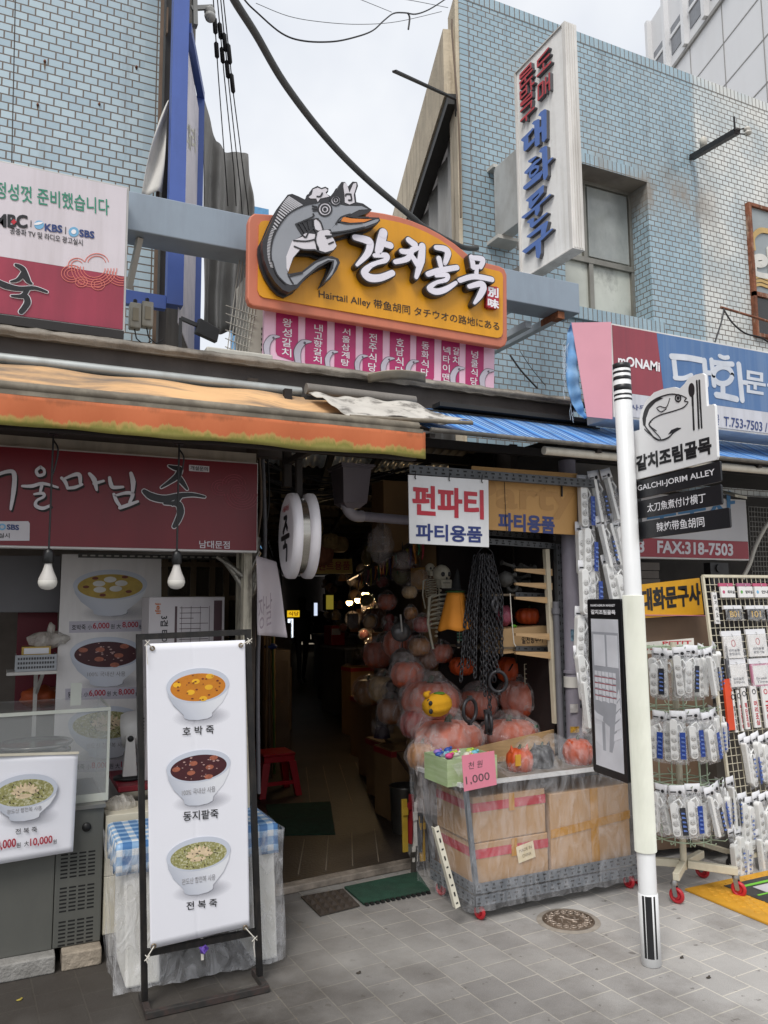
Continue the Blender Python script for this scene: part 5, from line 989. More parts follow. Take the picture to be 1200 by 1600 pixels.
# ---- freezer, its banner, stones under it
FZ = thing('chest_freezer', 'dark grey chest freezer with slotted vent panels on stone blocks', 'freezer', (0, 4.2, .07))
gm_ = M('dull grey painted steel', '#5d5e5a', .4, .3, var=.06, vs=3, dirt='#7d7c74', da=.3, dscale=(3, 3, 1)); slot = M('black slot', '#121212', .8)
b = B(); b.box((-1.6, 4.0, .075), (.25, 4.6, .665)); obj('body', b, gm_, FZ, bevel=.004)
b = B(); b.box((.2525, 4.003, .075), (.455, 4.597, .665)); vp = obj('vent_panel', b, gm_, FZ, bevel=.004)
b = B(); F = FY(4.003)
for g0, n_ in ((.47, 7), (.325, 7), (.18, 7)):
    for r in range(n_):
        for c_ in range(4): xa = .275+c_*.039; za = g0-r*.0165; b.fbox(F, xa, za, xa+.03, za+.007, .0, .001)
obj('vent_slot', b, slot, vp)
b = B(); b.lathe([(.002, 0), (.02, 0), (.02, .008), (.002, .01)], (.38, 4.003, .585), (0, -1, 0), 16); obj('drain_knob', b, M('black rubber', '#161616', .5), vp)
b = B(); b.box((-1.6, 3.99, .666), (.46, 4.61, .682)); obj('lid', b, M('steel worktop', '#8b8a86', .3, .7, var=.1), FZ)
stone = M('grey kerb stone', '#8e8c88', .85, var=.2, vs=20, bump=.6, bs=80, dirt='#55504a', da=.5, dscale=(6, 6, 6)); bro = M('tan stone block', '#9a8f80', .85, var=.25, vs=15, bump=.8, bs=50, dirt='#5b5046', da=.6, dscale=(6, 6, 6))
for a_, c_, y0_, h, m_, lb in ((-1.2, .262, 3.93, .074, stone, 'long grey kerb stone propping up the chest freezer'), (.29, .455, 3.93, .073, bro, 'tan stone block under the slotted end of the freezer'), (.49, .7, 3.99, .09, stone, 'short grey stone block beside the wrapped table')):
    b = B(); b.box((a_, y0_, .001), (c_, y0_+.5, h)); obj('stone_block', b, m_, None, label=lb, cat='stone', bevel=.006, group=None)
F = FY(3.95); FB = thing('menu_banner', 'white vinyl banner of abalone porridge and prices hung on the freezer', 'banner', (.1, 3.95, .5))
q = [F.px(-230, 1188), F.px(122, 1177), F.px(114, 1330), F.px(-220, 1384)]
b = B()
def mb_(u, v): p = V(q[0]).lerp(V(q[1]), u).lerp(V(q[3]).lerp(V(q[2]), u), v); return F.pt(p.x, p.y, .004*math.sin(u*9+v*2)+.01*v)
b.grid(mb_, 40, 16); obj('banner_sheet', b, M('white banner vinyl', '#e2e2e8'), FB, solid=.0015)
b = B(); b.bar(F.P(-230, 1186, .004), F.P(123, 1176, .004), .012, .01); obj('top_rail', b, M('cream rail', '#cdc6b4', .5), FB)
Fb = FY(3.931); bowl(Fb, FB, 38, 1236, 52, 26, 44, -7, 'abalone', .001, 6, '완도산 참전복 사용')
b = B(); text(b, Fb, '전 복 죽', (24, 1304), (58, 1300), (24, 1295), d=.003, bold=.012); text(b, Fb, '원  大', (26, 1325), (45, 1321), (26, 1317), d=.003, bold=.012); text(b, Fb, '원', (83, 1319), (88.5, 1318), (83, 1312), d=.003, bold=.012); obj('lettering', b, ink, FB)
b = B(); text(b, Fb, '8,000', (-6, 1330), (25, 1325), (-6, 1314), d=.003, bold=.02); text(b, Fb, '10,000', (47, 1324), (82, 1318.5), (47, 1310), d=.003, bold=.02); obj('price_lettering', b, M('crimson price print', '#a3122c', .5), FB)
# acrylic case, steel pot
GC = thing('display_case', 'clear acrylic splash case standing on the freezer worktop', 'case', (.2, 4.2, .683))
acr = M('clear acrylic', '#dfe3e2', .08, alpha=.16, var=.02); eg = M('acrylic edge', '#cfd2c8', .3, alpha=.8)
for nm, a_, c_ in (('front_pane', (-1.2, 4.05, .685), (.473, 4.056, 1.105)), ('side_pane', (.467, 4.057, .685), (.473, 4.55, 1.105)), ('top_pane', (-1.2, 4.05, 1.106), (.473, 4.55, 1.112))): b = B(); b.box(a_, c_); obj(nm, b, acr, GC)
b = B(); b.box((-1.2, 4.045, 1.098), (.476, 4.0495, 1.114)); b.box((.464, 4.045, .685), (.476, 4.0495, 1.097)); b.box((-.2, 4.047, .684), (.477, 4.0495, .72)); b.box((.4735, 4.05, 1.100), (.477, 4.55, 1.114)); b.bar((.33, 4.2, 1.113), (.33, 4.2, 1.22), .05, .004); obj('edge_trim', b, eg, GC)
PT = thing('cooking_pot', 'wide stainless pot with an upturned lid on the freezer', 'pot', (.1, 4.3, .683)); ss = M('stainless steel', '#a9a6a2', .25, .95, var=.08, vs=3)
c_ = (.16, 4.31, .683); b = B(); b.lathe([(.13, .0), (.15, .01), (.152, .2), (.165, .205), (.165, .215), (.14, .213), (.14, .21)], c_, seg=40); obj('pot_body', b, ss, PT)
b = B(); b.lathe([(.02, .225), (.12, .226), (.165, .238), (.175, .25), (.17, .255), (.155, .245), (.11, .236), (.02, .235)], c_, seg=40); obj('pot_lid', b, ss, PT)

# ---- inside the shop
F = FY(4.7); MB_ = thing('menu_board', 'tall white menu board of porridge bowls with prices at the back of the shop', 'board', (.55, 4.7, .6))
b = B(); q = [F.px(97, 866), F.px(252, 866), F.px(252, 1330), F.px(76, 1330)]; b.prism(F, q, -.01, 0); obj('board_panel', b, M('white menu print', '#dedad8', .5, var=.03, dirt='#8f8780', da=.3), MB_)
bowl(F, MB_, 172, 914, 58, 24, 46, -1, 'yellow', .001, 8); bowl(F, MB_, 166, 1020, 57, 25, 50, -1, 'bean', .001, 9, '100% 국내산 사용'); bowl(F, MB_, 166, 1130, 60, 27, 52, -2, 'abalone', .001, 10, '완도산 참전복 사용')
b = B(); pr = B()
for y, nm, p1, p2, sx in ((985, '호박죽', '6,000', '8,000', 0), (1090, '동지팥죽', '6,000', '8,000', -6), (1203, '전복죽', '8,000', '10,000', -2)):
    st_ = B(); st_.prism(F, [F.px(108+sx, y-14), F.px(226+sx, y-17), F.px(226+sx, y+1), F.px(108+sx, y+4)], .0005, .0012); obj('price_strip', st_, M('lilac price strip', '#b6b1bb', .5), MB_)
    text(b, F, nm, (112+sx, y), (134+sx, y-.6), (112+sx, y-9), d=.002, bold=.015); text(b, F, '小', (137+sx, y-1), (144+sx, y-1), (137+sx, y-9), d=.002, bold=.01); text(b, F, '원 大', (173+sx, y-2), (189+sx, y-2.6), (173+sx, y-10), d=.002, bold=.01); text(b, F, '원', (217+sx, y-3), (222+sx, y-3), (217+sx, y-9), d=.002, bold=.01)
    text(pr, F, p1, (145+sx, y-1), (171+sx, y-1.6), (145+sx, y-12), d=.002, bold=.02); text(pr, F, p2, (191+sx, y-3), (216+sx, y-3.6), (191+sx, y-13.5), d=.002, bold=.02)
obj('lettering', b, ink, MB_); obj('price_lettering', pr, M('crimson price print', '#a3122c'), MB_)
b = B(); p = PY(122, 868, 4.66); q = PY(345, 872, 4.66); b.box((p.x, 4.64, p.z-.012), (q.x, 4.655, p.z+.012)); r_ = obj('slotted_rail', b, M('dark slotted rail', '#4c4b49', .5, .4), MB_)
b = B()
for k in range(18): b.box((p.x+.02+k*.042, 4.636, p.z-.004), (p.x+.045+k*.042, 4.6395, p.z+.004))
obj('rail_slot', b, M('pale slot gap', '#a8a59d', .6), r_)
# inner furnishings
b = B(); F = FY(5.0); b.prism(F, [F.px(-60, 868), F.px(96, 868), F.px(93, 957), F.px(-60, 957)], -.3, 0); obj('range_hood', b, M('grey hood panel', '#77767a', .45, var=.05), None, label='plain grey hood panel at the upper left inside the porridge shop', cat='hood', bevel=.004)
b = B(); F = FY(5.2); b.prism(F, [F.px(28, 957), F.px(90, 957), F.px(90, 1110), F.px(22, 1110)], -.05, 0); obj('red_board', b, M('dark red board', '#6d1426', .5), None, label='dark red board behind the plastic basket in the porridge shop', cat='board')
SH = thing('wall_shelf', 'white wall shelf below the dark red board inside the porridge shop', 'shelf', PY(50, 1056, 4.7)); F = FY(4.62); a_ = F.px(10, 1052); c_ = F.px(86, 1050)
b = B(); b.box((a_[0], 4.6, a_[1]-.012), (c_[0]+.01, 4.85, a_[1]+.004)); obj('board', b, M('white shelf board', '#c2beb8', .5), SH)
b = B(); b.bar((c_[0]-.08, 4.84, a_[1]-.13), (c_[0]-.06, 4.62, a_[1]-.012), .015, .015); b.bar((c_[0]-.085, 4.84, a_[1]-.4), (c_[0]-.085, 4.84, a_[1]-.012), .02, .02); obj('bracket', b, M('white shelf board', '#c2beb8'), SH)
BK = thing('plastic_basket', 'grey slotted plastic basket on the white wall shelf', 'basket', PY(55, 1046, 4.65)); z0 = a_[1]+.005; x0, x1 = PY(24, 1030, 4.62).x, PY(89, 1030, 4.62).x
b = B(); b.box((x0, 4.62, z0), (x1, 4.626, z0+.085)); b.box((x0, 4.627, z0), (x0+.006, 4.8, z0+.085)); b.box((x1-.006, 4.627, z0), (x1, 4.8, z0+.085)); b.box((x0+.007, 4.627, z0), (x1-.007, 4.8, z0+.006)); obj('wall', b, M('grey basket plastic', '#a3a6aa', .5), BK)
b = B()
for r in range(3):
    for k in range(14): xa = x0+.012+k*(x1-x0-.02)/14; b.box((xa, 4.617, z0+.014+r*.023), (xa+.008, 4.6195, z0+.026+r*.023))
obj('slot', b, M('dark basket gap', '#4c4b4c', .7), BK)
b = B(); b.box((x0+.03, 4.66, z0+.008), (x1-.03, 4.76, z0+.125)); yb = obj('carton', b, M('yellow and white carton', '#c2a04a', .5), None, label='yellow carton sitting in the grey plastic basket', cat='carton'); b = B(); b.box((x0+.04, 4.656, z0+.088), (x1-.04, 4.659, z0+.118)); obj('label_strip', b, white_p, yb)
b = B(); b.ball((x0+.16, 4.7, z0+.16), (.1, .06, .045), 3, .5, 4, 2); b.ball((x0+.17, 4.7, z0+.21), (.02, .02, .045), 2, .5, 4); obj('plastic_bag', b, film('bag film', '#d8d2c8', .35, .8), None, label='crumpled clear bag on the yellow carton in the basket', cat='bag')
for lb, c_, r, m_ in (('orange plastic bundle under the white wall shelf', PY(65, 1088, 4.95), (.11, .08, .06), M('orange bundle', '#a3481e', .6, var=.3, vs=12)), ('crumpled clear bag beside the freezer vent panel', PY(188, 1262, 4.15), (.075, .06, .06), film('bag film', '#d8d2c8'))):
    b = B(); b.ball(c_, r, 3, .35, 5, 7); obj('plastic_bag', b, m_, None, label=lb, cat='bag')
IC = thing('steel_cabinet', 'low stainless cabinet inside the shop behind the wrapped table', 'cabinet', (.8, 4.6, 0))
b = B(); b.box((.56, 4.3, .005), (1.15, 4.75, .66)); obj('body', b, M('stainless steel', '#a9a6a2'), IC, bevel=.005); b = B(); b.box((.55, 4.28, .661), (1.16, 4.76, .69)); obj('top', b, M('dark red tray', '#7c1524', .45), IC, bevel=.004); b = B(); b.box((.58, 4.294, .5), (.72, 4.299, .61)); b.bar((.6, 4.28, .6), (.7, 4.28, .6), .012, .012); obj('drawer', b, M('dark drawer', '#4a4a4c', .4, .4), IC)
FN = thing('white_heater_fan', 'white rounded fan on a tilting stand with a black pivot knob', 'fan', (.63, 4.42, .69)); wp2 = M('glossy white plastic', '#cdcac6', .3, var=.02)
b = B(); b.lathe([(.02, 0), (.075, .0), (.075, .012), (.05, .02), (.02, .022)], (.62, 4.45, .691), seg=24); obj('base', b, M('black rubber', '#161616'), FN)
b = B(); b.hexa([(.585, 4.40, .71), (.66, 4.40, .71), (.655, 4.46, .71), (.59, 4.46, .71), (.6, 4.41, .9), (.645, 4.41, .9), (.64, 4.45, .9), (.605, 4.45, .9)]); b.lathe([(.002, -.012), (.024, -.012), (.024, .012), (.002, .012)], (.6225, 4.428, .9), (0, -1, 0), 20); obj('stand', b, wp2, FN, bevel=.004)
b = B(); b.lathe([(.05, -.065), (.088, -.06), (.1, -.03), (.1, .06), (.088, .075), (.03, .08)], (.655, 4.52, .93), (-.35, 0, 0) and (1, -.25, .12), 28); obj('housing', b, wp2, FN)
b = B(); b.lathe([(.002, 0), (.016, 0), (.016, .006), (.002, .007)], (.6225, 4.414, .9), (0, -1, 0), 18); obj('knob', b, M('black rubber', '#161616'), FN)
b = B()
for k in range(9): b.box((.68, 4.404+.001*k, .86+k*.017), (.73, 4.42, .867+k*.017))
obj('vent', b, slot, FN)
for i, (z0_, z1_, lb) in enumerate(((.692, 1.16, 'plain white carton under the printed napkin carton'), (1.162, 1.637, 'white printed napkin carton stacked behind the banner stand'))):
    CT = thing('napkin_carton', lb, 'carton', (.88, 4.4, z0_)); x0, x1 = .69, 1.095
    b = B(); b.box((x0, 4.35, z0_), (x1, 4.6, z1_)); obj('carton_body', b, M('white printed board', '#c7c1c3', .6, var=.03, dirt='#938b86', da=.3), CT, bevel=.004)
    if i:
        F = FY(4.349); k = B(); k.fbox(F, x1-.06, z0_, x1-.015, z1_-.02, 0, .001); k.fbox(F, x0+.135, z0_+.02, x0+.147, z1_-.05, 0, .001)
        for r in range(7): k.fbox(F, x0+.16, z1_-.06-r*.028, x1-.09-.04*(r % 3), z1_-.057-r*.028, 0, .001)
        for r in range(4): k.fbox(F, x0+.17+r*.05, z1_-.26, x0+.172+r*.05, z1_-.05, 0, .001)
        obj('print_block', k, M('plum print', '#4a3338', .5), CT)
        k = B(); Fv = Fr((0, 4.349, 0), (0, 0, -1), (1, 0, 0)); text(k, Fv, '3겹 테이블 냅킨', (-z1_+.1, x0+.06), (-z1_+.38, x0+.06), (-z1_+.1, x0+.1), d=.0015, bold=.02, plane=True); obj('lettering', k, ink, CT)
        k = B(); text(k, Fv, 'jeji', (-z1_+.03, x0+.03), (-z1_+.09, x0+.03), (-z1_+.03, x0+.06), d=.0015, bold=.02, plane=True); obj('orange_lettering', k, M('orange print', '#b8642a', .5), CT)
DR = thing('inner_door', 'brown framed glass partition at the right end of the porridge shop', 'partition', (1.0, 5.0, 0)); F = FY(5.0); bw_ = M('brown aluminium', '#6d5c45', .45, .3, var=.1)
b = B()
for x in (255, 300, 330, 352, 372): p = F.px(x, 1000)[0]; b.box((p-.018, 4.99, .02), (p+.018, 5.03, F.px(x, 872)[1]))
for y in (882, 935): z = F.px(300, y)[1]; b.box((F.px(250, y)[0], 4.985, z-.015), (F.px(385, y)[0], 5.035, z+.015))
obj('frame', b, bw_, DR); b = B(); b.box((F.px(250, 900)[0], 5.006, .02), (F.px(385, 900)[0], 5.012, 1.9)); obj('pane', b, M('brown dusk glass', '#4b4336', .08, alpha=.85, var=.3, vs=4), DR)
b = B(); p = PY(372, 1000, 4.3); b.box((p.x, 4.3, .01), (p.x+.05, 4.36, 2.3)); obj('door_jamb', b, M('flaking cream door post', '#b9b2a0'), None, label='flaking cream jamb just behind the right post of the banner stand', cat='jamb')
b = B(); b.tube(spline([PY(350, 872, 4.1), PY(370, 900, 4.05), PY(392, 930, 4.0), PY(398, 880, 4.0), PY(402, 840, 4.0)], 5), .02, 7); b.tube(spline([PY(340, 870, 4.05), PY(362, 885, 4.0), PY(385, 900, 3.95), PY(405, 862, 3.95)], 5), .012, 6); obj('foil_duct', b, M('crumpled foil duct', '#97938a', .3, .8, bump=.8, bs=60), None, label='crumpled foil duct at the corner post beside the red sign', cat='duct')
for y, lb in ((3.9, 'stacked lower of two white grape cartons beside the wrapped table'),):
    pass
for i, (z0_, z1_, lb) in enumerate(((.09, .345, 'lower of two white fruit cartons between freezer and wrapped table'), (.346, .62, 'upper of two white fruit cartons between freezer and wrapped table'))):
    CT = thing('fruit_carton', lb, 'carton', (.55, 4.0, z0_), 'white fruit cartons'); b = B(); b.box((.465, 4.02, z0_), (.9, 4.25, z1_)); obj('carton_body', b, M('cream printed board', '#d4cdb9', .6, var=.04, dirt='#9a9282', da=.3), CT, bevel=.004)
    k = B(); F = FY(4.0195); cx = .555
    for dx, dz in ((0, 0), (.012, .006), (.006, -.012), (.018, -.008), (.012, -.024), (-.004, .01)): k.prism(F, [(cx+dx*1.6+.011*math.cos(t*.6283), z0_+.1+dz*1.6+.011*math.sin(t*.6283)) for t in range(10)], 0, .001+dz*.01+.0005)
    obj('grape_print', k, M('purple grape print', '#7b5a93', .5), CT); k = B(); text(k, F, '통포도', (cx-.03, z0_+.15), (cx+.035, z0_+.155), (cx-.03, z0_+.18), d=.0015, bold=.01, plane=True); obj('lettering', k, ink, CT)

# ---- red shop sign and hanging bulbs
RS = thing('red_shop_sign', 'long dark red shop sign with white brush lettering under the orange awning', 'sign', (.2, 3.85, 1.85)); F = FY(3.85)
dr = M('deep red sign vinyl', '#6e0a1b', .4, var=.06, dirt='#4f0c19', da=.4, dscale=(4, 4, .8)); zl, zh = 1.852, 2.308; xr = F.px(403, 790)[0]
b = B(); b.box((-2.4, 3.852, zl), (xr, 3.92, zh)); obj('sign_box', b, M('white sign frame', '#c9c7c4'), RS, bevel=.004)
b = B(); b.prism(F, [(-2.4, zl+.01), (xr-.006, zl+.01), (xr-.006, zh-.008), (-2.4, zh-.008)], -.001, .003); obj('sign_panel', b, dr, RS)
def z4(p): return (p[0]/3, 400+p[1]/3)
bs_ = [([(-20, 1030), (35, 1012), (66, 1022), (64, 1100), (50, 1188)], [14, 18, 22, 22, 12]), ([(-60, 1000), (-55, 1060), (-90, 1120)], [14, 22, 12]),
       ([(190, 990), (170, 1008), (180, 1030), (205, 1024), (206, 1004), (192, 992)], [13, 15, 15, 13, 13]), ([(104, 1080), (150, 1080), (200, 1068), (270, 1086)], [12, 18, 16, 10]), ([(195, 1078), (188, 1108)], [16, 12]), ([(160, 1118), (200, 1114), (204, 1130), (172, 1148), (168, 1172), (200, 1184), (236, 1170)], [10, 16, 14, 12, 18, 18, 12]),
       ([(288, 1042), (306, 1062), (316, 1090)], [14, 18, 12]), ([(300, 1046), (350, 1026), (372, 1030), (376, 1070)], [10, 18, 20, 14]), ([(316, 1090), (350, 1086), (384, 1072)], [14, 16, 12]), ([(418, 1022), (440, 1050), (452, 1098)], [14, 24, 12]), ([(440, 1068), (484, 1056)], [16, 12]),
       ([(512, 1040), (518, 1070), (530, 1086), (575, 1084)], [14, 20, 18, 12]), ([(612, 1020), (622, 1060), (620, 1108)], [16, 24, 14]), ([(532, 1118), (545, 1150), (560, 1172)], [14, 18, 14]), ([(540, 1124), (590, 1112), (620, 1118), (606, 1156)], [10, 16, 18, 14]), ([(560, 1182), (600, 1168), (644, 1152)], [16, 18, 12])]
sh_, w_ = B(), B()
for p, ws in bs_: stroke(sh_, F, [z4((x+7, y+9)) for x, y in p], [x/3 for x in ws], .004, .0046); stroke(w_, F, [z4(q) for q in p], [x/3 for x in ws], .008, .012)
obj('letter_shade', sh_, M('black letter backing', '#140a0c', .6), RS); obj('brush_lettering', w_, M('silver white lettering', '#c9c5ca', .5), RS)
juk2 = [([(790, 985), (815, 994), (840, 1000), (836, 1020), (815, 1045), (755, 1086)], [8, 20, 26, 26, 24, 8]), ([(832, 1030), (852, 1060), (876, 1094)], [22, 24, 10]), ([(675, 1104), (710, 1128), (770, 1140), (840, 1124), (900, 1120), (958, 1130)], [20, 34, 34, 24, 18, 10]), ([(842, 1126), (826, 1150), (808, 1168)], [26, 22, 10]), ([(770, 1160), (808, 1160), (836, 1166), (846, 1200), (832, 1240), (815, 1268)], [12, 20, 30, 30, 28, 18])]
juk(F, [([z4(q) for q in p], [x/3 for x in ws]) for p, ws in juk2], RS, 2.4, 'brush_lettering', .004)
b = B(); text(b, F, '남대문점', (311, 856.5), (358.5, 857.5), (311, 844.5), d=.005, bold=.01); obj('lettering', b, M('silver white lettering', '#c9c5ca'), RS)
b = B(); b.prism(F, [F.px(295, 726.5), F.px(326.5, 729), F.px(326.5, 738), F.px(295, 736)], .004, .006); b.prism(F, [F.px(-40, 815), F.px(44, 814.5), F.px(46.5, 818), F.px(46, 845), F.px(-40, 845)], .004, .006); obj('white_patch', b, M('patch white', '#c6c2c6', .5), RS)
b = B(); text(b, F, '개설문의', (297, 734.5), (324, 736.8), (297, 727.8), d=.0075, bold=.015); text(b, F, '라디오 광고실시', (-50, 841), (15, 841), (-50, 833), d=.0075, bold=.012); obj('lettering', b, ink, RS); b = B(); text(b, F, 'SBS', (11, 827.5), (29.5, 828.5), (11, 819.5), d=.0075, bold=.05); obj('lettering', b, navy, RS); b = B(); q = ell(3.5, 823.5, 4.5, 4, 16); stroke(b, F, q+q[:1], 2.6, .0065, .008, n=1); obj('round_emblem', b, M('pale blue print', '#6fa6c9'), RS)
b = B()
for cx, cy, r0, n_, a0_, a1_ in ((378, 772, 10, 5, 0, 180), (344, 762, 5, 3, 60, 320), (365, 757, 9, 3, 180, 360), (372, 768, 3, 3, 0, 350)):
    for k in range(n_): stroke(b, F, [p for p in ell(cx, cy, r0+k*4.5, (r0+k*4.5)*.85, 20, 0, a0_, a1_) if p[0] < 402], .9, .003, .0045, n=1)
obj('cloud_pattern', b, M('dull rose line print', '#8e3340', .5), RS)
glass_b = M('frosted bulb glass', '#d7d4cc', .35, var=.02); fin = M('white bulb fins', '#bdb9b4', .45)
for i, (px, lb) in enumerate(((74.5, 'left of two unlit bulbs hanging on cords before the red sign'), (275.5, 'right of two unlit bulbs hanging on cords before the red sign'))):
    p = PY(px, 905, 3.5); HB = thing('hanging_bulb', lb, 'lamp', p, 'unlit bulbs hanging before the red sign'); x, y, z = p
    b = B(); b.tube([(x, y, z+.1), (x, y, 2.34)], .0045, 6); b.tube(spline([(x, y, 2.28), (x+.02, y-.01, 2.24), (x+.012, y, 2.17), (x-.002, y, 2.12)], 4), .004, 5); b.box((x-.018, y-.018, 2.30), (x+.018, y+.018, 2.35)); obj('cord', b, blk, HB)
    b = B(); b.lathe([(.006, .125), (.016, .12), (.0205, .105), (.0205, .068), (.018, .064)], p, seg=18); obj('socket', b, M('black socket', '#141415', .4), HB)
    b = B(); b.lathe([(.014, .066), (.016, .055), (.022, .035), (.037, .002), (.037, -.004)], p, seg=36, lobes=36, lob=.09); obj('fins', b, fin, HB)
    b = B(); b.lathe([(.036, -.004), (.037, -.014), (.033, -.028), (.022, -.039), (.008, -.043)], p, seg=24); obj('bulb_glass', b, glass_b, HB)

# ---- round double sided sign and cloth
RD = thing('round_sign', 'round double faced white sign box with a steel band, edge on at the alley mouth', 'sign', (1.28, 3.75, 1.72)); ax = V((-.992, .129, 0)); c0_ = V((1.245, 3.75, 1.932)); Fd = Fr(c0_+ax*.001, ax.cross(V((0, 0, 1)))*-1)
wh = M('white acrylic disc', '#dcd8dc', .35, var=.02, dirt='#a09a98', da=.25)
for k in (0, .085): b = B(); b.lathe([(.19, .0), (.21, -.008), (.214, -.02), (.214, -.045), (.19, -.046)], c0_-ax*k*1.0, ax, 48); obj('disc', b, wh, RD)
b = B(); b.lathe([(.188, -.046), (.188, -.085)], c0_, ax, 48); obj('steel_band', b, M('brushed steel band', '#a8a49c', .25, .9, var=.1, vs=4, stretch=(1, 1, 30)), RD)
b = B(); b.bar(c0_-ax*.065+V((0, 0, .19)), c0_-ax*.065+V((0, 0, .42)), .03, .03); obj('hanger', b, M('rusty black frame', '#2b2522'), RD)
b = B()
Fd.v = V((0, 0, 1)); Fd.u = Fd.v.cross(ax)*1; Fd.n = ax; Fd.o = c0_+ax*.0
for L, ws in (([(-.03, .09), (.03, .085), (-.05, .02)], .02), ([(.01, .06), (.05, .03)], .02), ([(-.09, -.01), (.09, -.005)], .024), ([(.0, -.01), (-.005, -.05)], .02), ([(-.04, -.055), (.035, -.055), (.03, -.12)], .022)): stroke(b, Fd, L, ws, .0005, .003, world=True)
obj('brush_lettering', b, ink, RD); b = B(); text(b, Fd, '서울마님', (-.08, .12), (.08, .12), (-.08, .15), d=.0015, bold=.02, plane=True); obj('lettering', b, M('signal red print', '#b5222f'), RD)
b = B(); q = [(400, 868), (432, 878), (447, 996), (401, 992)]; Fc = FY(3.9)
def cl(u, v): p = V(Fc.px(*q[0])).lerp(V(Fc.px(*q[1])), u).lerp(V(Fc.px(*q[3])).lerp(V(Fc.px(*q[2])), u), v); return Fc.pt(p.x, p.y, .03*math.sin(u*7+v)*v+.01*math.sin(v*5))
b.grid(cl, 16, 16); HC = obj('hanging_cloth', b, M('pale lilac cloth', '#b9b0b4', .8, var=.04), None, label='pale cloth with faint brush writing hanging below the round sign', cat='cloth', solid=.002)
b = B(); text(b, FY(3.85), '장날', (404, 985), (425, 975), (404, 935), d=.0, bold=.0); obj('faint_lettering', b, M('faint grey ink', '#85797f', .6), HC)
# ================================================================ pole sign
PX_, PY_ = 2.644, 2.839
PS = thing('pole_sign', 'white round signpost with black bands, ribbed sleeve and a fish shaped alley sign', 'signpost', (PX_, PY_, 0))
pw = M('white painted pole', '#dfe0e0', .35, var=.03, dirt='#a5a39c', da=.25, dscale=(4, 4, .7)); bkp = M('black pole paint', '#1a1b1e', .4)
def zp(y, x=1000): return PY(x, y, PY_).z
ztop_ = zp(572, 969); r = .0405
b = B(); b.lathe([(r, .001), (r, ztop_-.006), (r-.006, ztop_)], (PX_, PY_, 0), (-.0085, .0, 1), seg=32); obj('post', b, pw, PS)
b = B(); zl_, zh_ = zp(1330, 1008), zp(930, 986); b.lathe([(r+.001, zl_-.002), (r+.007, zl_+.002), (r+.007, zh_-.002), (r+.001, zh_)], (PX_, PY_, 0), (-.0085, 0, 1), seg=120, lobes=60, lob=.045, smooth=False); obj('ribbed_sleeve', b, M('pale ribbed vinyl', '#e3e4d8', .5, var=.05, dirt='#a9ab94', da=.4, dscale=(6, 6, 1)), PS)
b = B(); zb_ = zp(1395, 1012); b.lathe([(r+.001, .002), (r+.003, .003), (r+.003, zb_), (r+.001, zb_+.001)], (PX_, PY_, 0), (-.0085, .0, 1), seg=32); obj('base_sleeve', b, pw, PS)
b = B()
for y0, y1 in ((569, 577), (581, 584.5), (589, 594.5), (602, 611), (616, 619), (623, 626)):
    a_, c_ = zp(y1, 969), zp(y0, 969); b.lathe([(r+.0002, a_), (r+.001, a_+.0005), (r+.001, c_-.0005), (r+.0002, c_)], (PX_, PY_, 0), (-.0085, .0, 1), seg=32)
obj('black_band', b, bkp, PS)
b = B(); va = math.atan2(-PY_, -PX_)
for da, wd in ((-.62, .1), (-.02, .32), (.5, .12)):
    a0 = va-da-wd; n = 6
    for z0, z1 in ((zp(1493, 1016), zp(1396, 1012)),):
        b.grid(lambda u, v: V((PX_-.0085*(z0+(z1-z0)*v)+(r+.0042)*math.cos(a0+2*wd*u), PY_+(r+.0042)*math.sin(a0+2*wd*u), z0+(z1-z0)*v)), n, 1)
obj('base_stripe', b, bkp, PS)
# blades: plane runs from the post towards the street
bd = V((.146, .989, 0)).normalized(); F = Fr((PX_+.03, PY_-.02, 0), -bd)
b = B(); s0, zA = F.px(988, 712); _, zB = F.px(998, 846); b.fbox(F, s0-.004, zB, s0+.012, zA, -.03, .006); br_ = obj('bracket', b, bkp, PS)
b = B()
for k in range(9): z = zB+.015+(zA-zB-.03)*k/8; b.fbox(F, s0-.012, z-.004, s0-.004, z+.004, -.02, -.004)
obj('bracket_bolt', b, bkp, br_)
def zq(p): return (860+p[0]/3.529, 540+p[1]/3.529)
out = [(428, 484), (492, 464), (490, 410), (500, 360), (530, 300), (572, 258), (620, 240), (680, 228), (712, 238), (740, 210), (760, 180), (800, 160), (836, 152), (850, 162), (862, 335), (898, 322), (906, 332), (920, 612), (914, 628), (460, 742), (444, 500), (432, 500)]
b = B(); b.prism(F, [F.px(*zq(p)) for p in out], -.012, 0); obj('fish_panel', b, M('white sign panel', '#e6e6e6', .35, var=.02), PS)
b = B()
for L, ws in (([(520, 460), (545, 484), (600, 520), (650, 508), (680, 480), (720, 455)], [3, 4, 5, 5, 4, 2]), ([(556, 422), (545, 440), (600, 500), (610, 520)], [2, 3, 3, 2]), ([(524, 432), (512, 400), (530, 340), (580, 295), (660, 268), (720, 275), (752, 290)], [3, 4, 4, 4, 3]), ([(752, 290), (740, 305), (760, 312), (735, 340), (690, 358), (600, 385), (555, 415), (548, 440), (585, 470)], [3, 3, 3, 4, 4, 4, 3]),
              ([(585, 345), (605, 335), (640, 340), (660, 290)], [2, 3, 3, 2]), ([(590, 350), (612, 365), (640, 348)], 3), ([(515, 430), (530, 455), (550, 480), (575, 510), (600, 522)], [4, 5, 5, 4])):
    stroke(b, F, [zq(p) for p in L], [x/3.529 for x in ws] if isinstance(ws, list) else ws/3.529, .0002, .0014)
b.prism(F, [F.px(*zq(p)) for p in [(513, 440), (508, 400), (524, 350), (560, 305), (600, 285), (622, 290), (580, 312), (545, 350), (528, 400), (524, 445)]], .0002, .0015)
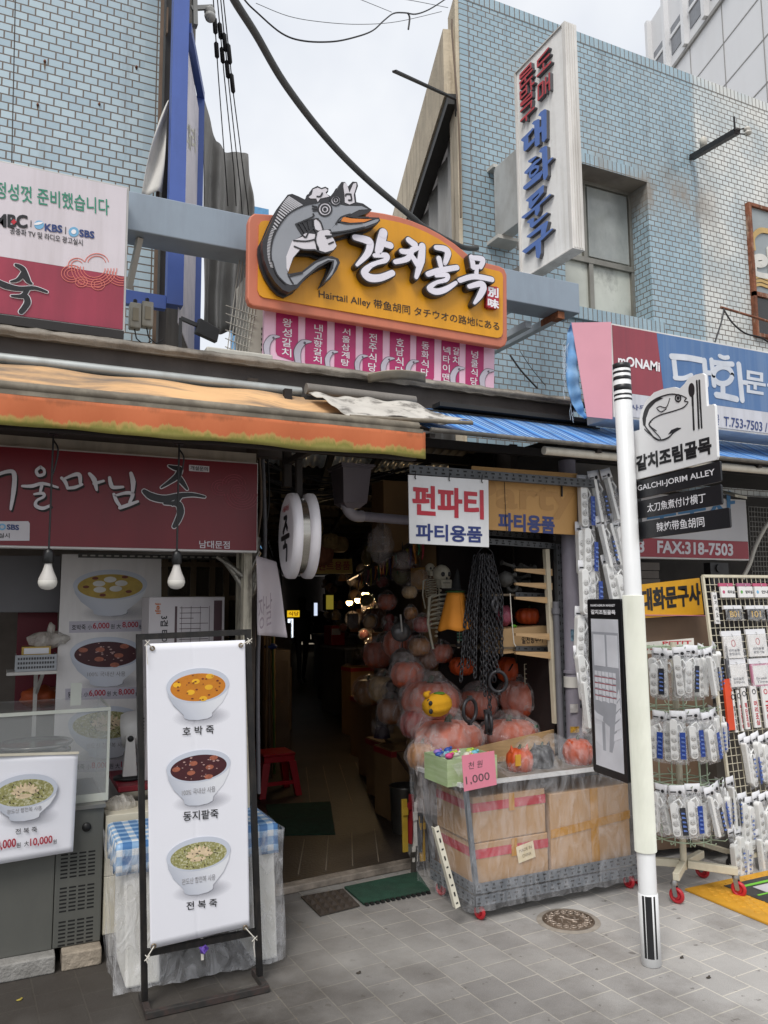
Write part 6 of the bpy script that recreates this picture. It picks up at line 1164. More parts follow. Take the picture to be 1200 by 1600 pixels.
b.prism(F, [F.px(*zq(p)) for p in [(650, 490), (668, 465), (700, 452), (722, 454), (700, 470), (672, 482)]], .0002, .0015)
q = [zq(p) for p in ell(705, 290, 15, 19, 20)]; stroke(b, F, q+q[:1], 1.6, .0002, .0014, n=1); b.prism(F, [F.px(*zq(p)) for p in ell(705, 290, 8, 10, 16)], .0002, .0015)
b.prism(F, [F.px(*zq(p)) for p in ell(779, 245, 17, 39, 24)], .0002, .0014); stroke(b, F, [zq(p) for p in ((785, 280), (788, 370), (792, 462))], 9/3.529, .0002, .0014)
stroke(b, F, [zq(p) for p in ((808, 195), (814, 320), (820, 455))], 8/3.529, .0002, .0014); stroke(b, F, [zq(p) for p in ((822, 193), (828, 320), (835, 452))], 8/3.529, .0002, .0014)
obj('fish_drawing', b, bkp, PS)
b = B(); text(b, F, '갈치조림골목', zq((478, 694)), zq((890, 594)), zq((474, 612)), d=.0014, bold=.05); obj('lettering', b, bkp, PS)
b = B(); wl = B()
for i, (c4, tx, bold) in enumerate(((((462, 744), (934, 645), (941, 750), (472, 846)), ('GALCHI-JORIM ALLEY', (484, 810), (910, 722), (481, 772)), .012), (((474, 858), (938, 768), (946, 875), (478, 957)), ('太刀魚煮付け横丁', (536, 920), (858, 864), (534, 872)), .008), (((480, 970), (986, 898), (992, 1003), (484, 1070)), ('辣炖带鱼胡同', (588, 1028), (852, 998), (584, 976)), .008))):
    q = [F.px(*zq(p)) for p in c4]; b = B(); a_, c_ = q[0], q[2]; lo = (q[3][1]+q[2][1])/2; hi = (q[0][1]+q[1][1])/2
    b.prism(F, rrect(q[0][0], lo, q[2][0], hi, .008), -.008, 0); bl_2 = obj('name_blade', b, M('black name blade', '#1b1c20', .35, var=.05), PS)
    k = B(); text(k, F, tx[0], zq(tx[1]), zq(tx[2]), zq(tx[3]), d=.0012, bold=bold); obj('lettering', k, white_p, bl_2)
# map board on the other side of the post
F = Fr((PX_-.03, PY_+.02, 0), -bd); MPt = [(914, 937), (967, 935), (980, 1222), (930, 1208)]; q = [F.px(*p) for p in MPt]; a0, a1 = (q[0][0]+q[3][0])/2, (q[1][0]+q[2][0])/2+.012; lo, hi = (q[2][1]+q[3][1])/2, (q[0][1]+q[1][1])/2
b = B(); b.prism(F, rrect(a0, lo, a1, hi, .012), -.03, 0); mf = obj('map_board', b, M('black map frame', '#17181b', .4), PS, bevel=.003)
W_, H_ = a1-a0, hi-lo
def mp_(x, y): return (a0+W_*x, hi-H_*y)
b = B(); b.prism(F, [mp_(.11, .115), mp_(.9, .115), mp_(.9, .955), mp_(.11, .955)], 0, .0012); obj('map_print', b, M('map pale print', '#cfd0d6', .4), mf)
g_ = B(); w2 = B(); r2 = B()
g_.prism(F, [mp_(.12, .19), mp_(.89, .19), mp_(.89, .62), mp_(.6, .86), mp_(.52, .86), mp_(.56, .72), mp_(.40, .70), mp_(.12, .64)], .0012, .0018); g_.prism(F, [mp_(.34, .70), mp_(.42, .70), mp_(.42, .86), mp_(.34, .86)], .0012, .00185)
for x0, y0, x1, y1 in ((.17, .205, .5, .385), (.56, .205, .87, .385)): w2.prism(F, [mp_(x0, y0), mp_(x1, y0), mp_(x1, y1), mp_(x0, y1)], .0018, .0024)
for rr_ in range(5):
    for cc in range(6):
        x0 = .17+cc*.105; y0 = .415+rr_*.036; w2.prism(F, [mp_(x0, y0), mp_(x0+.085, y0), mp_(x0+.085, y0+.024+.006*((cc*3+rr_) % 2)), mp_(x0, y0+.024)], .0018, .0024)
    if rr_ < 4: r2.prism(F, [mp_(.16, .446+rr_*.036), mp_(.78, .446+rr_*.036), mp_(.78, .4495+rr_*.036), mp_(.16, .4495+rr_*.036)], .0018, .0027)
for k in range(5): w2.prism(F, [mp_(.86, .50+k*.055), mp_(.88, .545+k*.055), mp_(.78-.03*k, .575+k*.055), mp_(.80-.03*k, .535+k*.055)], .0018, .0024)
w2.prism(F, [mp_(.14, .655), mp_(.38, .67), mp_(.36, .70), mp_(.14, .69)], .0018, .0024); w2.prism(F, [mp_(.14, .72), mp_(.32, .72), mp_(.32, .84), mp_(.14, .82)], .0018, .0024)
obj('map_street', g_, M('map street grey', '#a3a5ac', .5), mf); obj('map_block', w2, M('map block white', '#d9dae0', .4), mf); obj('map_red_line', r2, M('map red line', '#a52f3f', .5), mf)
b = B(); text(b, F, 'NAMDAEMUN MARKET', mp_(.12, .043), mp_(.84, .043), mp_(.12, .03), d=.001, bold=.03, plane=True); text(b, F, '갈치조림골목', mp_(.12, .088), mp_(.84, .088), mp_(.12, .062), d=.001, bold=.05, plane=True); obj('lettering', b, white_p, mf)

# ================================================================ packs of power strips
strip_w = M('white strip plastic', '#dcdcda', .3, var=.02); hole = M('socket hollow', '#b9b8b6', .4); pin = M('dark pin hole', '#3b3a3a', .6)
bagm = film('package film', '#f4f4f6', .04, .42, (22, 22, 14), .1, 1.0); headm = M('white pack header', '#dddde0', .5, var=.04); bluec = M('cobalt card', '#1d3f8f', .4, var=.08, vs=40); blackc = M('charcoal card', '#26272e', .4, var=.08)
def pack(n, card, W_=.085, side=False, label=''):
    t = thing('power_strip_pack', label, 'power strip', (0, 0, 0), 'power strip packs')      # origin: the hanging hole; faces -y
    H_ = .26; L_ = .045+.042*n
    b = B(); x0 = -W_*.28
    def body(x, wd, y0, y1, z0, z1): b.prism(Fr((0, y0, 0), (1, 0, 0)), rrect(x-wd/2, z0, x+wd/2, z1, wd*.42, 4), 0, y0-y1 if False else abs(y1-y0))
    wd = .018 if side else .04
    body(x0, wd, -.004, -.034, -H_+.012, -H_+.012+L_)
    obj('strip', b, strip_w, t, local=True, bevel=.003)
    if not side:
        b = B()
        for k in range(n):
            c = V((x0, -.0346, -H_+.035+k*.042)); b.mi = 0; b.lathe([(.002, .0005), (.015, .0005), (.0155, .0), (.002, -.0004)], c, (0, -1, 0), 16); b.mi = 1
            for dx in (-.006, .006): b.lathe([(.0005, .0008), (.0022, .0008), (.0022, .0005)], c+V((dx, 0, 0)), (0, -1, 0), 6)
        obj('sockets', b, [hole, pin], t, local=True)
    if card is not None:
        b = B(); b.hexa([(W_*.06, -.042, -H_+.02), (W_*.4, -.034, -H_+.02), (W_*.4, -.033, -H_+.02), (W_*.06, -.041, -H_+.02), (W_*.06, -.044, -.10), (W_*.4, -.036, -.10), (W_*.4, -.035, -.10), (W_*.06, -.043, -.10)]); cd = obj('label_card', b, card, t, local=True)
        b = B()
        for k in range(5): z = -H_+.04+k*.022; b.hexa([(W_*.14, -.0450, z), (W_*.36, -.0450, z), (W_*.36, -.0360, z), (W_*.14, -.0360, z), (W_*.14, -.0450, z+.007+.004*(k % 2)), (W_*.30, -.0450, z+.007), (W_*.30, -.0360, z+.007), (W_*.14, -.0360, z+.01)])
        obj('print', b, M('card print', '#5f78b8', .5), cd, local=True)
    b = B(); rnd = random.Random(n*7+int(side)); b.tube([(x0, -.02, -H_+.012+L_), (x0+.004, -.02, -.075), (x0+.03, -.018, -.06), (x0+.045, -.018, -.09), (x0+.03, -.02, -.115), (x0+.012, -.02, -.09)], .005, 6); obj('cord', b, strip_w, t, local=True)
    def bag(s):
        return lambda u, v: V(((u-.5)*W_*(1-.10*math.sin(v*3.1)+.03*noise.noise(V((v*5, s, n)))), s*(.002+.018*math.sin(math.pi*min(1, v*1.05))*math.sin(math.pi*u))-.018*math.sin(math.pi*v*.9)+.004*noise.noise(V((u*6, v*9, s+n))), -.035-v*(H_-.03)))
    b = B(); b.grid(bag(-1.3), 8, 14); b.grid(bag(.4), 8, 14); obj('bag', b, bagm, t, local=True)
    b = B(); b.grid(lambda u, v: V(((u-.5)*W_*.97, -.002+.002*math.sin(u*8+v*3), .008-v*.05)), 6, 2); hd = obj('header', b, headm, t, local=True, solid=.0008)
    b = B(); b.lathe([(.0005, .0012), (.009, .0012), (.009, .0)], (W_*.18, -.0045, -.028), (0, -1, 0), 12); b.hexa([(-W_*.4, -.0055, -.03), (-W_*.05, -.0055, -.03), (-W_*.05, -.0045, -.03), (-W_*.4, -.0045, -.03), (-W_*.4, -.0055, -.024), (-W_*.05, -.0055, -.024), (-W_*.05, -.0045, -.024), (-W_*.4, -.0045, -.024)]); obj('emblem', b, ink, hd, local=True)
    return t
protos = {}
def put(kind, loc, rz=0, ry=0, rx=0, label='', group='power strip packs', sc=1.0):
    if kind not in protos:
        t = {'blue3': lambda: pack(3, bluec, label=label), 'black3': lambda: pack(3, blackc, label=label), 'blue4': lambda: pack(4, bluec, label=label), 'side': lambda: pack(4, blackc, W_=.07, side=True, label=label), 'plain4': lambda: pack(4, None, W_=.075, label=label)}[kind]()
        protos[kind] = t; t.location = loc; t.rotation_euler = (rx, ry, rz); t['label'] = label; t['group'] = group; t.scale = (sc,)*3; return t
    return dup(protos[kind], loc, (rx, ry, rz), label, group, (sc,)*3)
rnd = random.Random(5)
# spinner rack
RK = thing('spinner_rack', 'cream wheeled spinner rack hung with power strip packs, just right of the signpost', 'rack', (3.45, 3.42, 0))
crm = M('cream painted steel', '#cfc8b2', .45, var=.06, dirt='#8b8270', da=.4, dscale=(8, 8, 4)); mint = M('pale green wire', '#a3b39a', .5); redw = M('red caster wheel', '#b3222c', .4); chrome = M('zinc caster fork', '#9b9a98', .35, .8)
hx, hy = 3.45, 3.42; cs = [V((3.281, 3.312, 0)), V((3.647, 3.23, 0)), V((3.707, 3.535, 0)), V((3.3, 3.62, 0))]
b = B(); b.tube([(hx, hy, .12), (hx, hy, 1.36)], .018, 10); obj('mast', b, crm, RK)
b = B()
for c in cs: d = (c-V((hx, hy, 0))).normalized(); b.bar((hx+d.x*.02, hy+d.y*.02, .15), (c.x, c.y, .135), .034, .04)
obj('base_arm', b, crm, RK, bevel=.003)
for c in cs:
    b = B(); b.torus(c+V((0, 0, .042)), .031, .011, (.94, .34, 0), seg=20, sr=8); b.lathe([(.02, -.008), (.02, .008)], c+V((0, 0, .042)), (.94, .34, 0), 14); w_ = obj('caster_wheel', b, redw, RK)
    b = B(); ax_ = V((.94, .34, 0)); sd_ = V((-.34, .94, 0))
    for s in (-1, 1): b.bar(c+ax_*.015*s+V((0, 0, .04)), c+ax_*.014*s+V((0, 0, .095))+sd_*.012, .024, .004, up=ax_)
    b.lathe([(.018, .092), (.02, .1), (.012, .118)], c+sd_*.012, seg=12); b.lathe([(.007, -.017), (.007, .017)], c+V((0, 0, .042)), ax_, 8); obj('fork', b, chrome, w_)
b = B()
for z in (1.33, .99, .60, .30):
    rr_ = .15
    for a0 in range(0, 360, 30): p = V((hx+rr_*math.cos(RAD(a0)), hy+rr_*math.sin(RAD(a0)), z)); b.tube([p, p+V((math.cos(RAD(a0)), math.sin(RAD(a0)), 0))*.075+V((0, 0, .004)), p+V((math.cos(RAD(a0)), math.sin(RAD(a0)), 0))*.085+V((0, 0, .016))], .0028, 5)
    b.torus((hx, hy, z), rr_, .004, seg=28, sr=6)
    for a0 in range(0, 360, 60): b.tube([(hx, hy, z), (hx+rr_*math.cos(RAD(a0)), hy+rr_*math.sin(RAD(a0)), z)], .003, 5)
for a0 in range(0, 360, 30): b.tube([(hx+.15*math.cos(RAD(a0)), hy+.15*math.sin(RAD(a0)), .28), (hx+.15*math.cos(RAD(a0)), hy+.15*math.sin(RAD(a0)), 1.34)], .003, 5)
obj('wire_cage', b, mint, RK)
def tier(z, items, nm):
    for i, (an, kd, roll, lb) in enumerate(items):
        a_ = RAD(an); rr_ = .205+.02*(i % 2); p = V((hx+rr_*math.cos(a_), hy+rr_*math.sin(a_), z+.008*(i % 3)))
        put(kd, p, a_+math.pi/2, RAD(roll), 0, lb+' on the '+nm+' tier of the cream spinner rack')
tier(1.33, [(205, 'black3', 2, 'charcoal card pack nearest the signpost'), (232, 'plain4', -4, 'slim pack with no card'), (250, 'black3', 3, 'second charcoal card pack'), (275, 'side', -9, 'pack turned edge on'), (300, 'side', -16, 'edge on pack leaning right'), (330, 'plain4', -24, 'crumpled white pack at the right end'), (355, 'plain4', -20, 'pack at the far right')], 'top')
tier(.99, [(200, 'blue3', 3, 'blue card pack nearest the signpost'), (226, 'blue4', 0, 'blue card pack with four sockets'), (248, 'blue3', -3, 'middle blue card pack'), (268, 'blue3', -7, 'blue card pack right of the middle'), (290, 'blue4', -10, 'slanting blue card pack'), (312, 'blue3', -16, 'strongly slanting blue card pack'), (340, 'plain4', -8, 'white backed pack')], 'middle')
tier(.60, [(196, 'plain4', 2, 'card free pack nearest the signpost'), (220, 'black3', -5, 'charcoal card pack'), (242, 'blue3', -2, 'upright blue card pack'), (264, 'side', -12, 'edge on slanting pack'), (282, 'blue4', -14, 'slanting blue card pack'), (306, 'black3', -6, 'charcoal card pack at the right'), (332, 'plain4', 0, 'card free pack at the far right')], 'lowest')
for z, kd, nm in ((1.315, 'plain4', 'top'), (.975, 'blue4', 'middle'), (.585, 'black3', 'lowest')):
    for an in (190, 214, 238, 258, 280, 302, 324, 348): put('plain4' if an % 4 else kd, (hx+.15*math.cos(RAD(an)), hy+.15*math.sin(RAD(an)), z), RAD(an)+math.pi/2, RAD(rnd.uniform(-14, 6)), 0, 'pack in the row behind on the '+nm+' tier of the cream spinner rack', 'packs in the back row, '+nm+' tier')
b = B(); F = FY(3.62); q = [F.px(1006, 1004), F.px(1084, 997), F.px(1085, 1018), F.px(1006, 1022)]; b.prism(F, q, -.006, 0); PSg = obj('price_card', b, M('white chequered card', '#d6d2c9', .5), None, label='white card with red PETIT FANCY lettering above the spinner rack', cat='card')
b = B(); text(b, F, 'PETIT', (1035, 1007.5), (1080, 1006), (1035, 1002.5), d=.001, bold=.06); text(b, F, 'FANCY', (1035, 1017), (1080, 1015.5), (1035, 1010.5), d=.001, bold=.06); text(b, F, 'Petit', (1011, 1016), (1028, 1015), (1011, 1009), d=.001, bold=.04); obj('lettering', b, M('signal red print', '#b5222f'), PSg)
# yellow name board and brown board behind
F = FY(3.8); YS = thing('yellow_signboard', 'yellow board with black brush letters behind the signpost', 'sign', PY(1050, 962, 3.8)); q = [F.px(*p) for p in ((996, 914), (1093, 903), (1100, 960), (1002, 966))]
b = B(); b.prism(F, q, -.012, 0); obj('board', b, M('chrome yellow board', '#dba016', .45, var=.06, dirt='#a87a18', da=.4), YS)
b = B(); text(b, F, '대화문구사', (1003, 955), (1095, 944), (1001, 921), d=.002, bold=.045); obj('lettering', b, ink, YS); b = B(); b.bar(F.P(1001, 961, .004), F.P(1104, 962, .004), .006, .006); obj('pink_cord', b, M('pink cord', '#c07a86', .7), YS)
b = B(); F2 = FY(3.9); b.prism(F2, [F2.px(1000, 966), F2.px(1110, 963), F2.px(1120, 1320), F2.px(1006, 1330)], -.02, 0); obj('brown_board', b, M('plain brown board', '#7a6350', .7, var=.1), None, label='plain brown board standing behind the spinner rack', cat='board')
# folded FAX sign under the awning
F = FY(4.1); FX_ = thing('fax_sign', 'white and red shop sign with a fax number under the blue awning', 'sign', (4.4, 4.1, 1.9)); xl, xr = 3.3, F.px(1169, 860)[0]; z0, zm_, z1 = F.px(1100, 872)[1], F.px(1100, 844)[1], 2.33
b = B(); b.box((xl, 4.102, z0-.01), (xr+.008, 4.18, z1)); obj('sign_box', b, M('white sign frame', '#c9c7c4'), FX_); b = B(); b.prism(F, [(xl, z0), (xr, z0), (xr, zm_), (xl, zm_)], -.001, .003); obj('red_panel', b, M('crimson sign vinyl', '#8d1a2b', .4, var=.08), FX_)
b = B(); b.prism(F, [(xl, zm_+.001), (xr, zm_+.001), (xr, z1-.01), (xl, z1-.01)], -.001, .003); obj('white_panel', b, M('greyed white panel', '#b5b3b5', .45, var=.04), FX_)
b = B(); text(b, F, '3   FAX:318-7503', (997, 863), (1144.5, 868.5), (997, 843.5), d=.005, bold=.04); obj('lettering', b, M('silver white lettering', '#c9c5ca'), FX_)
b = B(); text(b, F, '문구사', (1010, 830), (1148, 808), (1010, 785), d=.005, bold=.02); obj('blue_lettering', b, M('steel blue lettering', '#2f6a96', .5), FX_)
b = B(); p = PY(1150, 772, 3.95); b.hexa([(p.x-.07, 3.9, p.z-.03), (p.x+.05, 3.9, p.z-.04), (p.x+.09, 4.05, p.z+.01), (p.x-.02, 4.05, p.z+.02), (p.x-.07, 3.9, p.z-.01), (p.x+.05, 3.9, p.z-.02), (p.x+.09, 4.05, p.z+.03), (p.x-.02, 4.05, p.z+.04)]); k = obj('square_lamp', b, M('cream lamp housing', '#b9b3a0', .5), None, label='cream square lamp tilted beside the fax sign', cat='lamp', bevel=.003)
b = B(); b.hexa([(p.x-.04, 3.895, p.z-.031), (p.x+.03, 3.895, p.z-.037), (p.x+.05, 4.03, p.z-.002), (p.x-.01, 4.03, p.z+.002), (p.x-.04, 3.895, p.z-.028), (p.x+.03, 3.895, p.z-.034), (p.x+.05, 4.03, p.z+.001), (p.x-.01, 4.03, p.z+.005)]); obj('lamp_glass', b, M('grey lamp glass', '#6f6c68', .2), k)
wire('wall_hose', [(1160, 905), (1172, 880), (1180, 855), (1195, 825), (1215, 795)], .014, 'pale hose curving up beside the fax sign at the right edge', (3.95, 3.95), M('pale hose', '#a9a49a', .5), 'hose')
def wire_grid(b, F, a0, b0, a1, b1, nx, ny, r=.0022):
    for i in range(nx+1): a = a0+(a1-a0)*i/nx; b.bar(F.pt(a, b0), F.pt(a, b1), r*2, r*2, up=F.n)
    for j in range(ny+1): c = b0+(b1-b0)*j/ny; b.bar(F.pt(a0, c, .003), F.pt(a1, c, .003), r*2, r*2, up=F.n)
b = B(); F = FY(4.15); a_ = F.px(1174, 880); c_ = F.px(1174, 792); wire_grid(b, F, a_[0], .8, a_[0]+.7, c_[1], 22, 40, .003); obj('mesh_panel', b, M('dark mesh wire', '#5a5752', .5, .4), None, label='dark wire mesh panel in the shadow at the far right', cat='mesh')
b = B(); p = PY(1135, 892, 4.05); b.box((p.x-.1, 4.1, p.z-.1), (p.x+.08, 4.16, p.z+.06)); b.lathe([(.03, 0), (.03, .01)], (p.x-.02, 4.098, p.z+.02), (0, -1, 0), 20); obj('speaker_box', b, M('black speaker', '#1f1e1f', .5), None, label='black speaker box below the fax sign', cat='speaker')
# grid rack
GR = thing('grid_rack', 'cream wire grid rack of door signs leaning back at the right edge', 'rack', (4.4, 3.5, .05)); F = Fr((3.956, 3.49, 0), (1, 0, 0), (0, .09, 1)); GF = F
zt_ = F.px(1098, 900)[1]; b = B(); wire_grid(b, F, .012, .12, 1.1, zt_-.01, 26, 36, .0017); obj('wire_mesh', b, crm, GR)
b = B()
for a_, c_ in (((0, .09), (0, zt_)), ((0, zt_), (1.1, zt_)), ((0, .09), (1.1, .09)), ((1.1, .09), (1.1, zt_))): b.bar(F.pt(*a_), F.pt(*c_), .016, .016, up=F.n)
b.bar(F.pt(.02, .1), F.pt(.02, .1)+V((0, .35, -.01)), .025, .025); b.bar(F.pt(0, .085), F.pt(1.1, .085), .02, .03, up=F.n); obj('frame', b, crm, GR)
for px, py in ((1155, 1366),): c = V((3.97, 3.56, 0)); b = B(); b.torus(c+V((0, 0, .035)), .026, .009, (1, .2, 0), seg=18); b.bar(c+V((0, 0, .035)), c+V((0, 0, .09)), .022, .03); obj('caster_wheel', b, M('dark caster', '#2a2a2b', .5), GR)
doorw = M('white door sign', '#dcdad8', .4, var=.03); pinkc = M('pink card', '#b5506f', .5); blackplate = M('black plate', '#1d1c1e', .3); goldt = M('gilt numerals', '#c8a24a', .4, .4)
def gitem(nm, lb, x0, y0, x1, y1, m, cat='sign', grp='door signs on the grid rack', th=.014, d=.01):
    """a pack hung flat on the wire grid, from its corners in the picture"""
    a0, c1 = GF.px(x0, y0); a1, c0 = GF.px(x1, y1); t = thing(nm, lb, cat, GF.pt(a0, c1, d), grp); b = B(); b.fbox(GF, a0, c0, a1, c1, d, d+th); obj('sign_plate', b, m, t, bevel=.0015)
    b = B(); mx_ = (a0+a1)/2; b.tube([GF.pt(mx_, c1-.004, d+th), GF.pt(mx_, c1+.012, d+th+.004), GF.pt(mx_, c1+.016, .004)], .0018, 5); obj('hook', b, chrome, t); return t, (a0, c0, a1, c1, d+th)
def gtext(t, box, s, m, fx0, fy0, fx1, fy1, bold=.02, nm='lettering'):
    a0, c0, a1, c1, d = box; X = lambda f: a0+(a1-a0)*f; Y = lambda f: c1-(c1-c0)*f; b = B(); text(b, GF, s, (X(fx0), Y(fy1)), (X(fx1), Y(fy1)), (X(fx0), Y(fy0)), d=d+.0012, bold=bold, plane=True); return obj(nm, b, m, t)
redp = M('signal red print', '#b5222f')
for i, (x, s, mm) in enumerate(((1121, '회의실', pinkc), (1149, '탕비실', M('green mark', '#5f9a4c', .5)), (1174, '안내', M('pale blue print', '#6fa6c9')), (1199, '비상구', pinkc))):
    t, bx = gitem('door_sign', ('white name plate pack with a pink frame mark, leftmost of the top row', 'white name plate pack with a green mark, second in the top row', 'white name plate pack with a blue mark, third in the top row', 'white name plate pack at the cut off end of the top row')[i], x, 917, x+24, 934, doorw); gtext(t, bx, s, ink, .45, .35, .95, .65)
    a0, c0, a1, c1, d = bx; b = B(); b.prism(GF, [(a0+.012+.011+.011*math.cos(k*.628), (c0+c1)/2+.011*math.sin(k*.628)) for k in range(10)], d, d+.001); obj('mark', b, mm, t); b = B(); b.fbox(GF, a0-.002, c1+.002, a1-.004, c1+.022, .006, .016); obj('pink_header', b, pinkc if i != 1 else M('rose header', '#a05a78', .5), t)
t, bx = gitem('door_sign', 'tall white PULL plate on the left bar of the grid rack', 1108, 926, 1121, 975, doorw)
for k, ch in enumerate('당기시오'): gtext(t, bx, ch, ink, .2, .08+k*.19, .8, .22+k*.19)
gtext(t, bx, 'PULL', ink, .15, .88, .85, .95)
for i, (x, s, lb) in enumerate(((1128, 'B01', 'black room number pack with gilt B01'), (1162, '101', 'black room number pack with gilt 101'), (1192, '201', 'black room number pack cut off at the right edge'))):
    t, bx = gitem('number_plate', lb, x, 952, x+28, 968, blackplate); gtext(t, bx, s, goldt, .25, .2, .8, .8, .02); a0, c0, a1, c1, d = bx; b = B(); b.fbox(GF, a0-.006, c1-.002, a1+.004, c1+.022, .006, .022); obj('header', b, headm, t); b = B(); b.grid(lambda u, v: GF.pt(a0-.006+u*(a1-a0+.012), c1-.002-v*(c1-c0+.006), d+.006+.003*math.sin(u*9+v*4)), 8, 5); obj('pack_film', b, bagm, t)
for i, (x, y, s1_, s2, pk_, lb) in enumerate(((1125, 985, '반려동물', '출입금지', 0, 'clear pack of a pets not allowed plate with a red oval'), (1163, 982, '반려동물', '출입가능', 0, 'clear pack of a pets welcome plate'), (1132, 1029, '일요일은', '휴무입니다', 0, 'clear pack of a plate saying closed on Sundays'), (1168, 1028, 'Break', 'Time', 1, 'clear pack of a Break Time plate with pink edges'))):
    t, bx = gitem('door_sign', lb, x, y+10, x+33, y+43, doorw if not pk_ else M('rose plate', '#b97a92', .4)); a0, c0, a1, c1, d = bx
    if pk_: b = B(); b.fbox(GF, a0+.012, c0+.01, a1-.012, c1-.01, d, d+.0008); obj('inner_card', b, doorw, t)
    gtext(t, bx, s1_, M('grey print', '#6f7076'), .2, .58, .8, .7, .02); gtext(t, bx, s2, M('grey print', '#6f7076'), .2, .74, .8, .86, .02)
    if i < 2:
        b = B(); q = [(a0+(a1-a0)*.5+.016*math.cos(k*.4), c1-(c1-c0)*.32+.02*math.sin(k*.4)) for k in range(17)]; stroke(b, GF, q, .003, d+.0005, d+.0015, n=1, world=True); obj('mark', b, redp, t)
    b = B(); b.fbox(GF, a0-.006, c1+.002, a1+.006, c1+.034, .006, .018); obj('header', b, headm, t); b = B(); b.grid(lambda u, v: GF.pt(a0-.006+u*(a1-a0+.012), c1+.002-v*(c1-c0+.012), d+.008+.004*math.sin(u*9+v*6)), 8, 8); obj('pack_film', b, bagm, t)
t, bx = gitem('safety_bar', 'orange and grey plastic bar on the left edge of the grid rack', 1127, 1010, 1138, 1060, M('grey bar', '#55555a', .5), 'bar'); a0, c0, a1, c1, d = bx; q0 = GF.px(1128, 1062); q1 = GF.px(1141, 1140); b = B(); b.prism(GF, [GF.px(1126, 1062), GF.px(1137, 1060), GF.px(1144, 1140), GF.px(1134, 1141)], .01, .024); obj('orange_part', b, M('signal orange plastic', '#d2451a', .4), t)
for i, (x0, x1, y, s, lb) in enumerate(((1137, 1149, 1080, '입관완심', 'narrow white strip plate with red and black letters, first of the row'), (1146, 1157, 1078, '미끄럼주의', 'narrow red lettered wet floor plate'), (1153, 1168, 1075, '계단조심', 'white plate warning of stairs in red letters'), (1166, 1184, 1072, '머리조심', 'white plate warning to mind your head'), (1184, 1204, 1072, '금연', 'white no smoking plate with a red ring'))):
    t, bx = gitem('warning_plate', lb, x0, y, x1, y+64, doorw, 'sign', 'warning plates on the grid rack', d=.01+.004*(i % 2)); n = len(s)
    for k, ch in enumerate(s): gtext(t, bx, ch, redp if i else ink, .28, .36+k*.6/n, .8, .36+(k+.86)*.6/n, .03)
    a0, c0, a1, c1, d = bx; b = B(); q = [((a0+a1)/2+.014*math.cos(k*.4), c1-.035+.014*math.sin(k*.4)) for k in range(17)]; stroke(b, GF, q, .004, d+.0005, d+.0015, n=1, world=True); obj('mark', b, redp if i == 4 else ink, t)
for i, (px, py, kd, roll, lb) in enumerate(((1152, 1148, 'side', -10, 'upper edge on pack on the grid rack, left'), (1172, 1146, 'plain4', -12, 'upper card free pack in the middle of the grid rack'), (1193, 1144, 'side', -16, 'upper slanting pack at the right edge of the grid rack'), (1152, 1240, 'blue4', -2, 'lower blue card pack on the grid rack, left'), (1174, 1238, 'plain4', -6, 'lower card free pack in the middle of the grid rack'), (1195, 1236, 'side', -12, 'lower slanting pack at the right edge of the grid rack'), (1160, 1300, 'plain4', 4, 'bottom card free pack on the grid rack'), (1133, 1215, 'side', -4, 'edge on pack at the left bar of the grid rack'), (1137, 1290, 'black3', -4, 'charcoal card pack at the lower left of the grid rack'), (1162, 1152, 'blue3', -6, 'blue card pack in the upper left of the grid rack'), (1183, 1150, 'plain4', -8, 'white backed pack in the upper right of the grid rack'), (1163, 1246, 'plain4', 3, 'white backed pack left of centre in the lower row of the grid rack'), (1185, 1240, 'blue3', -9, 'blue card pack in the lower right of the grid rack'), (1148, 1292, 'blue4', 2, 'bottom blue card pack of the grid rack'), (1176, 1296, 'side', -6, 'bottom edge on pack of the grid rack'), (1190, 1298, 'plain4', -3, 'bottom right card free pack of the grid rack'))):
    put(kd, GF.P(px, py, .03), RAD(8), RAD(roll), 0, lb, 'power strip packs on the grid rack', 1.15)
b = B(); b.box((4.1, 3.75, .3), (5.6, 4.0, .9)); b.box((3.98, 3.72, .06), (5.6, 4.02, .12)); obj('stock_trolley', b, M('dark stock trolley', '#4f4a44', .7, var=.3, vs=6), None, label='dark low stock trolley standing behind the grid rack', cat='trolley')
# column of packs between pipe and signpost
kinds = ['blue4', 'side', 'side', 'plain4', 'blue4', 'side', 'plain4', 'side', 'blue4', 'black3']
spots = [(912, 745, 'blue4', 0), (926, 738, 'side', -10), (945, 735, 'side', -16), (908, 818, 'plain4', 0), (918, 815, 'blue4', 2), (936, 808, 'side', -14), (950, 806, 'side', -16), (964, 812, 'plain4', -12), (912, 878, 'plain4', 0), (924, 876, 'blue4', 0), (947, 868, 'plain4', -12), (960, 872, 'blue3', -14), (908, 950, 'plain4', 4), (905, 1010, 'plain4', -6), (910, 1052, 'side', -6), (918, 1060, 'side', 4), (935, 950, 'blue4', -4), (952, 950, 'plain4', -8), (930, 1030, 'side', 3), (950, 1035, 'plain4', -5)]
for i, (px, py, kd, roll) in enumerate(spots):
    row = 'top' if py < 760 else 'second' if py < 840 else 'third' if py < 900 else 'fourth' if py < 970 else 'lowest'
    put(kd, PY(px, py, 3.78-.02*(i % 3)), RAD(-4+3*(i % 3)), RAD(roll), 0, {'blue4': 'blue card pack', 'blue3': 'short blue card pack', 'side': 'edge on pack', 'plain4': 'card free pack', 'black3': 'charcoal card pack'}[kd]+' hung in the '+row+' row between drainpipe and signpost', 'packs hanging between drainpipe and signpost', 1.25)
b = B(); b.box((PY(897, 900, 3.86).x, 3.86, .3), (PY(975, 900, 3.86).x, 3.88, 2.45)); obj('hanging_board', b, M('dim board', '#5d5955', .7), None, label='dim board carrying the hanging packs between drainpipe and signpost', cat='board')
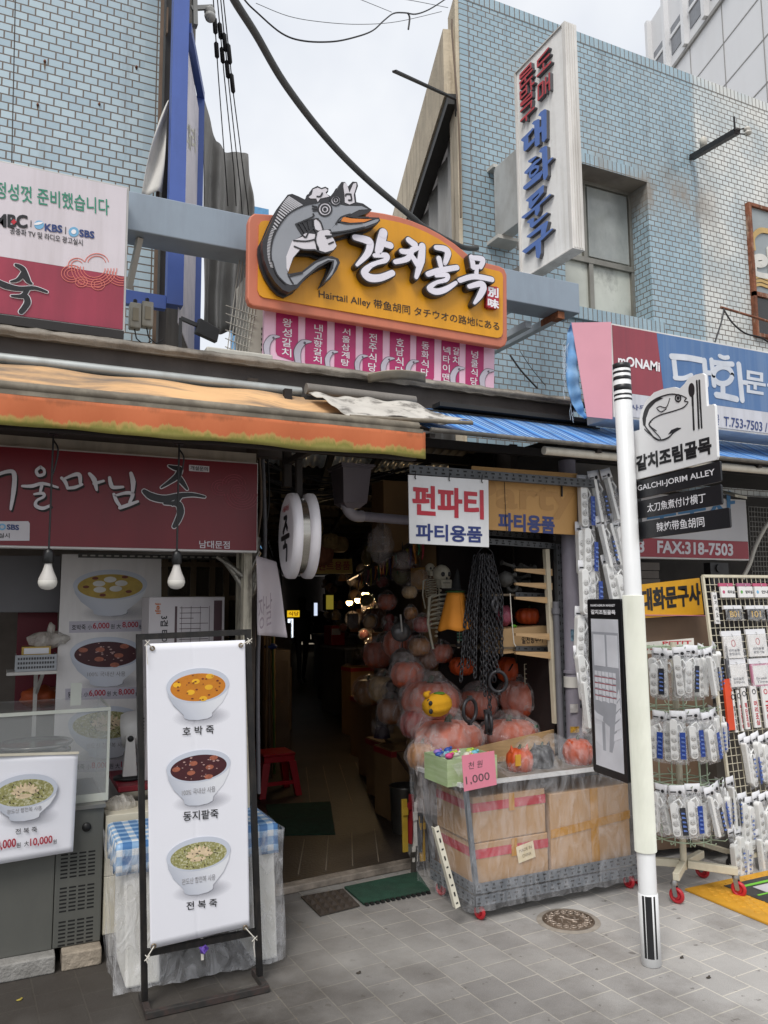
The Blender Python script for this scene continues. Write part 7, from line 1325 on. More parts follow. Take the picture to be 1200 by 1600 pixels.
# ================================================================ party goods stall at the alley mouth
perf = M('dark slotted angle steel', '#55575a', .5, .4, var=.12, dirt='#3a3734', da=.5, dscale=(10, 10, 10)); pslot = M('black slot', '#121212')
def angle_bar(par, p, q, w_=.035, n=None, nm='slotted_bar', m=None, dirn=(0, -1, 0), rows=2):
    """slotted angle iron: bar with rows of dark slots on the face towards dirn"""
    p, q = V(p), V(q); t = (q-p); L_ = t.length; t.normalize(); dn = V(dirn); sd_ = t.cross(dn).normalized(); dn = sd_.cross(t).normalized()
    b = B(); b.bar(p, q, .006, w_, up=sd_) if False else b.hexa([p+sd_*w_/2, p-sd_*w_/2, q-sd_*w_/2, q+sd_*w_/2, p+sd_*w_/2-dn*.004, p-sd_*w_/2-dn*.004, q-sd_*w_/2-dn*.004, q+sd_*w_/2-dn*.004]); b.hexa([p+sd_*w_/2-dn*.0045, p+sd_*(w_/2-.004)-dn*.0045, q+sd_*(w_/2-.004)-dn*.0045, q+sd_*w_/2-dn*.0045, p+sd_*w_/2-dn*.03, p+sd_*(w_/2-.004)-dn*.03, q+sd_*(w_/2-.004)-dn*.03, q+sd_*w_/2-dn*.03])
    k = obj(nm, b, m or perf, par, fix=True); n = n or int(L_/.045); b = B()
    for i in range(n):
        for r in range(rows):
            o_ = p+t*(L_*(i+.5)/n)+sd_*((r-(rows-1)/2)*w_*.42)+dn*.0012; hl, hw = (.011, .004) if (i+r) % 2 else (.004, .006)
            b.face([o_-t*hl-sd_*hw, o_+t*hl-sd_*hw, o_+t*hl+sd_*hw, o_-t*hl+sd_*hw])
    obj('slot', b, pslot, k); return k
ST = thing('stall_rack', 'dark slotted steel rack of the party goods stall beside the drainpipe', 'rack', (2.9, 4.0, 0))
angle_bar(ST, PY(640, 733, 3.72), PY(936, 756, 3.72), .05); angle_bar(ST, PY(655, 838, 3.95), PY(868, 853, 3.95), .035); angle_bar(ST, PY(690, 826, 4.1), PY(868, 840, 4.1), .035)
angle_bar(ST, PY(874, 850, 3.93), PY(886, 1300, 3.93), .045); b = B(); p, q = PY(853, 858, 3.97), PY(868, 1130, 3.97); b.bar(p, q, .03, .03, up=(0, 1, 0)); obj('white_post', b, M('cream painted wood', '#cdc3ad', .6, dirt='#7a6c58', da=.4), ST)
woodl = M('raw plywood', '#b4936a', .6, var=.15, vs=5, stretch=(2, 2, 14))
for y in (892, 914, 936, 993, 1022):
    b = B(); p = PY(806, y-2, 4.0); q = PY(863, y, 3.96); b.hexa([p+V((0, 0, -.008)), q+V((0, 0, -.03)), q+V((0, .02, -.03)), p+V((0, .02, -.008)), p+V((0, 0, .006)), q+V((0, 0, .012)), q+V((0, .02, .012)), p+V((0, .02, .006))]); obj('wedge_bracket', b, woodl, ST)
for y in (930, 1014):
    angle_bar(ST, PY(806, y-1, 4.04), PY(866, y+1, 4.04), .03, rows=1); b = B(); p, q = PY(760, y-2, 4.06), PY(866, y+1, 4.06); b.box((p.x, 4.06, p.z-.012), (q.x, 4.5, p.z)); obj('shelf_board', b, M('dim shelf board', '#6d5f4d', .7, var=.2), ST)
b = B(); b.box((2.42, 4.12, .60), (3.08, 4.75, .63)); b.box((2.45, 4.15, .001), (2.5, 4.2, .60)); b.box((3.0, 4.15, .001), (3.05, 4.2, .60)); b.box((2.44, 4.14, .001), (2.46, 4.7, .58)); obj('counter', b, M('worn stall timber', '#5d4631', .7, var=.25, vs=6, dirt='#2e2117', da=.5), ST)
b = B(); b.box((3.06, 4.02, .001), (3.09, 4.6, 2.2)); b.box((2.66, 4.72, .6), (3.05, 4.75, 2.3)); obj('back_panel', b, M('dark maroon panel', '#1f1412', .8, var=.2), ST)
b = B(); F = FY(4.3); a_ = F.px(822, 1130); c_ = F.px(852, 1036); wire_grid(b, F, a_[0], a_[1], c_[0]+.02, c_[1], 8, 12, .002); obj('wire_grid', b, M('cream painted steel', '#cfc8b2'), ST)
b = B(); b.tube([PY(797, 927, 3.99), PY(799, 960, 3.98), PY(803, 1005, 3.98), PY(806, 1010, 3.98)], .003, 5); obj('string', b, M('white twine', '#d2cdc2'), ST)
# hanging signs
WS = thing('hanging_sign', 'white square sign with red and blue letters hung from the slotted bar', 'sign', PY(700, 800, 3.7)); F = FY(3.7)
q = [F.px(*p) for p in ((638, 742), (763, 750), (764, 855), (640, 849))]; b = B(); b.prism(F, q, -.006, 0); obj('sign_sheet', b, M('white plastic sheet', '#dededf', .4, var=.02, dirt='#a9a5a0', da=.25), WS)
b = B(); text(b, F, '펀파티', (645, 804), (755, 811), (645, 758), d=.002, bold=.04); obj('red_lettering', b, M('vermilion lettering', '#b32436', .4), WS); b = B(); text(b, F, '파티용품', (650, 844), (753, 848), (650, 818), d=.002, bold=.035); obj('blue_lettering', b, M('navy lettering', '#24336f', .4), WS)
b = B()
for x, y in ((648, 744), (701, 747), (752, 750)): b.tube([F.P(x, y-8, .012), F.P(x, y+2, .004), F.P(x+1, y+5, .006)], .003, 5)
obj('hook', b, blk, WS)
TS = thing('hanging_sign', 'tan board with faded ghost letters and blue lettering behind the white sign', 'sign', PY(830, 790, 3.8)); F = FY(3.8)
q = [F.px(*p) for p in ((737, 728), (902, 740), (902, 836), (737, 826))]; b = B(); b.prism(F, q, -.006, 0); obj('sign_sheet', b, M('tan board', '#b98d52', .6, var=.06, vs=3), TS)
b = B(); text(b, F, '파티용품', (779, 828), (866, 834), (779, 801), d=.002, bold=.045); obj('blue_lettering', b, M('navy lettering', '#24336f'), TS); b = B(); text(b, F, 'Party', (738, 806), (897, 812), (738, 748), d=.0015, bold=.03); obj('ghost_lettering', b, M('ghost tan lettering', '#ab8049', .6, var=.04), TS)
b = B(); b.tube([F.P(787, 742, .005), F.P(789, 790, .005), F.P(791, 833, .005)], .0018, 4); b.tube([F.P(877, 756, .006), F.P(877, 776, .006)], .006, 6); obj('hanging_wire', b, blk, TS)
# drainpipe
DP = thing('drainpipe', 'thick mauve grey drainpipe with peeling stickers beside the stall', 'pipe', (3.16, 3.9, 0)); b = B(); p0, p1 = PY(890, 845, 3.9), PY(899, 1160, 3.9); d = (p1-p0).normalized(); p2 = p1+d*(p1.z/-d.z); r_ = .052; b.tube([p0+V((0, 0, .5)), p0, p2], r_, 20); obj('pipe', b, M('mauve grey pvc', '#8a8590', .45, var=.08, dirt='#5c5758', da=.5, dscale=(9, 9, 2)), DP)
b = B(); z = PY(895, 1065, 3.9); b.tube([z+V((0, 0, .032)), z-V((0, 0, .032))], r_+.003, 20); obj('white_collar', b, M('white tape collar', '#c9c6bf', .5), DP); b = B(); z = PY(895, 1050, 3.9); b.tube([z+V((0, 0, .012)), z-V((0, 0, .005))], r_+.005, 20); obj('joint', b, M('mauve grey pvc', '#8a8590'), DP)
b = B(); b.tube([PY(868, 940, 3.93), PY(882, 1300, 3.93)], .02, 12); z = PY(868, 950, 3.93); b.tube([z, z+V((0, 0, -.035))], .026, 12); obj('thin_pipe', b, M('dark grey conduit', '#66656a', .5), DP)
def sticker(px, py, w_, h_, m, nm='sticker'):
    c = PY(px, py, 3.9); a0 = -math.pi/2-.35; b = B(); b.grid(lambda u, v: V((c.x+(r_+.0012)*math.cos(a0+(u-.5)*w_/r_), 3.9+(r_+.0012)*math.sin(a0+(u-.5)*w_/r_), c.z+(v-.5)*h_)), 8, 1); return obj(nm, b, m, DP)
sticker(894, 992, .05, .07, M('dark blue sticker', '#2a3f52', .4, var=.5, vs=40, dirt='#9cc4d4', da=.8, dscale=(30, 30, 30))); sticker(896, 1030, .06, .07, M('white sticker', '#b9bcc4', .4, var=.3, vs=60, dirt='#54607a', da=.8, dscale=(40, 40, 40))); sticker(900, 1098, .035, .05, M('black sticker', '#20242a', .4)); sticker(893, 1105, .05, .05, M('torn sticker', '#a5a2a0', .6, var=.3, vs=30)); sticker(894, 1138, .055, .035, M('yellow sticker', '#b3891f', .4, dirt='#1d1a12', da=.9, dscale=(50, 50, 70)))
# ---- pumpkins and bags
toym = [M('toy %d' % i, c_, .5, var=.3, vs=14) for i, c_ in enumerate(('#7a4a28', '#8f2a22', '#b78a4a', '#46342a', '#a8723a', '#6e6a30', '#c2a070', '#3a2b40'))]
orange = M('matt orange plastic', '#b5481c', .5, var=.12, dirt='#7d2c10', da=.3); pinkor = M('salmon foam pumpkin', '#bb5a3a', .6, var=.12); stemm = M('dark green stem', '#34402a', .7); bf = film('pumpkin bag film', '#e6dcda', .08, .42, (7, 7, 4), .08, 1.3); blackp = M('matt black plastic', '#1f1f21', .45)
def pumpkin(lb, c, r, m=None, sq=.78, bag=True, face=False, knot=None, grp='pumpkins on the party goods stall', stretch=1.0, seed=0, nm='pumpkin'):
    c = V(c); t = thing(nm, lb, 'pumpkin', c, grp); prof = [(r*.12, -r*sq*.92), (r*.55, -r*sq), (r*.86, -r*sq*.7), (r, -r*sq*.1), (r*.93, r*sq*.45), (r*.65, r*sq*.85), (r*.25, r*sq*.92), (r*.08, r*sq*.8)]
    b = B(); b.lathe(prof, c, seg=48, lobes=11, lob=.12)
    for v in b.bm.verts: v.co.x = c.x+(v.co.x-c.x)*stretch
    obj('body', b, m or orange, t); b = B(); b.tube([c+V((0, 0, r*sq*.8)), c+V((r*.03, 0, r*sq*1.05)), c+V((r*.12, 0, r*sq*1.2))], [r*.14, r*.1, r*.08], 8); obj('stem', b, stemm, t)
    if face:
        b = B()
        for dx, dz, s in ((-.35, .2, .2), (.25, .2, .2), (-.05, -.05, .12)): o_ = c+V((dx*r-.25*r, -r*math.sqrt(max(.1, 1-(dx-.25)**2-dz*dz))*1.0-.004, dz*r*sq)); b.hexa([o_+V((-s*r, .02, -s*r)), o_+V((s*r, .02, -s*r)), o_+V((s*r, .03, -s*r)), o_+V((-s*r, .03, -s*r)), o_+V((-.02*r, 0, s*r)), o_+V((.02*r, 0, s*r)), o_+V((.02*r, .01, s*r)), o_+V((-.02*r, .01, s*r))])
        obj('carved_face', b, blackp, t)
    if bag:
        b = B(); b.ball(c+V((0, 0, r*.06)), (r*1.13*stretch, r*1.12, r*sq*1.22), 4, .10, 2.2, seed)
        for v in b.bm.verts:
            dz = (v.co.z-c.z)/(r*sq)
            if dz > .75: v.co.x = c.x+(v.co.x-c.x)*(1-.35*(dz-.75)); v.co.z += .5*r*max(0, dz-1.0)
            v.co += V((noise.noise(v.co*22+V((seed, 0, 0))), noise.noise(v.co*22+V((0, seed, 5))), noise.noise(v.co*22+V((3, 0, seed)))))*r*.055
        obj('bag', b, bf, t)
        if knot: b = B(); b.ball(c+V(knot)*r, (.012, .012, .012), 2, .3, 3); obj('tie', b, M('green tie', '#3b5a45', .5), t)
    return t
P_ = PY
pumpkin('large bagged salmon pumpkin in front, left of the hanging cuffs', P_(700, 1155, 4.2), .185, pinkor, .62, stretch=1.1, seed=1); pumpkin('bagged salmon pumpkin right of the hanging cuffs with a green tie', P_(795, 1148, 4.25), .16, pinkor, .6, seed=2, knot=(.75, -.75, .35), stretch=1.2)
pumpkin('bagged salmon pumpkin at the upper right of the stall counter', P_(822, 1090, 4.4), .165, pinkor, .75, seed=3, stretch=1.1); pumpkin('bagged salmon pumpkin behind the yellow plush pumpkin', P_(672, 1095, 4.45), .18, pinkor, .7, seed=4); pumpkin('bagged salmon pumpkin half hidden behind the chains', P_(745, 1100, 4.5), .13, pinkor, .7, seed=5)
pumpkin('bare orange pumpkin bucket on the shelf above the tan carton', P_(827, 962, 4.22), .085, orange, .62, bag=False, stretch=1.1); pumpkin('dark orange carved pumpkin in the shade behind the chains', P_(803, 1045, 4.5), .12, orange, .75, bag=False, face=True); pumpkin('small orange pumpkin in shade behind the plastic bags', P_(722, 1040, 4.55), .085, orange, .7, bag=False, face=True)
pumpkin('bagged pumpkin sitting on the tan carton with a red rim', P_(636, 1053, 4.62), .105, pinkor, .8, seed=6); pumpkin('bagged pumpkin hanging beneath the round hand mirror', P_(622, 1005, 4.9), .10, pinkor, .95, seed=7); pumpkin('bagged pumpkin farther in along the alley stall', P_(590, 1022, 5.5), .11, pinkor, .9, seed=8); pumpkin('small gold bagged pumpkin beside the red hanging bag', P_(642, 958, 4.75), .045, M('gold ornament', '#b8792a', .3, .4), 1, seed=9)
for k, (px, py, Y, r_) in enumerate(((655, 1010, 4.7, .07), (668, 1030, 4.75, .08), (690, 1020, 4.7, .075), (600, 1075, 5.2, .11), (650, 1130, 4.4, .10), (660, 1180, 4.15, .09), (585, 965, 6.0, .10), (605, 940, 5.3, .07), (640, 925, 4.8, .05), (660, 975, 4.6, .06), (575, 1080, 6.0, .12), (612, 1110, 4.9, .1))):
    pumpkin('bagged ball or pumpkin in the heap along the alley side of the stall', P_(px, py, Y), r_, (toym[4], toym[0], pinkor, toym[6], toym[1])[k % 5], .85, seed=20+k, grp='bagged goods heaped on the alley side of the stall')
# yellow plush
c = P_(683, 1101, 4.05); PL = thing('plush_pumpkin', 'yellow plush jack o lantern with a green leaf lying on the bags', 'toy', c, None); yel = M('yellow plush', '#d59a10', .85, var=.08, bump=.4, bs=200)
b = B(); b.lathe([(.01, -.085), (.04, -.08), (.06, -.05), (.068, 0), (.06, .05), (.04, .08), (.01, .085)], c, (.95, .2, .1), 40, lobes=8, lob=.08); obj('body', b, yel, PL); b = B(); b.ball(c+V((.01, -.01, .064)), (.035, .03, .009), 2); obj('leaf', b, M('leaf green felt', '#4e7a25', .8), PL); b = B(); b.ball(c+V((-.075, -.01, .06)), .02, 2); b.ball(c+V((-.06, -.01, .076)), (.014, .012, .006), 2); obj('little_head', b, yel, PL)
b = B()
for dy, dz, s in ((-.055, .018, .014), (-.06, -.026, .016), (-.03, .03, .01)): b.ball(c+V((-.062+dy*.2, dy, dz)), (.013, .006, s), 2)
obj('face_patch', b, M('matt black plastic', '#1f1f21'), PL)
# chains with cuffs
CH = thing('chain_bunch', 'bunch of dark plastic chains with round cuffs hanging in the stall opening', 'chain', P_(757, 865, 3.95)); cm = M('dark grey chain plastic', '#2f2e31', .4, .35, var=.25, vs=30)
rnd = random.Random(3)
def chain(pts):
    b = B(); pts = [V(p) for p in pts]; seg = []; st_ = .028; acc = 0; i = 0; pos = pts[0].copy(); out = [pos.copy()]
    tot = sum((pts[k+1]-pts[k]).length for k in range(len(pts)-1)); n = int(tot/st_)
    def at(d):
        for k in range(len(pts)-1):
            L_ = (pts[k+1]-pts[k]).length
            if d <= L_: return pts[k].lerp(pts[k+1], d/L_)
            d -= L_
        return pts[-1]
    a0 = rnd.random()
    for k in range(n):
        p, q = at(k*st_), at((k+1)*st_); t = (q-p).normalized(); side = t.cross(V((math.cos(a0+k*1.57), math.sin(a0+k*1.57), .05))).normalized()
        b.torus((p+q)/2, .0108, .0042, side.cross(t).normalized() if False else side, sx=1.75, seg=10, sr=5, side=t)
    return obj('chain', b, cm, CH)
for (x0, y0), (x1, y1), Y, dx in (((742, 868), (720, 1065), 3.95, -4), ((750, 866), (738, 1040), 3.97, -3), ((755, 866), (758, 1090), 3.93, 0), ((760, 866), (765, 1120), 3.95, 2), ((764, 867), (776, 1050), 3.96, 6), ((768, 868), (781, 1000), 3.98, 10), ((746, 868), (748, 1000), 3.99, 0), ((758, 868), (770, 1030), 3.99, 4), ((752, 868), (742, 1060), 3.92, -4), ((749, 870), (731, 1050), 3.96, -5), ((762, 870), (760, 1060), 3.94, 0), ((766, 870), (784, 1025), 3.97, 8), ((757, 868), (752, 1075), 3.96, 0), ((745, 869), (726, 1030), 3.975, -6), ((760, 869), (772, 1065), 3.945, 4)):
    chain([P_(x0, y0, Y), P_((x0+x1)/2+dx, (y0+y1)/2, Y), P_(x1, y1, Y)])
for x, y, rr_, sq_, an in ((734, 1110, .064, 1.0, .3), (778, 1065, .058, 1.05, -.5), (760, 1128, .05, 1.1, 1.0), (765, 1130, .05, 1.1, 1.25), (773, 945, .03, 1, .4)):
    b = B(); c = P_(x, y, 3.9); ax_ = (math.sin(an), -math.cos(an), 0); b.torus(c, rr_, .0105, ax_, sx=.85, seg=28, sr=8, side=V((0, 0, 1)).cross(V(ax_))); b.box((c.x-.012, c.y-.01, c.z+rr_-.004), (c.x+.012, c.y+.01, c.z+rr_+.018)); b.box((c.x-.01, c.y-.012, c.z-rr_-.016), (c.x+.01, c.y+.012, c.z-rr_+.004)); obj('cuff', b, cm, CH)
b = B(); b.tube(spline([P_(744, 868, 3.95), P_(738, 885, 3.9), P_(748, 862, 3.95), P_(758, 855, 3.95), P_(770, 866, 3.95), P_(768, 890, 3.9), P_(755, 872, 3.94)], 5), .003, 5); obj('hanging_wire', b, cm, CH)
# witch pumpkin doll
c = P_(712, 940, 4.05); WD = thing('witch_doll', 'hanging doll with orange cape, black witch hat and striped legs', 'toy', c); cape = M('amber cape cloth', '#c47a1c', .75, var=.06)
b = B(); zt_, zl_ = P_(712, 926, 4.05).z, P_(712, 984, 4.05).z; b.grid(lambda u, v: V((c.x+(.05+.055*v)*(math.sin(u*6.283))*(1+.05*math.sin(u*44)*v)-.008*v, c.y-(.045+.05*v)*math.cos(u*6.283)*(1+.05*math.sin(u*44)*v), zt_+(zl_-zt_)*v+.006*math.sin(u*31)*v)), 60, 8); obj('cape', b, cape, WD, solid=.003)
b = B(); hz = P_(712, 923, 4.05).z; b.lathe([(.07, 0), (.072, .004), (.03, .01), (.022, .05), (.012, .1), (.004, .13)], (c.x+.004, c.y, hz), (.1, 0, 1), 24); obj('hat', b, M('black felt', '#131314', .9), WD); b = B(); b.lathe([(.055, -.012), (.06, -.004), (.05, .0)], (c.x, c.y, hz), seg=16, lobes=8, lob=.2); obj('collar', b, M('dark green felt', '#2a4a20', .9), WD)
b = B()
for dx in (.012, .032):
    for k in range(7): b.mi = k % 2; z0_ = P_(715, 984, 4.05).z-k*.009; b.tube([(c.x+dx, c.y, z0_), (c.x+dx, c.y, z0_-.009)], .007, 8)
obj('leg', b, [M('teal stripe', '#4b7a68', .8), M('black felt', '#131314')], WD); b = B(); z0_ = P_(715, 1003, 4.05).z
for dx in (.012, .034): b.ball((c.x+dx-.006, c.y-.012, z0_-.018), (.016, .022, .012), 2)
obj('boot', b, M('black felt', '#131314'), WD); b = B(); F = FY(c.y-.088); b.pprism(F, [(727, 938), (735, 945), (728, 946)], -.01, .004); b.pprism(F, [(728, 950), (737, 957), (734, 960), (729, 956)], -.01, .004); obj('face_patch', b, M('matt black plastic', '#1f1f21'), WD)
# skeletons
bone = M('aged bone plastic', '#a39d8c', .55, var=.15, dirt='#4d473b', da=.5, dscale=(20, 20, 20))
def skeleton(lb, c, s, tilt=0):
    c = V(c); t = thing('skeleton', lb, 'skeleton', c, 'plastic skeletons in the stall'); b = B(); b.ball(c, (.042*s, .05*s, .046*s), 3); b.hexa([c+V(p)*s for p in ((-.026, -.048, -.07), (.026, -.048, -.07), (.028, .0, -.06), (-.028, .0, -.06), (-.03, -.046, -.03), (.03, -.046, -.03), (.032, .0, -.02), (-.032, .0, -.02))]); obj('skull', b, bone, t)
    b = B()
    for dx in (-.017, .017): b.ball(c+V((dx, -.044, -.002))*s, (.011*s, .009*s, .012*s), 2)
    b.ball(c+V((0, -.05, -.022))*s, (.005*s, .005*s, .008*s), 1); b.box(c+V((-.02, -.0495, -.046))*s, c+V((.02, -.047, -.043))*s); obj('eye_socket', b, M('matt black plastic', '#1f1f21'), t)
    b = B()
    for k in range(12): z = -.08-.02*k; b.ball(c+V((tilt*z, 0, z))*s, (.010*s, .010*s, .007*s), 1)
    obj('spine', b, bone, t); b = B()
    for k in range(7): z = -.115-.022*k; rr_ = (.045+.012*math.sin(k*.5))*s; b.torus(c+V((tilt*z, -.012, z))*s, rr_, .0045*s, (0, .35, 1), sx=1, seg=18, sr=5)
    obj('ribcage', b, bone, t); b = B(); 
    for sx in (-1, 1): b.tube([c+V((sx*.03, 0, -.1))*s, c+V((sx*.075, -.01, -.115))*s, c+V((sx*.085, -.01, -.24))*s, c+V((sx*.07, -.03, -.36))*s], [.006*s, .009*s, .007*s, .006*s], 6)
    obj('limb_bone', b, bone, t)
skeleton('large plastic skeleton hanging left of the witch doll', P_(690, 897, 4.25), 1.25, .12); skeleton('small plastic skeleton hanging left of the large one', P_(672, 888, 4.4), .7)
sk = M('dark grey bone plastic', '#4a4845', .6, var=.3, vs=20); b = B()
for k in range(16): x, y = 782+rnd.random()*55, 868+rnd.random()*56; p = P_(x, y, 4.12+.1*rnd.random()); q = p+V((.1*(rnd.random()+.3), .02*rnd.random(), .05*(rnd.random()-.5))); b.tube([p, p.lerp(q, .15), p.lerp(q, .85), q], [.02, .011, .011, .02], 8)
b.ball(P_(790, 905, 4.1), (.05, .05, .05), 3, .2, 4); b.torus(P_(800, 915, 4.1), .035, .012, (0, -1, .2)); obj('prop_bones', b, sk, None, label='heap of dark grey toy bones on the top shelf of the stall rack', cat='toy', kind=None)
b = B(); b.ball(P_(788, 962, 4.2), (.05, .05, .065), 3, .3, 4, 3); obj('pink_bag', b, M('pink plastic bag', '#a8566a', .35, var=.25, vs=10), None, label='crumpled pink bag beside the orange pumpkin bucket', cat='bag')
b = B(); b.ball(P_(803, 978, 4.1), (.014, .014, .01), 2); b.tube([P_(800, 978, 4.1), P_(806, 979, 4.1)], .009, 8); obj('green_ornament', b, M('bright green plastic', '#5f9a2a', .5), None, label='small green plastic bit beside the pink bag', cat='toy')
CB = thing('cardboard_box', 'tan carton with handwritten black letters on the stall rack shelf', 'carton', P_(820, 1018, 4.08)); F = FY(4.07); q = [F.px(782, 983), F.px(861, 977), F.px(863, 1014), F.px(785, 1022)]; cbm = M('plain cardboard', '#b3936a', .75, var=.06, vs=4, dirt='#8a6c48', da=.3); b = B(); b.prism(F, q, -.22, 0); obj('carton_body', b, cbm, CB); b = B(); text(b, F, '일천빙수기', (815, 1006), (848, 1004), (815, 995), d=.0015, bold=.02); obj('lettering', b, ink, CB)
# ribbons, mirror and small hung toys on the alley side of the stall
b = B(); p, q = P_(660, 840, 4.5), P_(545, 905, 7.2); b.bar(p, q, .025, .025); rail = obj('hanging_rail', b, perf, None, label='dark rail above the hanging ribbons running into the alley', cat='rail')
cols_ = [M('ribbon %d' % i, c_, .6) for i, c_ in enumerate(('#8a2230', '#2f6a4a', '#b06a24', '#4a3a6a', '#a39a3a', '#8f4a5e'))]
RBn = thing('ribbon_string', 'string of coloured pennant ribbons under the rail at the alley stall', 'bunting', p)
for k in range(22):
    t = k/21; a_ = p.lerp(q, t*.8); L_ = .09+.08*rnd.random(); b = B(); wv = rnd.random()*3
    b.grid(lambda u, v: a_+V(((u-.5)*.022*(1-.6*v)+.012*math.sin(v*3+wv), .02*math.sin(v*4+wv), -.01-v*L_)), 2, 6); obj('ribbon', b, cols_[k % 6], RBn, solid=.001)
HM = thing('hand_mirror', 'grey round toy mirror with a pale handle hanging upside down', 'mirror', P_(627, 985, 4.6)); c = P_(626, 987, 4.6); b = B(); b.lathe([(.002, 0), (.06, 0), (.062, .006), (.06, .012), (.002, .012)], c, (-.3, -1, .1), 28); obj('disc', b, M('dull mirror disc', '#4d4a4a', .2, .3), HM); b = B(); b.torus(c+V((-.004, -.012, 0)), .06, .004, (-.3, -1, .1)); obj('rim', b, M('black rim', '#1b1a1a', .5), HM); b = B(); b.tube([c+V((.0, -.02, .0)), c+V((-.01, -.02, .11))], .006, 8); obj('handle', b, M('pale handle', '#b0aca6', .4), HM)
def toy(kind, c, s, m):
    c = V(c); t = thing('hanging_toy', 'small toy in clear film among the many hung along the right alley wall', 'toy', c, 'small toys hung along the right alley wall')
    b = B()
    if kind == 0: b.ball(c, s, 2, .15, 3, s*90)
    elif kind == 1: b.ball(c+V((0, 0, s*.5)), s*.6, 2); b.lathe([(s*.8, -s), (s*.6, -s*.2), (s*.2, s*.1)], c, seg=12)
    elif kind == 2: b.lathe([(s*.1, -s*1.1), (s*.8, -s*.7), (s*.9, 0), (s*.6, s*.7), (s*.1, s)], c, (0, -1, .3), 14)
    else: b.hexa([c+V(p)*s for p in ((-.7, -.4, -1), (.7, -.4, -1), (.7, .4, -1), (-.7, .4, -1), (-.7, -.4, 1), (.7, -.4, 1), (.7, .4, 1), (-.7, .4, 1))])
    obj('toy_body', b, m, t); b = B(); b.ball(c, s*1.15, 2, .2, 4, 5); obj('film', b, bf, t); b = B(); b.tube([c+V((0, 0, s)), c+V((0, 0, s*1.9))], .003, 4); obj('string', b, blk, t); return t
base_toys = [toy(k, V((al(XR, 5.0)+.1, 5.0+k*.35, 1.45)), .06, toym[k]) for k in range(4)]
for k in range(78):
    y = 4.75+10.5*(k/78)**1.3; r0 = base_toys[k % 4]; z = .55+1.5*rnd.random(); s = .8+.7*rnd.random(); x = al(XR, y)-.06+.26*rnd.random()
    d = dup(r0, (x, y, z), (0, 0, rnd.random()*6), None, None, (s,)*3)
    for ch in d.children:
        if ch.name.startswith('toy_body'): ch.data = ch.data.copy(); ch.data.materials[0] = toym[rnd.randrange(8)]
cbd = M('dim cardboard', '#8a6a45', .75, var=.15, vs=4); redrim = M('red carton rim', '#8e1f22', .5)
for i, (y, w_, h, z0_, lb) in enumerate(((4.62, .2, .42, .62, 'tall tan carton with a red rim carrying a bagged pumpkin'), (5.3, .25, .5, .031, 'dim carton on the floor at the alley stall'), (5.9, .22, .45, .031, 'second dim carton on the floor along the alley'), (6.6, .25, .7, .031, 'tall dim carton deeper along the alley'), (7.5, .28, .6, .031, 'dim carton past the tall one in the alley'), (8.8, .3, .8, .031, 'farthest dim carton along the right alley wall'))):
    x = al(XR, y)+(.14 if i == 0 else -.02); t = thing('alley_carton', lb, 'carton', (x, y, z0_)); b = B(); b.box((x, y, z0_), (x+w_, y+.3, z0_+h)); obj('carton_body', b, cbd, t, bevel=.004); b = B(); b.box((x-.004, y-.004, z0_+h-.05), (x+w_+.004, y+.304, z0_+h-.01)); obj('red_rim', b, redrim, t)
b = B(); c = V((al(XR, 5.05)+.04, 5.05, .031)); b.lathe([(.09, 0), (.105, .3), (.11, .31), (.1, .31), (.095, .05)], c, seg=24); obj('steel_bin', b, M('dull steel bin', '#6e6b66', .35, .8), None, label='small dull steel bin on the floor at the right side of the alley', cat='bin')
b = B(); b.hexa([alley(y, 1, dx)+V((0, 0, z)) for z in (.48, .52) for y, dx in ((4.75, .02), (4.75, .3), (9, .3), (9, .02))]); obj('stall_plank', b, M('worn stall timber', '#5d4631'), None, label='long low plank shelf along the right side of the alley', cat='shelf')
for k, (px, py, col, ln_) in enumerate(((633, 1290, '#a3862e', .3), (640, 1280, '#7d1f26', .28), (648, 1300, '#c9c4bc', .34), (655, 1290, '#27272a', .3), (660, 1310, '#b38a22', .26), (645, 1350, '#3d3a36', .2))):
    p = P_(px, py, 4.35); b = B(); b.bar(p+V((0, 0, -ln_/2)), p+V((.02*(k % 2), .01, ln_/2)), .035, .012); b.bar(p+V((0, -.008, ln_*.2)), p+V((.0, -.008, ln_*.35)), .036, .004); obj('wrapped_toy_sword', b, M('toy pack %d' % k, col, .35, var=.2, vs=10), None, label=('yellow', 'dark red', 'white', 'black', 'amber', 'dark')[k]+' wrapped toy stick standing at the left end of the cart', cat='toy', bevel=.003)
# ================================================================ the cart
CX0, CX1, CY0, CY1 = 2.185, 3.265, 3.56, 4.03
CT = thing('goods_cart', 'low slotted steel cart on red casters loaded with cartons', 'cart', (2.7, 3.8, 0)); gst = M('galvanised slotted steel', '#6b7178', .45, .5, var=.1, dirt='#4d4a48', da=.4)
for z in (.105, .165): angle_bar(CT, (CX0, CY0, z), (CX1, CY0, z), .05, m=gst)
for z in (.105, .165): angle_bar(CT, (CX0, CY1, z), (CX0, CY0, z), .05, m=gst, dirn=(-1, 0, 0))
b = B(); b.box((CX0+.005, CY0+.03, .13), (CX1-.005, CY1, .145)); obj('deck', b, M('deck board', '#6d6459', .7), CT)
for x, y in ((CX0+.012, CY0+.012), (CX1-.012, CY0+.012), (CX0+.012, CY1-.012), (CX1-.012, CY1-.012)):
    b = B(); b.bar((x, y, .19), (x-.05*(x < 2.5), y, .67), .022, .022); obj('corner_post', b, gst, CT)
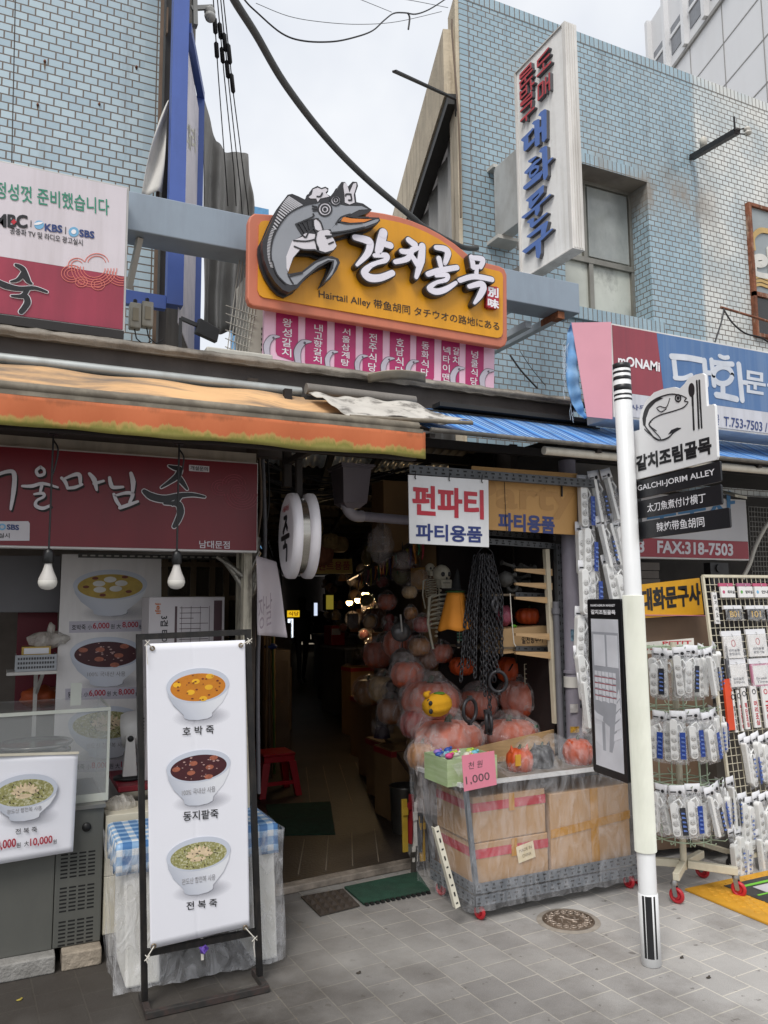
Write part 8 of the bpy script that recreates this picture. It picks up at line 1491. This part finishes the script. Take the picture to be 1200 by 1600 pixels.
b = B(); b.bar((CX0-.06, CY0+.01, .675), (CX1, CY0+.01, .675), .02, .02); b.bar((CX0-.06, CY0+.01, .675), (CX0-.06, CY1, .675), .02, .02); obj('top_rail', b, M('white rail', '#c9c9c8', .4), CT); b = B(); b.box((CX0-.05, CY0+.03, .655), (CX1-.02, CY1, .664)); obj('upper_shelf', b, M('deck board', '#6d6459'), CT)
for x, y in ((CX0+.05, CY0+.04), (CX1-.05, CY0+.04), (CX0+.04, CY1-.05), (CX1-.05, CY1-.05)):
    b = B(); b.torus((x, y, .036), .025, .011, (1, .3, 0), seg=18); b.lathe([(.015, -.01), (.015, .01)], (x, y, .036), (1, .3, 0), 12); w_ = obj('caster_wheel', b, redw, CT); b = B(); b.bar((x, y, .036), (x, y, .09), .03, .02); obj('fork', b, chrome, w_)
angle_bar(CT, P_(682, 1292, 3.555)+V((0, 0, 0)), P_(716, 1418, 3.555), .028, m=M('cream slotted bar', '#cfcab9', .5), rows=1, nm='leaning_bar')
tan_ = M('parcel cardboard', '#b08d68', .7, var=.05, vs=3, dirt='#8d6c48', da=.3, dscale=(3, 3, 3)); rdt = M('red parcel tape', '#b0323f', .4); ytape = M('amber parcel tape', '#b78330', .25, alpha=.9)
for i, (x0, x1, z0_, z1_, lb) in enumerate(((2.215, 2.67, .15, .37, 'lower red taped carton on the cart with a MADE IN CHINA note'), (2.205, 2.66, .372, .6, 'upper red taped carton on the left of the cart'), (2.69, 3.24, .15, .565, 'large carton with crossed amber tape on the right of the cart'))):
    t = thing('cardboard_box', lb, 'carton', (x0, 3.8, z0_)); b = B(); b.box((x0, 3.6, z0_), (x1, 3.98, z1_)); obj('carton_body', b, tan_, t, bevel=.006); b = B(); F = FY(3.5985)
    if i < 2:
        b.fbox(F, x0-.001, z1_-.075, x1, z1_-.03, 0, .0012); b.hexa([(x0-.0015, 3.6, z1_-.075), (x0-.0015, 3.98, z1_-.075), (x0-.0005, 3.98, z1_-.075), (x0-.0005, 3.6, z1_-.075), (x0-.0015, 3.6, z1_-.03), (x0-.0015, 3.98, z1_-.03), (x0-.0005, 3.98, z1_-.03), (x0-.0005, 3.6, z1_-.03)]); obj('red_tape', b, rdt, t); b = B(); b.fbox(F, x0+.22, z1_-.09, x0+.255, z1_-.001, .0015, .0025); obj('amber_tape', b, ytape, t)
        if i == 0:
            Fn = Fr(F.pt(x0+.26, z0_+.09, .004), (1, 0, .17), (-.17, 0, 1)); b = B(); b.prism(Fn, [(0, 0), (.11, 0), (.11, .085), (0, .085)], 0, .001); n_ = obj('note', b, M('cream note paper', '#d8c9a8', .6), t); b = B(); text(b, Fn, 'MADE IN', (.015, .05), (.095, .05), (.015, .066), d=.002, plane=True); text(b, Fn, 'CHINA', (.03, .02), (.085, .02), (.03, .036), d=.002, plane=True); obj('lettering', b, M('brown note ink', '#6d5638', .6), n_)
    else: b.fbox(F, x0+.27, z0_, x0+.325, z1_, 0, .0012); b.hexa([F.pt(x0, .335, .0025), F.pt(x1, .375, .0025), F.pt(x1, .375, .0015), F.pt(x0, .335, .0015), F.pt(x0, .38, .0025), F.pt(x1, .42, .0025), F.pt(x1, .42, .0015), F.pt(x0, .38, .0015)]); obj('amber_tape', b, ytape, t)
GB = thing('green_box', 'green open box of small toys with a pink handwritten price note', 'box', (2.2, 3.7, .665)); x0, x1 = 2.06, 2.36; gb = M('pale green carton', '#9db083', .5, var=.12, dirt='#cdd6b8', da=.6, dscale=(3, 3, 30))
b = B(); b.box((x0, 3.6, .666), (x1, 3.605, .80)); b.box((x0, 3.84, .666), (x1, 3.845, .80)); b.box((x0, 3.606, .666), (x0+.005, 3.839, .80)); b.box((x1-.005, 3.606, .666), (x1, 3.839, .80)); b.box((x0+.006, 3.606, .666), (x1-.006, 3.839, .76)); obj('box_body', b, gb, GB)
Fn = Fr(P_(720, 1238, 3.50), (1, 0, .045), (0, 0, 1)); q = [Fn.px(719, 1181), Fn.px(770, 1176), Fn.px(776, 1229), Fn.px(725, 1237)]; b = B(); b.prism(Fn, q, 0, .002); n_ = obj('price_note', b, M('pink note paper', '#d57f92', .55, var=.03), GB); b = B(); text(b, Fn, '천 원', (730, 1203), (752, 1200), (730, 1192), d=.003, bold=.0); text(b, Fn, '1,000', (728, 1228), (765, 1222), (726, 1214), d=.003, bold=.0); obj('lettering', b, M('pencil grey', '#4b4346', .6), n_)
for k in range(16):
    c = V((x0+.03+.24*rnd.random(), 3.63+.19*rnd.random(), .79+.02*rnd.random())); col = ('#2a4a9a', '#a3b83a', '#c9c4b4', '#8a6ab0', '#c2447a', '#d07a3a', '#6ab0c2')[k % 7]; b = B(); b.ball(c, (.022, .018, .015), 2, .3, 4, k); b.ball(c+V((.015, -.01, .012)), .009, 1); obj('small_toy', b, M('small toy '+col, col, .5), None, label='tiny bright toy in the heap filling the green box', cat='toy', group='tiny toys heaped in the green box')
for i, (px, py, r_, m, lb) in enumerate(((812, 1188, .075, orange, 'orange cat eared bucket with an amber tag on the cart'), (847, 1182, .07, blackp, 'matt black pumpkin bucket between two orange ones'), (903, 1175, .085, orange, 'orange pumpkin bucket at the right end of the cart behind the map board'))):
    t = pumpkin(lb, P_(px, py, 3.78), r_, m, .95, bag=False, face=False, grp='pumpkin buckets on the cart', nm='pumpkin_bucket'); c = P_(px, py, 3.78); b = B()
    for sx in (-1, 1): b.lathe([(r_*.22, 0), (r_*.12, r_*.25), (.001, r_*.5)], c+V((sx*r_*.62, 0, r_*.68)), (sx*.25, 0, 1), 8)
    if i < 2: obj('ear', b, m, t)
    else: b.bm.free()
    if i == 0: b = B(); b.box((c.x-.085, c.y-.085, c.z-.01), (c.x-.05, c.y-.08, c.z+.05)); obj('tag', b, M('amber tag', '#c2902a', .4), t)
b = B(); p, q = P_(742, 1168, 4.03), P_(918, 1128, 4.03); b.hexa([p+V((0, 0, -.12)), q+V((0, 0, -.16)), q+V((0, .012, -.16)), p+V((0, .012, -.12)), p, q, q+V((0, .012, 0)), p+V((0, .012, 0))]); obj('plywood_strip', b, M('raw plywood', '#b4936a'), None, label='plywood strip standing along the back of the cart', cat='board')
# plastic sheet over the cart
def sheet_pt(u, v):
    # v runs from the back top (0) over the top, down the front to the hem (1); u along the cart, wrapping the left end
    per = [(CX0-.05, CY1+.03), (CX0-.035, CY0-.025), (CX1+.04, CY0-.025), (CX1+.05, CY1+.0)]; L_ = [.26, .80, 1.0]
    if u < L_[0]: a, c_, f = per[0], per[1], u/L_[0]
    elif u < L_[1]: a, c_, f = per[1], per[2], (u-L_[0])/(L_[1]-L_[0])
    else: a, c_, f = per[2], per[3], (u-L_[1])/(L_[2]-L_[1])
    x, y = a[0]+(c_[0]-a[0])*f, a[1]+(c_[1]-a[1])*f; z = .69-v*.62; n1 = noise.noise(V((x*7, y*7, z*5)))*.014+noise.noise(V((x*24+z*8, y*22, z*16)))*.006
    nx, ny = (-1, 0) if u < L_[0] else ((0, -1) if u < L_[1] else (1, 0)); fl = .012*v*v
    return V((x+nx*(abs(n1)+fl)-(.06*(1-v) if u < .3 else 0), y+ny*(abs(n1)+fl), z+.012*noise.noise(V((u*30, 1, 0)))*(v > .95)))
def sheet_top(u, v):
    x = CX0-.1+u*(CX1-CX0+.14); y = CY0-.03+v*(CY1-CY0+.02); bump = 0
    for cx, cy, rr_, hh in ((2.2, 3.72, .2, .125), (2.72, 3.78, .13, .15), (2.87, 3.78, .12, .15), (3.1, 3.78, .14, .17)): d = math.hypot(x-cx, y-cy)/rr_; bump = max(bump, hh*max(0, 1-d*d*.55))
    return V((x, y, .692+bump+.012*noise.noise(V((x*9, y*9, 0)))+.006*noise.noise(V((x*30, y*26, 3)))))
SHT = thing('plastic_sheet', 'clear crumpled plastic sheet wrapped over the cart and its cartons', 'sheet', (2.7, 3.8, .06)); cf = film('cart film', '#e9e9ec', .05, .27, (9, 9, 3), .1, 1.2)
b = B(); b.grid(sheet_pt, 150, 36); obj('side_drape', b, cf, SHT); b = B(); b.grid(sheet_top, 70, 34); obj('top_drape', b, cf, SHT)
b = B(); b.grid(lambda u, v: P_(650+35*u, 1150+120*v, 4.0)+V((.02*noise.noise(V((u*4, v*5, 0))), -.1*u+.04*noise.noise(V((u*5, v*6, 3))), 0)), 16, 24); obj('hanging_film', b, bf, None, label='loose crumpled film hanging at the left end of the cart', cat='film')
# red stool, mats, grate, manhole, yellow paving
SL = thing('plastic_stool', 'red plastic stool inside the alley on the left', 'stool', (2.1, 6.7, .03)); c = V((2.09, 6.55, .031)); rm = M('red stool plastic', '#b01826', .35, var=.05)
b = B(); b.box((c.x-.14, c.y-.14, .345), (c.x+.14, c.y+.14, .37)); obj('seat', b, rm, SL, bevel=.012); b = B(); b.box((c.x-.13, c.y-.13, .30), (c.x+.13, c.y-.115, .3445)); b.box((c.x-.13, c.y+.115, .30), (c.x+.13, c.y+.13, .3445)); b.box((c.x-.13, c.y-.1149, .30), (c.x-.115, c.y+.1149, .3445)); b.box((c.x+.115, c.y-.1149, .30), (c.x+.13, c.y+.1149, .3445)); b.box((c.x-.14, c.y-.15, .12), (c.x+.14, c.y-.138, .15)); obj('apron', b, rm, SL)
for sx in (-1, 1):
    for sy in (-1, 1): b = B(); b.hexa([(c.x+sx*(.155+dx), c.y+sy*(.155+dy), .031) for dx, dy in ((-.025, -.025), (.025, -.025), (.025, .025), (-.025, .025))]+[(c.x+sx*(.11+dx), c.y+sy*(.11+dy), .30) for dx, dy in ((-.03, -.03), (.03, -.03), (.03, .03), (-.03, .03))]); obj('leg', b, rm, SL, fix=True)
grm = M('dark green matting', '#1f4434', .95, var=.25, vs=20, bump=.6, bs=250, dirt='#2b2f2a', da=.6, dscale=(5, 5, 5))
b = B(); q = [PZ(x, y, .031) for x, y in ((428, 1306), (524, 1304), (516, 1253), (415, 1258))]; b.hexa([tuple(p) for p in q]+[(p.x, p.y, .036) for p in q]); obj('door_mat', b, grm, None, label='dim green mat lying deeper on the alley floor', cat='mat')
q = [PZ(x, y, .004) for x, y in ((568, 1414), (672, 1394), (652, 1364), (538, 1388))]; GM = thing('door_mat', 'green outdoor mat with a notched black edge in front of the alley step', 'mat', q[0]); b = B(); b.hexa([tuple(p) for p in q]+[(p.x, p.y, .014) for p in q]); obj('mat_pile', b, grm, GM); b = B(); d = (q[1]-q[0])/13
for k in range(13): a_ = q[0]+d*k; b.hexa([(a_+d*x+V((.0, y, z))) for z in (0, .009) for x, y in ((.15, -.022), (.75, -.022), (.75, .0), (.15, .0))])
obj('notched_edge', b, M('black rubber edge', '#161716', .6), GM)
q = [PZ(x, y, .004) for x, y in ((500, 1432), (562, 1416), (536, 1390), (470, 1402))]; DG = thing('drain_grate', 'cast iron drain grate with diamond studs at the alley step', 'grate', q[0]); iron = M('worn cast iron', '#4b433d', .6, .3, var=.2, dirt='#2a231e', da=.6); b = B(); b.hexa([tuple(p) for p in q]+[(p.x, p.y, .01) for p in q]); obj('frame', b, iron, DG); b = B()
for i in range(5):
    for j in range(4):
        def L2(u, v): return q[0].lerp(q[1], u).lerp(q[3].lerp(q[2], u), v)
        u, v = (i+.5)/5, (j+.5)/4; b.bm.verts.ensure_lookup_table(); P5 = [L2(u-.07, v-.09), L2(u+.07, v-.09), L2(u+.07, v+.09), L2(u-.07, v+.09)]; top = L2(u, v)+V((0, 0, .02)); P5 = [p+V((0, 0, .006)) for p in P5]
        for k in range(4): b.face([P5[k], P5[(k+1) % 4], top])
obj('stud', b, iron, DG)
MH = thing('manhole_cover', 'small round patterned iron manhole cover in front of the cart', 'manhole cover', (2.62, 3.385, 0)); c = V((2.622, 3.386, .0)); b = B(); b.lathe([(.002, .004), (.155, .004), (.158, .001)], c, seg=48); obj('concrete_ring', b, M('patched mortar ring', '#8d857b', .9, var=.15, vs=20), MH); im = M('brown worn iron', '#6b5d50', .5, .35, var=.25, vs=20, dirt='#3d3229', da=.6, dscale=(15, 15, 15))
b = B(); b.lathe([(.002, .0075), (.128, .0075), (.13, .005)], c, seg=48); b.torus(c+V((0, 0, .0075)), .122, .004, seg=48); b.torus(c+V((0, 0, .0075)), .062, .003, seg=36); obj('cover', b, im, MH); b = B(); light_i = M('polished iron relief', '#a5978a', .35, .5)
for k in range(16): a_ = k*math.pi/8; b.torus(c+V((.092*math.cos(a_), .092*math.sin(a_), .008)), .013, .0035, seg=12, sr=5); b.ball(c+V((.112*math.cos(a_+.2), .112*math.sin(a_+.2), .008)), (.006, .006, .003), 1)
b.tube(spline([c+V((-.04, 0, .009)), c+V((-.015, .025, .009)), c+V((.015, -.025, .009)), c+V((.04, .0, .009))], 5), .005, 6)
for k in range(8): a_ = k*math.pi/4; b.tube([c+V((.035*math.cos(a_), .035*math.sin(a_), .009)), c+V((.052*math.cos(a_+.3), .052*math.sin(a_+.3), .009))], .003, 5)
obj('relief', b, light_i, MH)
def tac():
    return M('yellow tactile rubber', '#d39a2a', .55, var=.06, dirt='#8f6d2a', da=.4, dscale=(5, 5, 5))
q = [PZ(x, y, .004) for x, y in ((1072, 1392), (1240, 1463), (1290, 1400), (1235, 1350))]; yp0 = V((3.46, 3.43, 0)); ux = V((.0, -1, 0)); YM = thing('tactile_mat', 'yellow embossed anti slip mat on the pavement at the right edge', 'mat', yp0); b = B(); b.box((3.46, 1.2, .003), (4.9, 3.43, .013)); obj('mat_sheet', b, tac(), YM); b = B()
for i in range(14):
    for j in range(18): x, y = 3.535+i*.05+(j % 2)*.025, 3.38-j*.045; b.torus((x, y, .013), .014, .0028, seg=8, sr=4, a0=0, a1=190)
obj('tread', b, tac(), YM); b = B(); b.box((3.68, 1.4, .0135), (4.7, 3.36, .0165)); sg = obj('floor_print', b, M('dark floor print', '#2f2c2a', .5, dirt='#5a5a58', da=.5), YM); b = B(); b.bar((3.72, 3.30, .018), (4.3, 3.30, .018), .02, .002); b.bar((3.72, 3.17, .018), (4.3, 3.17, .018), .012, .002); obj('green_line', b, M('lime print', '#76c43a', .5), sg); b = B(); b.box((3.80, 3.18, .017), (3.95, 3.27, .0185)); obj('white_patch', b, M('patch white', '#c6c2c6'), sg)
# ================================================================ the alley
b = B(); DB = thing('rain_hopper', 'mauve grey rain hopper box with an elbow pipe under the awning', 'drain', P_(550, 760, 4.3)); pv = M('mauve grey pvc', '#8a8590'); p0 = P_(527, 725, 4.3); p1 = P_(573, 788, 4.3); xm = (p0.x+p1.x)/2
b.hexa([(xm-.075, 4.25, p1.z), (xm+.075, 4.25, p1.z), (xm+.075, 4.4, p1.z), (xm-.075, 4.4, p1.z), (xm-.09, 4.22, p0.z-.03), (xm+.09, 4.22, p0.z-.03), (xm+.09, 4.42, p0.z-.03), (xm-.09, 4.42, p0.z-.03)])
for k, (o_, z) in enumerate(((.10, .0), (.108, .012))): b.box((xm-o_, 4.21-k*.008, p0.z-.03+z), (xm+o_, 4.43+k*.008, p0.z-.018+z))
b.hexa([(xm-.04, 4.28, p1.z-.03), (xm+.04, 4.28, p1.z-.03), (xm+.04, 4.36, p1.z-.03), (xm-.04, 4.36, p1.z-.03), (xm-.07, 4.255, p1.z-.001), (xm+.07, 4.255, p1.z-.001), (xm+.07, 4.395, p1.z-.001), (xm-.07, 4.395, p1.z-.001)]); obj('hopper', b, M('dull plum plastic', '#6a6268', .5, var=.1), DB, fix=True)
xe = xm-.03; ze = P_(545, 805, 4.32).z; b = B(); b.tube(spline([(xe, 4.32, p1.z-.03), (xe, 4.32, ze+.07), (xe+.012, 4.32, ze+.03), (xe+.05, 4.32, ze), (xe+.11, 4.32, ze-.003)], 5), .034, 14); obj('elbow', b, M('pale pvc elbow', '#a09aa0', .45), DB); b = B(); b.tube([(xe+.10, 4.32, ze-.003), (P_(660, 812, 4.32).x, 4.32, ze-.02)], .029, 14); obj('pipe', b, pv, DB)
ES = thing('hanging_sign', 'narrow tan sign with red letters hanging across the alley', 'sign', P_(515, 884, 6.2)); F = FY(6.2); b = B(); b.prism(F, [F.px(474, 874), F.px(550, 873), F.px(551, 896), F.px(474, 897)], -.02, 0); obj('board', b, M('ochre board', '#b09048', .6, var=.08), ES); b = B(); text(b, F, '이벤트용품', (484, 892), (547, 890.5), (484, 878), d=.003, bold=.02); obj('lettering', b, M('brick red lettering', '#8f2a28', .5), ES)
b = B()
for x in (482, 540): b.tube([F.P(x, 875, -.01), F.P(x, 820, -.01)], .004, 5)
obj('cord', b, blk, ES)
straw = M('straw', '#8a7148', .8, var=.2, vs=30, bump=.5, bs=90)
for i, (x, y, r_, m, lb) in enumerate(((485, 825, .10, straw, 'pale straw pumpkin beside the round sign'), (516, 845, .075, straw, 'straw pumpkin with a carved smile hanging in the alley'), (500, 865, .11, M('salmon straw', '#8f5a3e', .8, var=.2, vs=20), 'salmon coloured straw pumpkin above the narrow tan sign'), (530, 850, .08, straw, 'straw pumpkin at the right of the hanging bunch'))):
    t = pumpkin(lb, P_(x, y, 5.9+.1*i), r_, m, .85, bag=False, face=(i == 1), grp='straw pumpkins hanging in the alley'); c = P_(x, y, 5.9+.1*i); b = B(); b.tube([c+V((0, 0, r_*.7)), (c.x, c.y, 2.68)], .003, 4); obj('cord', b, blk, t)
# overhead tangle of wires at the alley mouth
for k in range(12):
    y = 4.75+.12*k; b = B(); pts = [(1.3+.05*k, y, 2.6-.02*k), (1.6, y+.1, 2.45+.03*math.sin(k*2.1)), (2.1, y+.2, 2.42+.05*math.sin(k*1.3)), (2.75, y+.1, 2.58+.03*math.cos(k))]; b.tube(spline(pts, 6), .007, 5); obj('ceiling_cable', b, blk, None, label='black cable in the tangle under the alley roof', cat='cable', group='tangle of cables under the alley roof')
b = B(); b.ball(P_(595, 850, 4.9), (.09, .08, .14), 3, .35, 4, 4); obj('crumpled_bag', b, bf, None, label='crumpled clear bag high on the stall side of the alley', cat='bag')
b = B(); b.box(P_(600, 860, 5.0), P_(640, 760, 5.2)); obj('high_carton', b, cbd, None, label='dim carton stacked high beside the white hanging sign', cat='carton')
for k, (px, y0, y1, r_, lb) in enumerate(((404, 700, 1010, .008, 'thin conduit on the corner post beside the round sign'), (410, 705, 1240, .012, 'brown pipe down the left alley corner'), (417, 700, 980, .006, 'black flex down the left alley corner'))):
    b = B(); p, q = P_(px, y0, 4.1+.1*k), P_(px-6, y1, 4.1+.1*k); b.tube(spline([p, p.lerp(q, .3)+V((.02, 0, 0)), p.lerp(q, .6)-V((.012, 0, 0)), q], 6), r_, 6); obj('wall_conduit', b, (M('brown conduit', '#6d5c4c', .6), M('dark grey conduit', '#66656a'), blk)[k], None, label=lb, cat='pipe')
# bamboo poles leaning on the left wall
bam = [M('bamboo %d' % i, c_, .5, var=.2, vs=3, stretch=(20, 20, 1)) for i, c_ in enumerate(('#6a5030', '#523e26', '#7d6540', '#46601f'))]
for k in range(15):
    y = 6.95+.16*k; x = 1.2+.29*(y-4.0)+.03+.045*(k % 3); h = 1.25+.35*rnd.random(); r_ = .012+.012*(k % 2); b = B(); n = 7; lean = .06*rnd.random(); pts, rs = [], []
    for j in range(n*3+1): t = j/(n*3); pts.append((x+.05-lean*t, y-.03*t, .032+h*t)); rs.append(r_*(1.18 if j % 3 == 0 else 1)*(1-.12*t))
    b.tube(pts, rs, 8); obj('bamboo_pole', b, bam[3 if k == 2 else k % 3], None, label='green pole among the bamboo poles on the left alley wall' if k == 2 else 'bamboo pole leaning in the row along the left alley wall', cat='pole', group=None if k == 2 else 'bamboo poles on the left alley wall')
b = B(); c = P_(423, 1010, 7.1); b.ball(c, (.06, .05, .03), 2, .2, 3); obj('blue_bundle', b, M('blue bundle', '#1f3a78', .6), None, label='small blue bundle tied to the bamboo poles', cat='bundle')
for i, (y, h, w_, col, lb) in enumerate(((8.2, 1.1, .3, '#4a4038', 'dark locker on the left side of the alley'), (9.6, .8, .35, '#5a4a3a', 'dark crate deeper on the left side of the alley'), (11.5, 1.3, .35, '#3f3c3c', 'tall dark cabinet far down the left side of the alley'), (13.5, .9, .4, '#55504a', 'farthest dim cabinet on the left side of the alley'))):
    x = al(XL, y)-.1; t = thing('alley_cabinet', lb, 'cabinet', (x, y, .031)); b = B(); b.box((x-.1, y, .031), (x+w_*.6, y+.6, h)); obj('body', b, M('cabinet '+col, col, .6, var=.2), t, bevel=.006); b = B(); b.box((x-.05, y-.006, h*.3), (x+w_*.5, y-.001, h*.9)); obj('door', b, M('cabinet door '+col, col, .4, var=.3, vs=5), t)
for i, (y, h, lb) in enumerate(((10.2, .95, 'grey counter on the right side of the alley'), (11.6, 1.05, 'second grey counter on the right side of the alley'), (13.4, 1.0, 'far grey counter on the right side of the alley'))):
    x = al(XR, y)+.02; t = thing('alley_counter', lb, 'counter', (x, y, .031)); b = B(); b.box((x, y, .031), (x+.5, y+.9, h)); obj('body', b, M('grey counter steel', '#77777a', .4, .3, var=.1), t, bevel=.006); b = B(); b.box((x-.02, y-.02, h+.001), (x+.52, y+.92, h+.03)); obj('top', b, M('pale counter top', '#a5a5a8', .4), t)
b = B(); c = P_(527, 992, 10.6); b.box(c+V((-.09, 0, -.15)), c+V((.12, .3, .13))); rc = obj('red_cooler', b, M('red cooler box', '#9c1c20', .4), None, label='red box standing on the grey counter in the alley', cat='box', bevel=.01); b = B(); b.box(c+V((-.085, -.004, .0)), c+V((.05, -.001, .09))); obj('panel', b, M('patch white', '#c6c2c6'), rc)
# lit signs deep inside and the bright far end
def lit(name, lb, px0, py0, px1, py1, Y, col, es, s=None, sc=None, vert=False):
    F = FY(Y); (a0, c1), (a1, c0) = F.px(px0, py0), F.px(px1, py1); t = thing(name, lb, 'sign', F.pt(a0, c0)); b = B(); b.fbox(F, a0, c0, a1, c1, -.08, 0); obj('lightbox', b, M('lit '+name+col, col, .4, emit=col, es=es), t); b = B(); b.fbox(F, a0-.02, c0-.02, a1+.02, c1+.02, -.1, -.01); obj('case', b, M('black lamp housing', '#1d1d1f'), t)
    if s:
        b = B(); n = len(s)
        if vert:
            for k, ch in enumerate(s): text(b, F, ch, (a0+(a1-a0)*.25, c1-(c1-c0)*(k+.9)/n), (a0+(a1-a0)*.75, c1-(c1-c0)*(k+.9)/n), (a0+(a1-a0)*.25, c1-(c1-c0)*(k+.1)/n), d=.01, bold=.02, plane=True)
        else: text(b, F, s, (a0+(a1-a0)*.08, c0+(c1-c0)*.2), (a0+(a1-a0)*.92, c0+(c1-c0)*.2), (a0+(a1-a0)*.08, c0+(c1-c0)*.85), d=.01, bold=.02, plane=True)
        obj('lettering', b, sc or ink, t)
lit('lit_sign', 'small yellow lit sign far down the alley', 449, 954, 468, 964, 14.5, '#c9a21c', .8, '식당', redp); lit('lit_sign', 'narrow white lit sign with a red top far down the alley', 450, 967, 458, 996, 14, '#c4ccd6', 1.3, '갈치조림', ink, True); lit('lit_sign', 'blue white lit screen hanging far down the alley', 491, 942, 496, 962, 13, '#b9c4d8', .8); lit('lit_sign', 'yellow and white poster hanging at the right far down the alley', 510, 930, 521, 952, 11, '#a8983a', .25)
F = FY(24); q0, q1 = F.px(468, 960), F.px(505, 1006); b = B(); b.fbox(F, q0[0], q1[1], q1[0], q0[1], -.1, 0); FE = obj('lit_shopfront', b, M('lit shop interior', '#b5aa98', .6, var=.5, vs=1.6, emit='#b0a490', es=.35), None, label='dim lit shopfront at the far end of the alley', cat='shopfront')
b = B()
for k in range(16): a0 = q0[0]+(q1[0]-q0[0])*rnd.random(); c0 = q1[1]+(q0[1]-q1[1])*rnd.random()*.8; b.fbox(F, a0, c0, a0+.15+.2*rnd.random(), c0+.1+.25*rnd.random(), .02, .1)
obj('shelf_goods', b, M('dark goods', '#2c2825', .6, var=.4), FE)
# a dark figure far down the alley
def figure(lb, base, h, shirt, walk):
    base = V(base); s = h/1.7; bmn = bpy.data.meshes.new('person'); vs = [(0, 0, .95), (0, 0, 1.12), (0, 0, 1.32), (0, -.01, 1.46), (0, -.02, 1.56), (0, -.02, 1.66), (-.09, 0, .9), (-.1, -.02-walk*.1, .5), (-.1, .04-walk*.16, .07), (-.1, -.1-walk*.16, .03), (.09, 0, .9), (.1, -.02+walk*.1, .5), (.1, .06+walk*.16, .07), (.1, -.08+walk*.16, .03), (-.17, 0, 1.4), (-.22, .03, 1.12), (-.2, -.08, .88), (-.2, -.1, .8), (.17, 0, 1.4), (.22, .03, 1.12), (.2, -.08, .88), (.2, -.1, .8)]
    ed = [(0, 1), (1, 2), (2, 3), (3, 4), (4, 5), (0, 6), (6, 7), (7, 8), (8, 9), (0, 10), (10, 11), (11, 12), (12, 13), (2, 14), (14, 15), (15, 16), (16, 17), (2, 18), (18, 19), (19, 20), (20, 21)]
    bmn.from_pydata([tuple(V(v)*s) for v in vs], ed, []); o = bpy.data.objects.new('person', bmn); COL.objects.link(o); o.location = base; bmn.materials.append(shirt); md = o.modifiers.new('skin', 'SKIN'); rad = [.15, .13, .16, .06, .085, .08, .09, .065, .045, .035, .09, .065, .045, .035, .06, .045, .035, .03, .06, .045, .035, .03]
    for i, r_ in enumerate(rad): bmn.skin_vertices[0].data[i].radius = (r_*s, r_*s*.75)
    bmn.skin_vertices[0].data[0].use_root = True; o.modifiers.new('sub', 'SUBSURF').render_levels = 2; o['label'] = lb; o['category'] = 'person'
    b = B(); b.ball(base+V((0, .01, 1.64))*s if False else base+V((0, .015, 1.65*s)), (.095*s, .1*s, .1*s), 2); obj('hair', b, M('black hair', '#0f0e0e', .7), o)
figure('person in dark clothes standing far down the alley', (al(XL, 15)+.35, 15, .031), 1.66, M('dark clothes', '#1b1c20', .8), 1)
# three warm globe lamps on the stall
lampm = M('warm lit globe', '#ffd9a0', .4, emit='#ffcf8a', es=9)
for i, (px, py, Y, lb) in enumerate(((546, 941, 7.9, 'leftmost of three warm globe lamps over the alley stall'), (559.5, 937, 7.5, 'middle of three warm globe lamps over the alley stall'), (571, 928, 7.1, 'rightmost of three warm globe lamps over the alley stall'))):
    c = P_(px, py, Y); t = thing('globe_lamp', lb, 'lamp', c, 'warm globe lamps over the alley stall'); b = B(); b.lathe([(.002, -.035), (.022, -.03), (.034, -.012), (.036, .004), (.03, .012)], c, seg=20); obj('globe', b, lampm, t); b = B(); b.lathe([(.034, .012), (.03, .022), (.012, .05), (.008, .06)], c, seg=16); b.tube([c+V((0, 0, .06)), c+V((.02, 0, .3))], .004, 5); obj('shade', b, M('black rim', '#1b1a1a'), t)
    l = bpy.data.lights.new('globe_light', 'POINT'); l.energy = 1.7; l.color = (1, .72, .4); l.shadow_soft_size = .03; lo = bpy.data.objects.new('globe_light', l); COL.objects.link(lo); lo.parent = t; lo.location = (-.02, 0, -.06)

# small wear: rusty bolts with their run marks and the dark joint on the left tiled wall, bits of litter on the pavement
F = FY(5.1995); stn = M('rust run', '#7d6248', .8, var=.3, vs=40, alpha=.55)
for k, (px, py, L_) in enumerate(((70, 96, 16), (59, 164, 10), (155, 163, 3), (213, 105, 5))):
    b = B(); c = F.P(px, py); b.lathe([(.001, 0), (.009, 0), (.007, .012), (.001, .014)], c, (0, -1, 0), 8); bo = obj('rusty_bolt', b, rust, Lb)
    b = B(); b.pprism(F, [(px-2, py), (px+2, py), (px+1.2, py+L_*.6), (px+.3, py+L_), (px-1, py+L_*.7)], 0, .0008); obj('rust_run', b, stn, bo)
b = B(); b.pprism(F, [(24, -40), (25.6, -40), (18, 300), (16.4, 300)], 0, .0012); obj('wall_joint', b, M('dark wall joint', '#4c443d', .9), Lb)
lit_m = M('dry litter', '#3a332b', .8, var=.3)
for px, py, lb in ((1065, 1496, 'small dark dry leaf on the pavement right of the signpost'), (1107, 1527, 'dark speck of litter on the pavement right of the signpost'), (560, 1520, 'dark scrap on the pavement in front of the alley'), (30, 1562, 'yellowish scrap on the pavement below the freezer')):
    c = PZ(px, py, .004); b = B(); b.ball(c, (.010, .007, .003), 2, .5, 4, px); b.ball(c+V((.009, .004, .002)), (.006, .004, .003), 1, .4, 3, py); obj('paper_scrap' if px < 600 else 'dry_leaf', b, lit_m if px != 30 else M('yellow scrap', '#9a8a3a', .7), None, label=lb, cat='scrap' if px < 600 else 'leaf')
